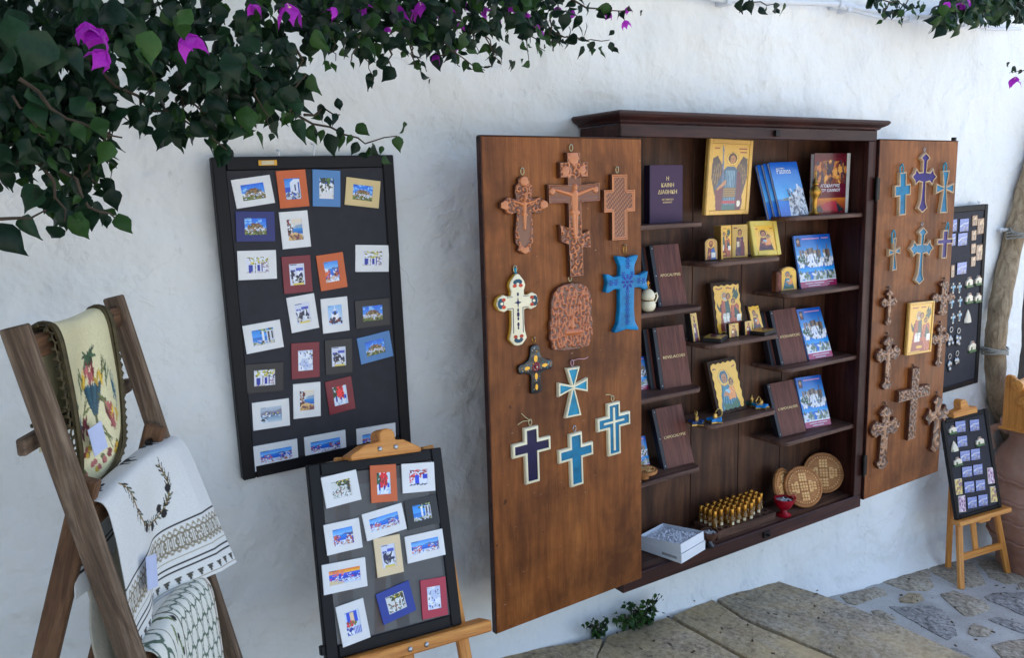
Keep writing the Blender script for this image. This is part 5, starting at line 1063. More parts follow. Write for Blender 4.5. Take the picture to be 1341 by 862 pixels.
# ================================================================== ICONS, BOOKS AND WARES IN THE CABINET
M_ICON = vcol('icon_painting', .32, .5); M_GOLDF = plain('gilt_frame', (206, 164, 84), .36, .12, 20, .1, 100, .35, Coat_Weight=.3); M_DWOOD = wood('icon_dark_wood', (40, 25, 18), (66, 44, 32), (96, 68, 48), 'Z', 5, .6, .4, 8, .4)
M_EDGE = plain('black_icon_edge', (26, 20, 20), .6)
GO, SKN, HAIR = (226, 176, 70), (190, 130, 84), (70, 44, 30)
def head(c, x, y, r, halo=True, hood=None, beard=None, tilt=0):
    a = c.asp
    if halo: c.ell(x, y, r*1.6/a, r*1.6, (240, 196, 90)); c.ring(x, y, r*1.6/a, r*1.6, (190, 130, 60), .05)
    c.ell(x, y+.1*r, r*1.15/a, r*1.3, hood or HAIR); c.ell(x+.05*r/a, y-.12*r, r*.72/a, r*.98, SKN)
    if beard: c.ell(x+.04*r/a, y-.75*r, r*.62/a, r*.62, beard)
    for s in (-1, 1): c.ell(x+s*.28*r/a, y+.02*r, r*.16/a, r*.10, (40, 22, 18))
    c.line([(x+.05*r/a, y), (x+.05*r/a, y-.35*r)], r*.06, (130, 76, 48)); c.line([(x-.15*r/a, y-.55*r), (x+.2*r/a, y-.55*r)], r*.06, (130, 50, 40))
def robe(c, x, y0, y1, w0, w1, col, fold, n=5):
    c.poly([(x-w1/2, y0), (x+w1/2, y0), (x+w0*.5, y1-.05), (x+w0*.3, y1), (x-w0*.3, y1), (x-w0*.5, y1-.05)], col)
    for i in range(n): t = (i+.5)/n-.5; c.line([(x+t*w1*.9, y0), (x+t*w0*.7, y1-.06)], .006, fold)
def icon(kind, seed=0):
    if kind == 'archangel':
        c = Cv(72, 116, GO, seed)
        for s in (-1, 1): c.poly([(.5+s*.18, .66), (.5+s*.34, .82), (.5+s*.46, .78), (.5+s*.48, .5), (.5+s*.36, .22), (.5+s*.24, .3)], (74, 58, 56)); [c.line([(.5+s*(.24+.05*k), .72-.02*k), (.5+s*(.26+.06*k), .34+.03*k)], .006, (150, 116, 70)) for k in range(4)]
        c.poly([(.18, 0), (.14, .3), (.3, .6), (.45, .64), (.4, 0)], (104, 32, 54)); c.poly([(.6, .64), (.8, .56), (.88, .1), (.84, 0), (.6, 0)], (92, 28, 60)); robe(c, .52, 0, .66, .36, .34, (44, 92, 122), (120, 160, 180), 6); c.rect(.36, .2, .68, .34, (150, 120, 76)); [c.line([(.36, .2+.035*k), (.68, .2+.035*k)], .005, (84, 60, 40)) for k in range(5)]; c.rect(.34, .1, .7, .15, (176, 50, 64)); c.rect(.34, 0, .7, .09, (40, 96, 100))
        c.poly([(.16, .34), (.2, .30), (.42, .40), (.42, .46), (.28, .42)], SKN); c.poly([(.12, .3), (.3, .56), (.38, .58), (.3, .4)], (40, 80, 110)); c.poly([(.31, .42), (.35, .42), (.31, .96), (.28, .98)], (92, 116, 150)); head(c, .56, .78, .062); c.line([(.08, .93), (.2, .93)], .008, (150, 40, 40)); c.line([(.72, .93), (.92, .93)], .008, (150, 40, 40)); c.line([(.76, .88), (.92, .88)], .008, (150, 40, 40)); c.ell(.78, .1, .05, .05, (230, 220, 200))
    elif kind in ('madonna', 'madonna_blue', 'madonna_red'):
        c = Cv(52, 68, (244, 190, 66), seed); hood, fold = {'madonna': ((92, 34, 38), (140, 70, 60)), 'madonna_blue': ((26, 92, 122), (80, 170, 190)), 'madonna_red': ((86, 48, 46), (150, 90, 70))}[kind]
        robe(c, .48, 0, .6, .40, .78, hood, fold, 6); c.poly([(.2, 0), (.22, .16), (.5, .1), (.8, .2), (.82, 0)], (30, 96, 74) if kind == 'madonna_blue' else (70, 30, 36)); head(c, .42, .68, .105, True, hood); c.poly([(.45, .2), (.75, .22), (.74, .46), (.62, .52), (.5, .42)], (222, 130, 60)); [c.line([(.52+.06*k, .22), (.58+.04*k, .46)], .007, (244, 180, 110)) for k in range(4)]; head(c, .66, .56, .06); c.ell(.46, .38, .1, .05, (150, 196, 214)); c.poly([(.28, .3), (.36, .4), (.5, .34), (.46, .28)], SKN)
        for x in (.12, .86): c.line([(x-.05, .88), (x+.05, .88)], .012, (140, 60, 30))
    elif kind == 'saint':
        c = Cv(34, 52, (214, 172, 84), seed); robe(c, .5, 0, .66, .44, .62, [(120, 40, 44), (70, 50, 90), (150, 90, 50)][seed % 3], (196, 120, 90), 4); c.poly([(.55, 0), (.62, .5), (.8, .45), (.84, 0)], [(40, 70, 120), (110, 40, 60), (90, 60, 40)][seed % 3]); head(c, .5, .76, .09, True, None, HAIR if seed % 2 else None); c.rect(.28, .3, .46, .48, (230, 214, 180)); c.line([(.1, .93), (.3, .93)], .02, (120, 50, 30))
    elif kind == 'christ':
        c = Cv(36, 54, (196, 150, 76), seed); robe(c, .5, 0, .62, .5, .74, (104, 34, 44), (160, 80, 70), 4); c.poly([(.46, 0), (.5, .5), (.72, .54), (.88, .3), (.88, 0)], (44, 100, 170)); head(c, .48, .74, .12, True, (150, 70, 40), (110, 56, 34)); c.rect(.5, .1, .82, .34, (226, 222, 210)); c.poly([(.22, .2), (.34, .36), (.42, .34), (.36, .18)], SKN)
    else:                                                       # two seated elders with an eagle and an open book
        c = Cv(60, 84, (236, 182, 64), seed); c.poly([(.06, .6), (.16, .52), (.22, .56), (.30, .5), (.30, .42), (.14, .44)], (40, 44, 48)); c.poly([(.06, .66), (.12, .46), (.2, .5)], (50, 54, 56)); c.ell(.24, .57, .05, .035, (44, 48, 52)); c.poly([(.68, .74), (.92, .92), (.96, .78), (.84, .66)], (52, 84, 66)); c.poly([(.7, .8), (.82, .96), (.86, .84)], (44, 66, 56))
        robe(c, .40, .02, .72, .28, .56, (150, 58, 44), (206, 120, 84), 6); c.poly([(.36, .3), (.4, .7), (.54, .66), (.58, .3)], (60, 88, 84)); robe(c, .76, .0, .60, .3, .44, (170, 70, 54), (214, 130, 96), 5); c.poly([(.70, .3), (.75, .55), (.9, .42), (.94, .24)], (56, 74, 72)); head(c, .40, .76, .065, True, (150, 130, 110), (190, 180, 170)); head(c, .54, .75, .055, False); head(c, .72, .64, .05, True); c.poly([(.26, .22), (.5, .22), (.52, .4), (.28, .4)], (238, 236, 224)); c.line([(.39, .22), (.4, .4)], .006, (120, 110, 100)); [c.line([(.29, .25+.035*k), (.49, .25+.035*k)], .004, (150, 140, 130)) for k in range(5)]; c.rect(.80, .22, .96, .36, (236, 234, 224)); c.poly([(.15, .02), (.22, .2), (.66, .22), (.72, .02)], (140, 52, 46)); c.line([(.12, .93), (.34, .93)], .012, (140, 50, 40)); c.line([(.5, .93), (.68, .93)], .012, (140, 50, 40)); c.ell(.5, .1, .14, .03, (224, 170, 60))
    return c.noise(5)
FIT = {'nt': (2.054, -.12, 1.5255, -.024, .0, 0, .152, .203), 'arch': (2.409, -.075, 1.541, .099, -.053, -.013, .263, .283), 'patmos': (2.748, -.125, 1.5255, .021, .292, .022, .188, .223), 'red': (2.975, -.115, 1.5255, -.086, 0, 0, .19, .247),
 'ap1': (2.099, -.119, 1.2225, -.092, .25, 0, .116, .228), 'tript': (2.381, -.09, 1.3755, -.023, .037, 0, .083, .126), 'chr': (2.272, -.13, 1.3755, -.083, .051, 0, .065, .086), 'ymad': (2.589, -.125, 1.3755, -.075, .25, -.013, .144, .139),
 'archm': (2.743, -.109, 1.2225, -.135, .089, 0, .086, .096), 'mon1': (2.9, -.114, 1.2225, -.093, .239, 0, .159, .221), 'rev': (2.098, -.139, .9195, -.075, .222, 0, .128, .228), 'smic': (2.222, -.109, 1.0705, .032, .195, 0, .036, .111), 'john': (2.42, -.098, 1.0705, -.073, .182, 0, .154, .213),
 'sm2': (2.392, -.138, 1.0705, -.068, .077, 0, .052, .057), 'sm3': (2.477, -.136, 1.0705, .025, .083, 0, .044, .057), 'mad2': (2.578, -.098, 1.0705, .019, .31, 0, .072, .109), 'ap3': (2.762, -.139, .9195, -.058, .31, 0, .137, .23), 'mon3': (2.925, -.14, .9195, -.063, .369, 0, .143, .22),
 'lap': (2.111, -.144, .6135, -.033, .322, 0, .133, .227), 'mad3': (2.417, -.118, .7635, .061, .295, 0, .176, .216), 'ap4': (2.766, -.139, .6135, -.046, .338, 0, .144, .226), 'mon4': (2.939, -.129, .6135, -.154, .341, 0, .142, .22)}
def stand(key):
    x, y, z, psi, th, ph, w, h = FIT[key]; return frame((x, y, z), psi, th, ph), w, h
def icon_panel(key, kind, label, fw, fmat, thick, seed=0, wavy=False, M=None, w=None, h=None, group='icons in the cabinet'):
    if key: M, w, h = stand(key)
    o = thing('icon_panel', label, 'icon', M, group); MB().box(-w/2, w/2, 0, thick, 0, h).build('board', M_EDGE if fmat is None else fmat, o, .0015)
    if fw:
        for s in (-1, 1):
            MB().box(s*w/2-(fw if s > 0 else 0), s*w/2+(0 if s > 0 else fw), -.005, -.0002, 0, h).build('frame_rail', fmat, o, .002); MB().box(-w/2+fw+.0003, w/2-fw-.0003, -.0045, -.0002, (h-fw if s > 0 else 0), (h if s > 0 else fw)).build('frame_rail', fmat, o, .002)
    pw, ph = w-2*max(fw, .002), h-2*max(fw, .002)
    if wavy:                                                    # painting with a torn, gilded edge on rough wood
        pw, ph = w*.84, h*.86; ed = [(math.cos(t)*(.5*pw), h/2+math.sin(t)*.5*ph) for t in np.linspace(0, 6.283, 40)]
        f = lambda X, Zz: np.stack([X*(1+.03*np.sin(Zz*170+seed)), np.zeros_like(X), Zz*(1+.025*np.sin(X*210+seed))], -1)
        sheet('painting', icon(kind, seed), pw, ph, M_ICON, o, T(0, -.0012, h/2), f); return o
    sheet('painting', icon(kind, seed), pw, ph, M_ICON, o, T(0, -.0012, h/2)); return o
icon_panel('arch', 'archangel', 'large gilt framed icon of a winged warrior with sword, hung at the top', .018, M_GOLDF, .016)
icon_panel('ymad', 'madonna', 'yellow framed icon of mother and child on the upper middle shelf', .021, plain('yellow_frame', (226, 196, 92), .4, .06, 20, 0, 0, .1), .016)
icon_panel('john', 'elders', 'large rough edged icon of two elders with open book on the second middle shelf', 0, M_DWOOD, .02, 0, True)
icon_panel('mad3', 'madonna_blue', 'rough wooden icon of mother in blue green robe, lowest middle shelf', 0, M_DWOOD, .02, 1, True)
icon_panel('mad2', 'madonna_red', 'small yellow icon of mother and child behind the flat icon at the shelf end', 0, M_DWOOD, .012, 2, True)
icon_panel('smic', 'saint', 'narrow dark sided icon block turned at the left end of the shelf', 0, None, .03, 1)
icon_panel('sm2', 'saint', 'tiny icon block standing before the large elders icon', 0, None, .014, 2)
icon_panel('sm3', 'saint', 'tiny icon block with black side right of the elders icon', 0, None, .022, 3)
# icons lying flat
for px, py, lb, sd, yaw in ((936.5, 441, 'small icon block lying flat before the elders icon', 4, .5), (1002, 433, 'small icon block lying flat at the right end of the middle shelf', 5, .25)):
    P = zpt(px, py, 1.085); o = thing('icon_panel', lb, 'icon', T(P.x, max(min(P.y, -.105), -.15), 1.0705) @ RZ(yaw), 'icons in the cabinet')
    MB().box(-.05, .05, -.036, .036, 0, .016).build('board', M_EDGE, o, .0015); sheet('painting', icon('saint', sd), .068, .096, M_ICON, o, T(0, 0, .0165) @ RZ(math.pi/2) @ RX(-math.pi/2))
# triptych: centre panel and two wings
M, w, h = stand('tript'); o = thing('triptych_icon', 'small folding gilt triptych icon on the upper middle shelf', 'icon', M, 'icons in the cabinet')
for nm, MM, ww, sd in (('centre_panel', T(0, 0, 0), w, 0), ('right_wing', T(w/2, 0, 0) @ RZ(-.45) @ T(w*.4, 0, 0), w*.76, 4), ('left_wing', T(-w/2, 0, 0) @ RZ(1.25) @ T(-w*.35, 0, 0), w*.7, 2)):
    p_ = MB().box(-ww/2, ww/2, 0, .008, 0, h).build(nm, M_GOLDF, o, .001, M=MM); sheet('painting', icon('elders' if sd == 0 else 'saint', sd), ww*.9, h*.92, M_ICON, p_, T(0, -.001, h/2))
def arched(key, kind, label, thick, edge):
    M, w, h = stand(key); o = thing('icon_panel', label, 'icon', M, 'icons in the cabinet'); r = w/2
    pts = lambda k: [(-r*k, h*(1-k)*.5), (r*k, h*(1-k)*.5)]+[(r*k*math.cos(t), h-r*.62-(1-k)*r*.6+r*.62*k*math.sin(t)) for t in [i*math.pi/10 for i in range(11)]]
    MB().prism(pts(1), 0, thick).build('board', edge, o, .001); c = icon(kind, 1)
    nx, nz = c.w, c.h; X, Zz = np.meshgrid(np.linspace(-w*.44, w*.44, nx), np.linspace(h*.06, h*.95, nz)); ok = sdpoly(X, Zz, pts(.94)) > 0; idx = np.arange(nx*nz).reshape(nz, nx)
    f = np.stack([idx[:-1, :-1], idx[:-1, 1:], idx[1:, 1:], idx[1:, :-1]], -1).reshape(-1, 4); f = f[ok.reshape(-1)[f].all(1)]; v = np.stack([X, np.full_like(X, -.0008), Zz], -1).reshape(-1, 3)
    me = bpy.data.meshes.new('painting'); grid_mesh(me, v, f); paint(me, srgb(c.a).reshape(-1, 3)); link('painting', me, o, None, M_ICON)
arched('chr', 'christ', 'small arched icon block of a bearded man before the triptych', .032, M_DWOOD); arched('archm', 'madonna_blue', 'small arched pale wood icon of mother and child beside the blue guidebooks', .014, plain('pale_icon_wood', (196, 156, 96), .5, .12, 30))
P = wpt(1016.5, 376, -.12); o = thing('carved_icon_block', 'little brown carved wooden block beside the arched icon', 'icon', T(P.x, -.12, 1.2225)); MB().box(-.016, .016, -.016, .012, 0, .085).build('block', M_CARVED, o, .004); MB().box(-.009, .009, -.018, -.0155, .01, .075).build('carving', plain('worn_red_wood', (120, 60, 48), .6, .4, 60, .4, 200), o, .001)
# icon on the right door
x, z, a, w, h = quad_fit(MDR, [K8(187, 123), K8(298, 108), K8(275, 330), K8(172, 352)]); icon_panel(None, 'elders', 'gilt framed icon of two elders hung on the right cabinet door', .011, M_GOLDF, .012, 3, False, MDR @ T(x, -.016, z) @ RY(a) @ T(0, 0, -h/2), w, h)

# ---- books
M_PAGE = plain('white_page_block', (226, 224, 216), .8, .05, 40, .3, 900); M_GILT = plain('gilt_lettering', (238, 210, 150), .45, .05, 20); M_WHITE = plain('white_lettering', (236, 238, 242), .5); M_COVER = vcol('glossy_book_cover', .25, .6)
M_SPINE = plain('black_leatherette_spine', (22, 24, 34), .5, .15, 40, .2, 300); M_WBOOK = wood('mahogany_book_board', (76, 40, 32), (112, 66, 54), (142, 90, 74), 'Z', 5, .42, .1, 16, .15); M_PURP = plain('purple_book_cloth', (58, 26, 66), .6, .1, 30, .2, 700); M_PURPD = plain('purple_book_spine', (32, 16, 48), .6, .1, 30, .2, 700)
def closed_book(M, w, h, d, cover_mat, label, group=None, back=None):
    o = thing('book', label, 'book', M, group); MB().box(-w/2, w/2, 0, .0022, 0, h).build('front_cover', cover_mat, o, .0006); MB().box(-w/2, w/2, d-.0022, d, 0, h).build('back_cover', back or cover_mat, o, .0006); MB().box(-w/2+.003, w/2-.003, .0023, d-.0023, .003, h-.003).build('page_block', M_PAGE, o); return o
M, w, h = stand('nt'); o = closed_book(M, w, h, .03, M_PURP, 'thick purple book with gold Greek title on the top left shelf', None); MB().box(-w/2-.003, -w/2+.001, -.0005, .0305, 0, h).build('spine', M_PURPD, o, .001)
for tx, zz, sz in (('Η', .155, .02), ('ΚΑΙΝΗ', .132, .02), ('ΔΙΑΘΗΚΗ', .108, .02), ('ΜΕΤΑΦΡΑΣΗ', .082, .0085), ('ΚΕΙΜΕΝΟΥ', .072, .0085)): lettering('title', tx, sz, M_GILT, o, T(.004, -.0008, zz))
def wood_book(key, text, label, n=1, tw=.8):
    M, w, h = stand(key); G_ = 'wood covered books on the shelves'; o = thing('wooden_book', label, 'book', M, G_); s = .017
    MB().box(-w/2, w/2, 0, .003, 0, h).build('front_cover', M_WBOOK, o, .0008); MB().box(-w/2-s, -w/2-.0003, -.0006, .0245, 0, h).build('spine', M_SPINE, o, .001); MB().box(-w/2, w/2, .021, .024, 0, h).build('back_cover', M_WBOOK, o, .0008); MB().box(-w/2, w/2-.003, .0032, .0208, .003, h-.003).build('page_block', M_PAGE, o)
    for z in (.012, h/2, h-.012): MB().ball((-w/2-s*.45, -.0008, z), .0028, 8, sq=(1, .5, 1)).build('rivet', M_STEEL, o, 0, 60)
    lettering('title', text, .0145, M_GILT, o, T(0, -.0006, h*.5), width=w*tw)
    for k in range(1, n):
        MM = M @ T(-.024*k, .026*k, 0); o2 = thing('wooden_book', 'rear copy behind the '+label.replace('wood covered book','book').replace(' column',''), 'book', MM, G_); MB().box(-w/2, w/2, 0, .003, 0, h).build('front_cover', M_WBOOK, o2, .0008); MB().box(-w/2-s, -w/2-.0003, -.0006, .0245, 0, h).build('spine', M_SPINE, o2, .001); MB().box(-w/2, w/2, .021, .024, 0, h).build('back_cover', M_WBOOK, o2); MB().box(-w/2, w/2-.003, .0032, .0208, .003, h-.003).build('page_block', M_PAGE, o2)
wood_book('ap1', 'APOCALYPSIS', 'wood covered book titled APOCALYPSIS on the left column second shelf', 2); wood_book('rev', 'REVELACOES', 'wood covered book titled REVELACOES on the left column third shelf', 2); wood_book('lap', "L'APOCALYPSE", "wood covered book titled L'APOCALYPSE on the left column lowest shelf", 1)
wood_book('ap3', 'АПОКАЛИПСИС', 'wood covered book with Cyrillic title on the right column third shelf', 2, .86); wood_book('ap4', "L'APOCALISSE", 'wood covered book on the right column lowest shelf', 1)
def cov_mon(seed):
    c = Cv(60, 92, (40, 120, 210), seed); c.grad(.55, 1, (110, 180, 236), (16, 84, 180)); c.rect(0, .9, 1, .97, (20, 90, 190)); c.rect(.06, .78, .22, .95, (50, 30, 34)); c.ell(.14, .88, .05, .03, (190, 150, 120)); c.rect(.1, .80, .18, .85, (130, 60, 50)); c.line([(.3, .925), (.9, .925)], .010, (206, 150, 190)); c.line([(.3, .88), (.8, .88)], .004, (150, 190, 230))
    for i in range(9): x = .14+i*.085; c.rect(x, .56, x+.082, .70+.03*c.r.rand()+(.02 if 2 < i < 6 else 0), [(140, 116, 96), (96, 80, 72), (176, 150, 124), (80, 70, 66)][i % 4])
    c.rect(.80, .6, .84, .80, (120, 96, 84)); c.dabs(.08, .40, .98, .58, [(236, 236, 242), (214, 216, 226), (120, 130, 150), (90, 96, 84), (240, 240, 244)], 90, .03, 1.6); c.dabs(.08, .5, .3, .6, [(60, 90, 56)], 10, .03); c.grad(.29, .375, (60, 170, 236), (30, 140, 224)); c.grad(.16, .3, (30, 110, 200), (24, 100, 196)); c.dabs(0, .15, .4, .25, [(120, 140, 130), (90, 110, 80), (220, 224, 228)], 30, .03, 2); c.dabs(.55, .16, 1, .26, [(110, 124, 96), (180, 190, 190), (230, 230, 234)], 26, .03, 2); c.rect(0, 0, 1, .12, (176, 44, 92)); c.rect(0, .125, 1, .145, (236, 236, 244)); c.line([(.2, .08), (.45, .08)], .006, WH); c.line([(.5, .08), (.85, .08)], .006, WH); c.line([(.3, .04), (.7, .04)], .006, WH); return c.noise(4)
def mon_book(M, w, h, label):
    o = closed_book(M, w, h, .009, plain('blue_book_back', (30, 96, 184), .35), label, 'monastery guidebooks on the right shelves'); sheet('cover_print', cov_mon(3), w, h, M_COVER, o, T(0, -.0006, h/2)); return o
M, w, h = stand('mon1'); mon_book(M, w*.98, h, 'blue guidebook with fortress cover on the right second shelf, front copy'); mon_book(M @ T(.068, .012, .002), w*.98, h, 'blue guidebook with fortress cover on the right second shelf, rear copy')
M, w, h = stand('mon3'); mon_book(M, w, h, 'blue guidebook with fortress cover beside the Cyrillic titled wooden book'); M, w, h = stand('mon4'); mon_book(M, w, h, 'blue guidebook with fortress cover on the lowest right shelf')
def cov_pat():
    c = Cv(60, 84, (30, 110, 210), 4); c.grad(.3, 1, (96, 180, 232), (16, 92, 196)); c.grad(0, .32, (18, 90, 190), (30, 120, 206)); c.poly([(0, .30), (.5, .36), (1, .44), (1, .30), (.5, .28)], (120, 130, 130)); c.poly([(.35, 0), (.4, .3), (.6, .42), (.85, .55), (1, .48), (1, 0)], (206, 210, 218)); c.dabs(.42, 0, 1, .48, [WH, (206, 212, 224), (120, 126, 140), (150, 150, 150), (96, 104, 120)], 120, .025); c.rect(.78, .5, .84, .58, WH); return c.noise(4)
M, w, h = stand('patmos'); w *= .92
for k in (0, 1, 2):
    MM = M @ T(-.02*k, .0135*k, 0); o = closed_book(MM, w, h, .012, plain('patmos_book_back', (24, 84, 170) if k == 0 else (24, 84, 170), .35), ['blue illustrated book titled Patmos leaning on the top right shelf', 'middle copy of the leaning blue books on the top right shelf', 'rearmost copy of the leaning blue books on the top right shelf'][k], 'blue books on the top right shelf'); sheet('cover_print', cov_pat(), w, h, M_COVER, o, T(0, -.0006, h/2))
    if k == 0: lettering('title', 'Patmos', .034, M_WHITE, o, T(-.01, -.0012, h*.83), width=w*.5); lettering('subtitle', 'ΕΛΛΗΝΙΚΑ', .008, M_WHITE, o, T(-.02, -.0012, h*.885))
def cov_red():
    c = Cv(60, 80, (96, 22, 34), 5); c.grad(.85, 1, (110, 26, 40), (84, 18, 30)); c.ell(.45, .68, .5, .2, (150, 88, 50)); c.ell(.7, .72, .3, .14, (206, 130, 60)); c.dabs(.05, .52, .98, .84, [(120, 56, 44), (196, 120, 70), (70, 30, 40), (226, 160, 80), (84, 60, 70)], 70, .045); c.ell(.45, .72, .06, .09, (60, 40, 60)); c.rect(0, .34, 1, .5, (104, 20, 46)); c.grad(0, .26, (120, 24, 40), (206, 120, 40)); c.poly([(.1, .06), (.4, .2), (.7, .22), (.8, .04)], (176, 40, 60)); c.poly([(.0, .02), (.2, .16), (.34, .04)], (46, 44, 56)); c.poly([(.7, .2), (.95, .06), (.78, .02)], (36, 48, 56)); return c.noise(5)
M, w, h = stand('red'); o = closed_book(M, w, h, .022, plain('red_book_back', (90, 20, 34), .35), 'dark red illustrated book with white page edge on the top right shelf'); sheet('cover_print', cov_red(), w, h, M_COVER, o, T(0, -.0006, h/2))
MB().prism([(w/2+.0005, 0), (w/2+.018, 0), (w/2+.022, h), (w/2+.0005, h)], .0005, .018).build('page_edge', M_PAGE, o)
lettering('title', 'ΑΠΟΚΑΛΥΨΙΣ', .018, M_WHITE, o, T(.0, -.0012, h*.46), width=w*.6); lettering('title', 'ΤΟΥ ΙΩΑΝΝΟΥ', .018, M_WHITE, o, T(0, -.0012, h*.385), width=w*.62)
# blue printed books half hidden behind the left door
for z, zz in ((.9195, 3), (.6135, 4)):
    o = closed_book(frame((1.945, -.09, z), .0, .25), .12, .12, .012, plain('blue_book_back', (30, 96, 184), .35), ['blue book corner showing left of the wooden book, third shelf', 'blue book corner showing left of the wooden book, lowest shelf'][zz-3]); sheet('cover_print', cov_mon(9), .12, .12, M_COVER, o, T(0, -.0006, .06))

# ---- small wares
FZ = .286
P = wpt(1066.5, 276, -.155); o = thing('brass_cruet', 'small brass cruet with cross finial before the red book', 'cruet', T(P.x, -.155, 1.5255))
MB().lathe([(.022, 0), (.024, .004), (.012, .014), (.008, .03), (.011, .045), (.009, .06), (.016, .075), (.021, .09), (.019, .105), (.010, .115), (.007, .12)], 16).build('body', M_BRASS, o, 0, 40)
MB().lathe([(.013, .12), (.014, .124), (.006, .138), (.002, .15)], 12).build('lid', M_BRASS, o, 0, 40); MB().box(-.002, .002, -.002, .002, .148, .175).box(-.008, .008, -.0018, .0018, .163, .167).build('finial_cross', M_BRASS, o); MB().tube([(.018, 0, .1), (.034, 0, .105), (.036, 0, .08), (.02, 0, .07)], .0022, 6).build('handle', M_BRASS, o, 0, 60)
P = wpt(851, 405, -.17); o = thing('ceramic_censer', 'round white and gold ceramic censer at the left end of the second shelf', 'censer', T(P.x-.005, -.165, 1.2225))
MB().lathe([(.012, 0), (.02, .003), (.027, .014), (.028, .026), (.022, .038), (.02, .040)], 18).build('bowl', M_IVORY, o, 0, 50); MB().lathe([(.021, .0405), (.026, .05), (.025, .062), (.016, .074), (.006, .08)], 18).build('lid', M_IVORY, o, 0, 50); MB().lathe([(.0225, .0385), (.0235, .0405), (.0225, .0425)], 18).build('gold_band', M_BRASS, o, 0, 50); MB().lathe([(.005, .08), (.007, .086), (.004, .09)], 10).box(-.002, .002, -.002, .002, .09, .108).box(-.007, .007, -.002, .002, .098, .102).build('finial_cross', M_BRASS, o)
MB().tube([(.024, 0, .056), (.042, 0, .062), (.046, 0, .048), (.036, 0, .032), (.026, 0, .028)], .003, 7).build('handle', M_IVORY, o, 0, 60)
def seal(M, r, thick, label, n=40, group='carved bread seals', foot_=False):
    """round wooden bread seal with a carved face (local Z is the face normal)"""
    o = thing('bread_seal', label, 'bread seal', M, group); mt = wood('beech_seal_wood', (140, 94, 52), (172, 122, 72), (196, 150, 96), 'X', 8, .55, .2, 5, .1)
    MB().lathe([(r*.96, 0), (r, .003), (r, thick-.003), (r*.97, thick), (r*.90, thick), (r*.895, thick-.002), (r*.86, thick-.002), (r*.855, thick)], 40).build('disc', mt, o, 0, 30)
    c = MB(); cells = []
    for s in (-1, 0, 1):
        for q_ in (-1, 0, 1):
            if abs(s)+abs(q_) < 2: cells.append((s*.46*r, q_*.46*r))
    for cx, cy in cells:
        for i in (-1, 0, 1):
            for j in (-1, 0, 1): c.box(cx+i*.14*r-.055*r, cx+i*.14*r+.055*r, cy+j*.14*r-.055*r, cy+j*.14*r+.055*r, thick, thick+.0022)
    for k in range(n): t = k*2*math.pi/n; c.box(-.025*r, .025*r, -.02*r, .02*r, thick, thick+.002, RZ(t) @ T(.79*r, 0, 0))
    for sx_ in (-1, 1):
        for sy_ in (-1, 1): c.prism([(0, 0), (.2*r, .02*r), (.02*r, .2*r)], -.0021, 0, T(sx_*.28*r, sy_*.28*r, thick) @ Matrix.Diagonal((sx_, sy_, 1, 1)) @ RX(-math.pi/2) @ Matrix.Diagonal((1, 1, -1, 1)))
    c.build('carved_pattern', wood('beech_pattern_wood', (196, 146, 92), (226, 182, 126), (238, 204, 152), 'X', 8, .5, .2, 5, .1), o)
    if foot_: MB().lathe([(r*.4, -.022), (r*.42, -.004), (r*.3, -.001)], 24).build('foot', mt, o, 0, 40)
    return o
def lean_disc(px, py, y, r, psi, th, thick, label):
    """disc resting with its rim on the cabinet floor, leaning back"""
    P = wpt(px, py, y); M = frame((P.x, y, FZ), psi, th) @ T(0, 0, r) @ RX(math.pi/2); return seal(M, r, thick, label)
lean_disc(1031, 648, -.11, .082, .25, .30, .014, 'round carved wooden bread seal at the back, half covered by another'); lean_disc(1079, 652, -.11, .09, -.62, .34, .014, 'large round carved wooden bread seal at the right end of the cabinet floor'); lean_disc(1056, 667, -.172, .088, -.35, .42, .013, 'pale round carved wooden bread seal in front of the other two')
P = wpt(848, 611, -.17); seal(T(P.x-.015, -.165, .6135+.024), .05, .012, 'round carved wooden bread seal lying on a foot at the left shelf end', 30, None, True)
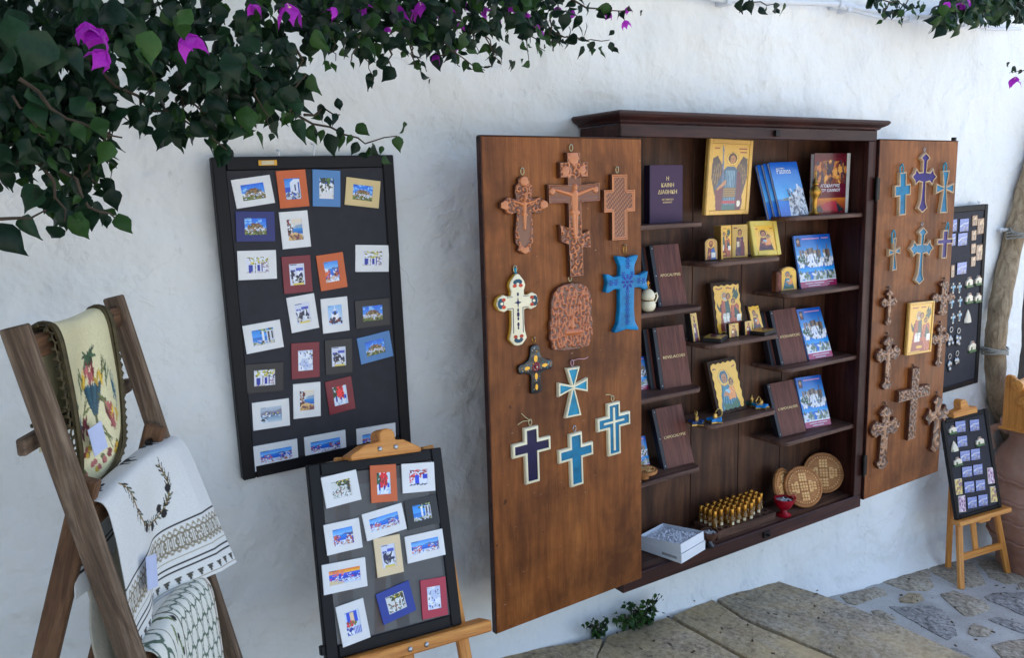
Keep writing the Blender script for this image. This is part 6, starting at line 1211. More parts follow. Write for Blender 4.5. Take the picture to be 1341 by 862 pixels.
# bottle rack
M_RACKW = wood('bottle_rack_wood', (60, 40, 32), (98, 70, 56), (130, 98, 80), 'X', 3, .6, .25, 12, .3)
a = zpt(939.8, 698, FZ+.04); b = zpt(1016, 676.3, FZ+.04); y0 = -.185
a = wpt(939.8, 698, y0); b = wpt(1016, 676.3, y0+.0); L = b.x-a.x; br = thing('bottle_rack', 'stepped wooden block with drilled holes full of perfume bottles', 'rack', T(a.x, y0, FZ))
RH, RD_ = .036, .128; nc, nr = 9, 5
cellx, celly = (L-.01)/nc, (RD_-.01)/nr
m = MB().box(0, L, 0, RD_, 0, RH-.012); m.build('base', M_RACKW, br, .002)
def holed_top():
    m = MB(); r = .0108
    for i in range(nc):
        for j in range(nr):
            x0, x1, y0_, y1_ = .005+i*cellx, .005+(i+1)*cellx, .005+j*celly, .005+(j+1)*celly; cx, cy = (x0+x1)/2, (y0_+y1_)/2; n = 12
            if i == 0: x0 = 0
            if i == nc-1: x1 = L
            if j == 0: y0_ = 0
            if j == nr-1: y1_ = RD_
            ring = [(cx+r*math.cos(t), cy+r*math.sin(t)) for t in [math.pi/4+k*2*math.pi/n for k in range(n)]]; sq = []
            for k in range(n):
                t = math.pi/4+k*2*math.pi/n; c_, s_ = math.cos(t), math.sin(t); q_ = max(abs(c_), abs(s_)); ux, uy = c_/q_, s_/q_
                sq.append((cx+(ux*(x1-cx) if ux > 0 else ux*(cx-x0)), cy+(uy*(y1_-cy) if uy > 0 else uy*(cy-y0_))))
            z1, z0 = RH, RH-.0115; v = [(p[0], p[1], z1) for p in sq]+[(p[0], p[1], z1) for p in ring]+[(p[0], p[1], z0) for p in ring]
            m.add(v, [(k, (k+1) % n, (k+1) % n+n, k+n) for k in range(n)]+[(k+n, (k+1) % n+n, (k+1) % n+2*n, k+2*n) for k in range(n)])
    z0 = RH-.0118; m.add([(0, 0, z0), (L, 0, z0), (L, RD_, z0), (0, RD_, z0), (0, 0, RH), (L, 0, RH), (L, RD_, RH), (0, RD_, RH)], [(0, 1, 5, 4), (1, 2, 6, 5), (2, 3, 7, 6), (3, 0, 4, 7)]); return m
holed_top().build('drilled_top', M_RACKW, br)
def amber_mat():
    t = NT('amber_glass'); col = t.ramp(t.noise(t.coord(), 60, 2), [(.3, (.50, .22, .03)), (.7, (.66, .34, .06))]); return t.done(col, .08, 0, None, Transmission_Weight=.75, IOR=1.35, Coat_Weight=.3)
M_AMBER = amber_mat(); M_CAPG = plain('gold_anodised_cap', (190, 136, 56), .3, .15, 40, 0, 0, .85); M_LABEL = plain('cream_bottle_label', (224, 212, 180), .6, .1, 60)
proto = None
for j in range(nr):
    for i in range(nc):
        if j == 0 and i in (0, 1, 6, 7, 8): continue
        if j == 1 and i == 8: continue
        p = Vector((a.x+.005+(i+.5)*cellx, y0+.005+(j+.5)*celly, FZ+RH-.0115))
        if proto is None:
            proto = thing('perfume_bottle', 'slim amber perfume bottle with gold cap standing in the drilled wooden rack', 'bottle', T(*p), 'perfume bottles in the rack')
            MB().lathe([(.0092, 0), (.0098, .003), (.0098, .046), (.0065, .051)], 12).build('glass', M_AMBER, proto, 0, 40); MB().lathe([(.0080, .0512), (.0084, .0525), (.0084, .078), (.0074, .0795)], 12).build('cap', M_CAPG, proto, 0, 40)
            v = [((.0101)*math.cos(t), .0101*math.sin(t), z) for z in (.014, .026) for t in [-2.2+k*.13 for k in range(10)]]; MB().add(v, [(k, k+1, k+11, k+10) for k in range(9)]).build('label', M_LABEL, proto, 0, 60)
        else:
            c = copy_tree(proto); c.matrix_world = T(*p) @ RZ(rnd.uniform(-1, 1)) @ RX(rnd.uniform(-.03, .03))
# goblets
def goblet(px, py, y, s, mat, label, cat, handle=False, contents=None, stem=None):
    P = wpt(px, py, y); o = thing('incense_cup', label, cat, T(P.x, y, FZ+(.003 if y < -.19 else 0)))
    MB().lathe([(.021*s, 0), (.022*s, .004*s), (.010*s, .010*s), (.008*s, .018*s)], 20).build('foot', stem or mat, o, 0, 50)
    MB().lathe([(.008*s, .0182*s), (.018*s, .024*s), (.028*s, .040*s), (.030*s, .054*s), (.0275*s, .0545*s), (.026*s, .047*s)], 22).build('bowl', mat, o, 0, 50)
    MB().lathe([(.0262*s, .0465*s), (.0255*s, .0475*s), (.002*s, .050*s)], 20).build('ash', contents, o, 0, 60)
    rg = random.Random(5)
    for k in range(6): MB().ball((rg.uniform(-.015, .015)*s, rg.uniform(-.015, .015)*s, .050*s), rg.uniform(.003, .006)*s, 6).build('charcoal', M_BLKE if k % 2 else contents, o)
    if handle: MB().tube([(.027*s, 0, .050*s), (.044*s, 0, .053*s), (.052*s, 0, .042*s), (.046*s, 0, .031*s), (.026*s, 0, .034*s)], .0034*s, 8).build('handle', mat, o, 0, 60)
M_ASH = plain('grey_ash', (176, 176, 174), .9, .2, 120, .4, 300)
goblet(1026, 682, -.17, 1.4, enamel('cherry_red', (150, 12, 30)), 'red glazed incense cup with handle beside the round seals', 'cup', True, M_ASH)
goblet(929, 718, -.204, 1.12, plain('brown_glaze', (70, 38, 26), .3, .2, 30, 0, 0, 0, Coat_Weight=.5), 'small brown incense goblet beside the white box', 'goblet', False, M_ASH, M_BLKE)
# white cardboard box of incense, in its upturned lid
M_CARD = plain('white_cardboard', (222, 224, 228), .7, .04, 12, .08, 300)
P = zpt(892.4, 739, .2895); P2 = zpt(923.6, 720, .2895); bx = thing('cardboard_box', 'open white cardboard box of incense pebbles at the left end of the cabinet floor', 'box', T(P.x, P.y, .2895) @ RZ(math.atan2(P2.y-P.y, P2.x-P.x)-math.pi/2))
bwid, bdep, bhh = .19, (P2-P).length, .036
m = MB().box(-bwid, 0, 0, bdep, 0, .003)
for x0, x1, y0_, y1_ in ((-bwid, 0, 0, .002), (-bwid, 0, bdep-.002, bdep), (-bwid, -bwid+.002, .002, bdep-.002), (-.002, 0, .002, bdep-.002)): m.box(x0, x1, y0_, y1_, .003, bhh)
m.build('lower_tray', M_CARD, bx, .0005)
MB().box(-bwid+.0022, -.0022, .0022, bdep-.0022, .0035, bhh-.002).build('inner_fill', M_CARD, bx)
m = MB(); Mt = T(0, 0, bhh+.001) @ Matrix.Rotation(-.10, 4, 'Y'); s_ = .003
for x0, x1, y0_, y1_ in ((-bwid+s_, -s_, s_, s_+.002), (-bwid+s_, -s_, bdep-s_-.002, bdep-s_), (-bwid+s_, -bwid+s_+.002, s_+.002, bdep-s_-.002), (-s_-.002, -s_, s_+.002, bdep-s_-.002)): m.box(x0, x1, y0_, y1_, 0, .036, Mt)
m.box(-bwid+s_, -s_, s_, bdep-s_, 0, .002, Mt); m.build('upper_tray', M_CARD, bx, .0005)
MB().box(-.085, -.02, -.0006, -.0001, .012, .022).build('printed_strip', plain('faint_print', (150, 150, 152), .7, .3, 200), bx)
peb = MB(); rg = random.Random(9)
for k in range(420):
    x, y = rg.uniform(-bwid+.012, -.012), rg.uniform(.012, bdep-.012); r = rg.uniform(.0036, .006)
    peb.add([(1, 0, 0), (-1, 0, 0), (0, 1, 0), (0, -1, 0), (0, 0, 1), (0, 0, -1)], [(0, 2, 4), (2, 1, 4), (1, 3, 4), (3, 0, 4), (2, 0, 5), (1, 2, 5), (3, 1, 5), (0, 3, 5)], Mt @ T(x, y, .019+rg.uniform(0, .006)) @ Matrix.Rotation(rg.uniform(0, 3), 4, (rg.random(), rg.random(), 1)) @ Matrix.Diagonal((r*1.4, r, r*.8, 1)))
peb.box(-bwid+.007, -.007, .007, bdep-.007, .003, .018, Mt)
o = peb.build('incense_pebbles', plain('white_incense', (230, 232, 236), .6, .06, 80), None, M=bx.matrix_world.copy()); o['kind'] = 'stuff'; tag(o, 'heap of white incense pebbles in the cardboard box', 'incense')
# enamel key rings on the lowest middle shelf
M_GOLDW = plain('gold_wire', (196, 160, 90), .3, .1, 30, 0, 0, .9)
for px, py, y, mt, lb in ((912, 547, -.15, enamel('steel_blue', (30, 62, 110)), 'dark blue flower key ring at the left end of the lowest middle shelf'), (936, 551, -.17, enamel('bright_blue', (16, 130, 206)), 'bright blue flower key ring before the blue robed icon'), (984, 528, -.09, enamel('sea_green', (22, 84, 80)), 'green flower key ring at the right end, behind the blue one'), (996, 534, -.14, _mc['enamel_bright_blue'], 'bright blue flower key ring at the right end of the lowest middle shelf')):
    P = wpt(px, py, y); o = thing('flower_key_ring', lb, 'key ring', T(P.x, y, .7635) @ RZ(px) @ Matrix.Diagonal((1.35, 1.35, 1.5, 1)), 'enamel flower key rings')
    pts = [(.027*(1 if k % 2 == 0 else .62)*math.cos(k*math.pi/5), .027*(1 if k % 2 == 0 else .62)*math.sin(k*math.pi/5)) for k in range(10)]
    MB().slab(pts, 0, .004).build('rim', M_GOLDW, o, .001); MB().slab([(x*.9, y_*.9) for x, y_ in pts], .004, .010).build('enamel', mt, o, .0008); MB().box(-.006, .006, -.005, .005, .006, .022).build('swivel', M_GOLDW, o, .002)
    MB().tube([(.012+.012*math.cos(t), .002*math.sin(t*2), .022+.011*math.sin(t)) for t in [i*math.pi/7 for i in range(15)]], .0017, 6).build('split_ring', M_GOLDW, o, 0, 60)

# ================================================================== JAR, WOODEN STAND, TRUNK
def terracotta():
    t = NT('weathered_terracotta'); v = t.coord(); a = t.noise(v, 3, 6, .65); b = t.noise(v, 40, 4, .7)
    col = t.ramp(a, [(.3, (.24, .11, .07)), (.5, (.38, .19, .125)), (.72, (.48, .30, .22))]); col = t.mix(t.ramp(t.noise(v, 7, 5, .7), [(.52, (0, 0, 0)), (.7, (.6,)*3)]), col, (.34, .29, .25, 1)); return t.done(col, .8, 0, t.bump(b, .4, .004, t.bump(a, .4, .01)))
M_TERRA = terracotta(); JX, JY = 4.64, -.31; jz = loz(JX); jar = thing('terracotta_jar', 'big ribbed terracotta storage jar standing by the wall at the right', 'jar', T(JX, JY, jz)); JH = .83
prof = [(.185, 0), (.20, .01)]
for k in range(41):
    t = k/40; r = .20+.10*math.sin(min(1, t*1.25)*math.pi*.5)-.11*max(0, t-.55)**1.5*2.2; prof.append((r+.006*math.sin(t*math.pi*2*5.0)**8, .01+t*(JH-.16)))
rt = prof[-1][0]; prof += [(rt-.02, JH-.13), (rt-.035, JH-.10), (rt-.035, JH-.05), (rt-.01, JH-.03), (rt+.012, JH-.02), (rt+.012, JH-.002), (rt-.01, JH), (rt-.04, JH-.004), (rt-.05, JH-.06), (rt-.03, JH-.12)]
MB().lathe(prof, 48).build('body', M_TERRA, jar, 0, 50)
for zf_ in (.30, .47, .64, .80):
    z = .01+zf_*(JH-.16); i = min(range(2, 43), key=lambda q_: abs(prof[q_][1]-z)); r = prof[i][0]; n = 70; m = MB()
    pts = [((r+.004+.004*(k % 2))*math.cos(k*2*math.pi/n), (r+.004+.004*(k % 2))*math.sin(k*2*math.pi/n), z+.004*math.sin(k*math.pi/2)) for k in range(n+1)]; m.tube(pts, .009, 6, False); m.build('rope_band', M_TERRA, jar, 0, 60)
for ang in (math.radians(205), math.radians(25), math.radians(115), math.radians(295)):
    c_, s_ = math.cos(ang), math.sin(ang); pts = [((rt-.03+d)*c_, (rt-.03+d)*s_, JH+z) for d, z in ((0, -.07), (.04, -.045), (.075, -.06), (.085, -.11), (.07, -.17))]; MB().tube(pts, [.018, .02, .02, .019, .022], 8).build('handle', M_TERRA, jar, 0, 60)
P0 = wpt(1318, 553, -.2); SX = P0.x-.05; SZ0 = jz+JH+.004
st = thing('wooden_spindle_rack', 'honey coloured wooden rack with three turned rollers standing on the jar', 'rack', T(SX, -.31, SZ0))
for x in (0, .42): MB().prism([(-.11, 0), (.13, 0), (.13, .10), (.10, .17), (.05, .20), (-.02, .24), (-.07, .285), (-.10, .288), (-.11, .27)], 0, .024, T(x, 0, 0) @ RZ(-math.pi/2)).build('end_panel', M_PINE, st, .004)
for y, z in ((.035, .245), (.0, .165), (-.05, .065)): MB().tube([(-.03, y, z), (-.028, y, z), (-.001, y, z), (.03, y, z), (.05, y, z), (.40, y, z), (.43, y, z)], [.024, .029, .029, .022, .029, .029, .024], 16).build('roller', M_PINEX, st, .0, 40)
MB().box(-.01, .46, -.12, .12, -.001, .012).build('base_board', M_PINEX, st, .003)
# trunk lashed to a hook in the wall
def bark():
    t = NT('old_vine_bark'); v = t.coord((9, 9, 2.2)); a = t.noise(v, 3, 8, .7, 1.2); col = t.ramp(a, [(.3, (.12, .085, .05)), (.5, (.30, .22, .135)), (.72, (.50, .40, .27))]); return t.done(col, .9, 0, t.bump(a, .9, .012))
M_BARK = bark(); tp = [(1350, 640), (1326, 570), (1313, 545), (1304, 500), (1303, 455), (1306, 420), (1313, 380), (1322, 335), (1332, 295), (1343, 255), (1360, 200), (1380, 120), (1400, 30)]
TP = [wpt(px, py, -.05+.012*math.sin(k)) for k, (px, py) in enumerate(tp)]; TP = [Vector((TP[0].x+.03, -.03, loz(4.6)))]+TP
tr = thing('vine_trunk', 'thick grey brown vine trunk roped to the wall above the jar', 'trunk', T(*TP[0])); pts = []
for i in range(len(TP)-1): pts += [TP[i].lerp(TP[i+1], k/5) for k in range(5)]
pts = [p-TP[0]+Vector((fbm(p.z*7, 1, 0)*.008, 0, 0)) for p in pts]; MB().tube(pts, [.052+.010*fbm(p.z*6, 0, 3) for p in pts], 14).build('stem', M_BARK, tr, 0, 60)
M_ROPE = plain('grey_rope', (150, 148, 140), .9, .25, 90, .5, 400); M_WHOOK = plain('white_painted_hook', (206, 208, 210), .5)
for (hx, hy), lb in (((1288, 457), 'lower rope lashing the vine trunk to a wall hook above the jar'), ((1310, 301), 'upper rope lashing the vine trunk to a wall hook')):
    W0 = wpt(hx, hy, 0); c = min(TP[1:], key=lambda p: abs(p.z-W0.z)); ro = thing('rope_lashing', lb, 'rope', T(*W0)); m = MB(); cc = Vector((c.x, c.y, W0.z))-W0
    if hy < 400: cc = wpt(1336, 308, -.085)-W0
    for k in range(3): m.tube([cc+Vector((.062*math.cos(t), .062*math.sin(t), -.012+.012*k+.006*math.sin(t*2+k))) for t in [i*math.pi/8 for i in range(17)]], .0055, 6, False)
    m.tube([Vector((0, -.03, 0)), Vector((.03, -.035, .008)), cc+Vector((-.06, 0, .004))], .006, 6); m.tube([Vector((0, -.034, .0)), Vector((.03, -.04, -.006)), cc+Vector((-.05, -.035, -.008))], .006, 6); m.build('rope', M_ROPE, ro, 0, 60)
    MB().tube([(0, .02, 0), (0, -.028, 0), (.004, -.034, .006)], .009, 8).lathe([(.016, 0), (.012, .006)], 12, T(0, -.006, 0) @ RX(math.pi/2)).build('wall_hook', M_WHOOK, ro, 0, 60)

# ================================================================== PLANTS
def leaf_mat(name, c, c2, tr=.25):
    t = NT(name); oi = t.n('ShaderNodeObjectInfo'); n = t.noise(t.coord((1, 1, 1), 'Object'), 9, 3); mx = t.n('ShaderNodeMath', operation='ADD'); t.l(oi.outputs['Random'], mx.inputs[0]); t.l(n, mx.inputs[1]); ml = t.n('ShaderNodeMath', operation='MULTIPLY'); t.l(mx.outputs[0], ml.inputs[0]); ml.inputs[1].default_value = .55
    col = t.ramp(ml.outputs[0], [(.2, c), (.8, c2)]); m = t.done(col, .4, 0, None, spec=.2); tb = t.n('ShaderNodeBsdfTranslucent'); t.l(col, tb.inputs['Color']); ms = t.n('ShaderNodeMixShader'); ms.inputs[0].default_value = tr; t.l(t.b.outputs[0], ms.inputs[1]); t.l(tb.outputs[0], ms.inputs[2]); t.l(ms.outputs[0], t.out.inputs[0]); return m
M_LEAF = leaf_mat('bougainvillea_leaf', (.003, .011, .006), (.014, .046, .017), .15); M_LEAFB = leaf_mat('young_and_lit_leaf', (.010, .034, .009), (.040, .10, .02), .3); M_BRACT = leaf_mat('magenta_bract', (.40, .02, .46), (.66, .06, .72), .4); M_DRY = leaf_mat('dry_leaf', (.16, .10, .05), (.30, .20, .10)); M_TWIG = plain('vine_twig', (62, 50, 38), .85, .25, 40)
def leaf_geo(l=1., w=.62, bend=.25, fold=.18, tw=.0):
    """pointed oval leaf from the stalk (origin) along -Z, folded on its midrib: ten quads"""
    st_ = [(0., .0), (.07, .45), (.22, .96), (.42, 1.), (.62, .68), (.82, .26), (1., 0.)]; v = []
    for t, k in st_: x = w*.5*l*k; z = -l*t; y = -bend*l*t*t+.05*l*math.sin(t*8+bend*9); ct, s_t = math.cos(tw*t), math.sin(tw*t); v += [(-x*ct, y-fold*x*1.6-x*s_t, z), (.04*l*math.sin(t*4+tw), y, z), (x*ct, y-fold*x*1.6+x*s_t, z)]
    f = []
    for i in range(len(st_)-1): b_ = i*3; f += [(b_, b_+1, b_+4, b_+3), (b_+1, b_+2, b_+5, b_+4)]
    return v, f
LV = [leaf_geo(1, .64, .25, .25, .4), leaf_geo(1, .74, -.18, .35, -.5), leaf_geo(1, .52, .55, .15, .9), leaf_geo(1, .66, .05, .6, 0), leaf_geo(1, .80, .35, .1, -.8), leaf_geo(.85, .6, -.4, .45, .6)]
LM = []
for i, (v, f) in enumerate(LV):
    me = MB().add(v, f).mesh('leaf'); me.shade_smooth(); LM.append(me)
def variants(mat):
    out = []
    for me in LM: c = me.copy(); c.materials.append(mat); out.append(c)
    return out
LEAFM, YLEAFM, DLEAFM = variants(M_LEAF), variants(M_LEAFB), variants(M_DRY)
bv, bf = leaf_geo(1, .78, .3, .1); BM_ = MB()
for k in range(3): BM_.add(bv, bf, RZ(k*2.094) @ RX(.85))
BRM = BM_.mesh('bract'); BRM.shade_smooth(); BRM.materials.append(M_BRACT)
TUBE = MB().tube([(0, 0, 0), (0, 0, -.2)], [.02, .03], 6).tube([(0, 0, -.2), (0, 0, -.215)], [.085, .05], 7).mesh('floret'); TUBE.materials.append(plain('cream_floret', (232, 226, 170), .6))
class Vine:
    def __init__(s, name, label, root, budget, cat='plant'):
        s.o = thing(name, label, cat, T(*root)); s.leaves = []; s.tw = MB(); s.root = Vector(root); s.budget = budget; s.fl = []
    def leaf(s, P, size, kind=0, down=.75):
        d = Vector((rnd.gauss(0, .55), rnd.gauss(0, .45), -down+rnd.gauss(0, .35))).normalized(); n = Vector((rnd.gauss(0, .5), -1+rnd.gauss(0, .5), rnd.gauss(.3, .5)))
        z = -d; x = n.cross(z).normalized() if n.cross(z).length > 1e-3 else Vector((1, 0, 0)); y = z.cross(x)
        M = Matrix(((x[0]*size, y[0]*size, z[0]*size, P[0]), (x[1]*size, y[1]*size, z[1]*size, P[1]), (x[2]*size, y[2]*size, z[2]*size, P[2]), (0, 0, 0, 1))); s.leaves.append((M, size, kind, rnd.randrange(6)))
    def twig(s, pts, r0, r1):
        k = len(pts); s.tw.tube([Vector(p)-s.root for p in pts], [r0+(r1-r0)*i/max(1, k-1) for i in range(k)], 6)
    def sprig(s, pts, step, size, kind=0, r=.0035, spread=.02, young=.25):
        pts = [Vector(p) for p in pts]; Q = []
        for i in range(len(pts)-1):
            k = max(2, int((pts[i+1]-pts[i]).length/.03)); Q += [pts[i].lerp(pts[i+1], j/k)+Vector((rnd.gauss(0, .004), rnd.gauss(0, .004), rnd.gauss(0, .004))) for j in range(k)]
        Q.append(pts[-1]); s.twig(Q, r, r*.4); acc = 0; tot = sum((b-a).length for a, b in zip(Q[:-1], Q[1:])); run = 0
        for a, b in zip(Q[:-1], Q[1:]):
            acc += (b-a).length; run += (b-a).length
            while acc > step: acc -= step; yk = 1 if rnd.random() < young*(.3+1.4*run/tot) else kind; s.leaf(b+Vector((rnd.gauss(0, spread), rnd.gauss(0, spread), rnd.gauss(0, spread))), size*rnd.uniform(.5, 1.25)*(1-.35*run/tot), yk)
    def flower(s, P, size):
        M = T(*P) @ Matrix.Rotation(rnd.uniform(0, 6), 4, 'Z') @ Matrix.Rotation(rnd.uniform(-.9, .9), 4, 'X'); s.fl.append((M, size))
    def done(s):
        R = T(*(-s.root)); sc = []
        for i, (M, size, kind, v) in enumerate(s.leaves):
            x, y, z = pix(M.to_translation()); sc.append((-(size/z if -20 < x < PW+20 and -20 < y < PH+20 and z > .1 else 0), i))
        sc.sort(); big = set(i for v_, i in sc[:s.budget] if v_ < 0); rest = MB(); restb = MB()
        for i, (M, size, kind, v) in enumerate(s.leaves):
            if i in big: link('leaf', (LEAFM, YLEAFM, DLEAFM)[kind][v], s.o, R @ M)
            else: (restb if kind == 1 else rest).add(*LV[v], R @ M)
        for m, mt in ((rest, M_LEAF), (restb, M_LEAFB)):
            if m.v: me = m.mesh('foliage'); me.shade_smooth(); f_ = link('foliage', me, s.o, None, mt); f_['kind'] = 'stuff'
        if s.tw.v: s.tw.build('stem', M_TWIG, s.o, 0, 60)
        for M, size in s.fl:
            b = link('flower_bract', BRM, s.o, R @ M @ Matrix.Diagonal((size, size, size, 1)))
            if size > .03:
                for k in range(3): link('floret', TUBE, b, RZ(k*2.1+.5) @ RX(.5))
big_v = Vine('bougainvillea', 'large dark leaved bougainvillea with magenta flowers hanging over the top left', (-1.3, -.3, upz(-1.3)), 300)
WP = lambda L, y: [wpt(px, py, y) for px, py in L]
big_v.twig([(-1.3, -.3, .3), (-1.25, -.32, 1.2), (-1.1, -.4, 2.0), (-.7, -.5, 2.5), (0, -.55, 2.75), (.9, -.45, 2.75), (1.8, -.35, 2.75), (2.6, -.25, 2.8), (3.6, -.2, 2.75)], .05, .02)
# dense masses: (centre px, radii px, plane y, count, leaf size)
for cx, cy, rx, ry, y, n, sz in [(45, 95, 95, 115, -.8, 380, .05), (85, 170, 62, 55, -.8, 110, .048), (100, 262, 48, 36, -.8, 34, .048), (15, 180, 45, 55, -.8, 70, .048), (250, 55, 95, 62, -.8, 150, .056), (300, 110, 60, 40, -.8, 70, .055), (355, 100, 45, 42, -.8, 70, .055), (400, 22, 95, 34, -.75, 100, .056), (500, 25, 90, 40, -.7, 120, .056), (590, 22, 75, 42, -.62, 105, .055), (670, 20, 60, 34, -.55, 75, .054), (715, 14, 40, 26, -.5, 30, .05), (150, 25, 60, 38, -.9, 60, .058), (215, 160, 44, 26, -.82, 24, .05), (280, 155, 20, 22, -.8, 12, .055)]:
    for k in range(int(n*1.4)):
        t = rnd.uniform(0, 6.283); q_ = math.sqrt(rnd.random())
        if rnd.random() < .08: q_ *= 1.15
        yy = y+rnd.gauss(0, .07); big_v.leaf(wpt(cx+rx*q_*math.cos(t), cy+ry*q_*math.sin(t)-8, yy), sz*.66*rnd.uniform(.5, 1.35), 1 if rnd.random() < (.08 if cx < 380 else .26) else 0)  # more light green leaves to the right: brighter light put into leaf colour
for L, y, st, sz, yg in [([(100, 60), (150, 111), (200, 140), (250, 165), (297, 196)], -.85, .022, .040, .35), ([(330, 100), (372, 143), (410, 163), (450, 178), (485, 186), (520, 178)], -.75, .020, .042, .5), ([(400, 150), (425, 140), (445, 150)], -.75, .018, .040, .3), ([(35, 100), (70, 140), (110, 165), (160, 180)], -.98, .03, .045, .4), ([(-10, 290), (30, 282), (60, 275)], -1.0, .035, .045, .2), ([(80, 220), (105, 255), (135, 275), (150, 285)], -.97, .02, .040, .9), ([(60, 225), (75, 260), (85, 290)], -.97, .022, .045, .2), ([(690, 30), (740, 48), (775, 54), (798, 52)], -.45, .02, .045, .15), ([(740, -5), (770, 8), (800, 18), (825, 12)], -.45, .024, .038, .2), ([(500, 40), (512, 70), (514, 90)], -.7, .02, .045, .1), ([(395, 20), (410, 40), (430, 60)], -.74, .02, .05, .1), ([(555, 50), (575, 68), (600, 72)], -.6, .02, .05, .1), ([(270, 140), (285, 160), (292, 172)], -.8, .02, .055, 0), ([(385, 60), (395, 80), (392, 108)], -.78, .02, .04, .7), ([(970, -12), (985, 2), (1020, 6)], -.2, .03, .05, .2), ([(1140, -15), (1165, 2), (1190, 8), (1212, 10)], -.2, .022, .045, .5), ([(1165, 2), (1160, 15), (1158, 25)], -.2, .02, .05, .2), ([(1190, -10), (1186, 10), (1184, 22)], -.2, .025, .05, .3)]:
    big_v.sprig(WP(L, y), st*.72, sz*1.25, 0, .003, .014, yg)
for px, py, y in [(20, 222, -.82), (60, 232, -.82), (112, 222, -.82), (142, 186, -.82), (200, 102, -.8), (238, 128, -.8), (262, 142, -.8), (305, 148, -.8), (342, 138, -.8), (388, 122, -.8), (432, 56, -.74), (468, 66, -.72), (542, 76, -.68), (590, 72, -.62), (640, 60, -.56), (690, 50, -.5), (722, 46, -.48), (30, 150, -.85), (165, 60, -.85)]:
    for q_ in range(2):
        dx, dy = rnd.gauss(10, 14), rnd.uniform(14, 38); big_v.sprig(WP([(px-dx*.5, py-22), (px, py-4), (px+dx*.6, py+dy*.5), (px+dx, py+dy)], y+rnd.gauss(0, .04)), .017, .038, 0, .002, .010, .35)
for px, py, y, sz in [(60, 40, -1.55, .075), (20, 60, -1.5, .07), (200, 40, -1.45, .065), (95, 60, -1.5, .06), (232, 20, -1.45, .06), (10, 20, -1.5, .07), (150, -5, -1.5, .07), (250, 12, -1.45, .05), (185, 62, -1.45, .06)]: big_v.leaf(wpt(px, py, y), sz*.5, 1 if px > 180 else 0)
for px, py, y, sz in [(112, 28, -1.45, .042), (135, 38, -1.45, .042), (140, 66, -1.45, .040), (243, 44, -1.42, .048), (376, 4, -.85, .052), (515, 8, -.72, .04), (560, 6, -.72, .042), (540, 12, -.72, .03), (574, 72, -.6, .028), (596, 60, -.6, .02), (612, 4, -.6, .03), (655, 25, -.5, .022), (705, 32, -.5, .025), (752, 14, -.45, .028), (800, 16, -.42, .030), (818, 26, -.42, .034), (823, 8, -.42, .028), (508, 35, -.72, .02), (710, 40, -.5, .02), (440, 10, -.8, .03), (470, 4, -.75, .034), (528, 18, -.74, .03), (550, 2, -.74, .036), (585, 12, -.66, .03), (632, 10, -.58, .032), (668, 6, -.55, .03), (690, 16, -.52, .028), (730, 8, -.48, .03), (330, 6, -.86, .03), (600, 30, -.62, .026)]: big_v.flower(wpt(px, py, y), sz*(.56 if y < -1.2 else .85))
for px, py in ((607, 45), (755, 30), (756, 46), (762, 20)): big_v.leaf(wpt(px, py, -.5), .045, 2)
for k in range(11000):                                          # unseen canopy overhead, extended and thickened to darken the wall
    x, y = rnd.uniform(-3.0, 3.0), rnd.uniform(-3.4, -.1); z = 2.62+.3*rnd.random()+.10*math.sin(x*3)+.16*max(0, -y-.6)
    if rnd.random() < max(0, (x-1.5)/1.6): continue
    px, py, dz = pix((x, y, z))
    if dz > 0 and py > -14 and -10 < px < PW: continue
    big_v.leaf((x, y, z), .085*rnd.uniform(.8, 1.2), 0, .4)
for k in range(3600):                                          # unseen leaf curtain at the left, added to darken the left wall
    x, y, z = rnd.uniform(-2.3, -.75), rnd.uniform(-3.2, -.15), 2.9-1.9*rnd.random()**1.4
    px, py, dz = pix((x, y, z))
    if dz > .05 and -40 < px < PW: continue
    big_v.leaf((x, y, z), .085*rnd.uniform(.8, 1.2), 0, .6)
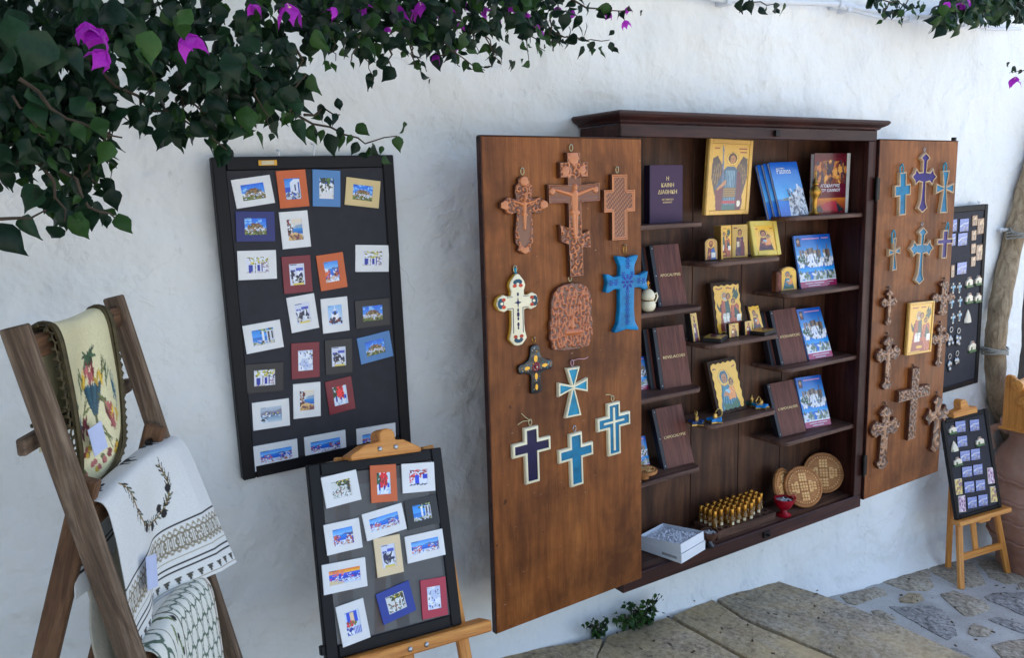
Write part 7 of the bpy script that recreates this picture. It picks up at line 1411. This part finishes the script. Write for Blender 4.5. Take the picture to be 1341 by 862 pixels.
for k in range(12): x = -1.2+k*.32; big_v.twig([(x, -.5, 2.74), (x+.1, -.9, 2.85), (x+.15, -1.4, 3.0), (x+.1, -2.4, 3.1), (x, -3.3, 3.2)], .01, .004)
big_v.done()
sv = Vine('bougainvillea', 'lighter green bougainvillea clump over the conduit in the top right corner', (4.35, -.12, 2.75), 140)
sv.twig([(4.35, -.12, 2.9), (4.3, -.2, 2.6), (4.2, -.2, 2.45)], .012, .005)
for cx, cy, rx, ry, n, sz, yg in [(1275, 8, 45, 22, 90, .058, .45), (1245, 28, 20, 14, 22, .055, .5), (1305, 4, 40, 16, 60, .055, .1), (1332, 12, 20, 18, 40, .055, 0), (1250, 10, 20, 14, 25, .05, .3)]:
    for k in range(n): t = rnd.uniform(0, 6.283); q_ = math.sqrt(rnd.random()); sv.leaf(wpt(cx+rx*q_*math.cos(t), cy+ry*q_*math.sin(t)-3, -.2+rnd.gauss(0, .05)), sz*rnd.uniform(.8, 1.3), 1 if rnd.random() < yg else 0)
for px, py, sz in [(1262, 2, .05), (1270, 0, .045), (1240, 3, .03)]: sv.flower(wpt(px, py, -.25), sz)
sv.sprig(WP([(1350, 88), (1338, 92), (1322, 95)], -.15), .03, .05, 0, .003, .015, .1); sv.flower(wpt(1330, 100, -.17), .06)
sv.done()
# weeds at the foot of the wall
for lb, base, tips, sz in (('leafy green weed growing where the wall meets the flagstones', (838, 815), [(812, 806), (822, 800), (835, 796), (845, 790), (858, 785), (830, 812), (848, 808), (815, 818), (852, 816), (805, 812), (862, 780), (826, 790), (840, 804)], .036), ('small dark weed left of the leafy one at the foot of the wall', (782, 838), [(776, 815), (783, 812), (790, 818), (778, 826), (786, 830), (772, 820), (792, 812)], .032)):
    P = wpt(*base, -.05); P.z = upz(P.x); w_ = Vine('wall_weed', lb, P, 120)
    for px, py in tips:
        for r_ in range(3): Q = wpt(px+rnd.gauss(0, 3), py+rnd.gauss(0, 2), -.05-rnd.random()*.05); w_.sprig([P+Vector((rnd.gauss(0, .01), 0, 0)), P.lerp(Q, .55)+Vector((0, -.015, .01)), Q], .016, sz, 1 if rnd.random() < .45 else 0, .0018, .008, .4)
    w_.done()
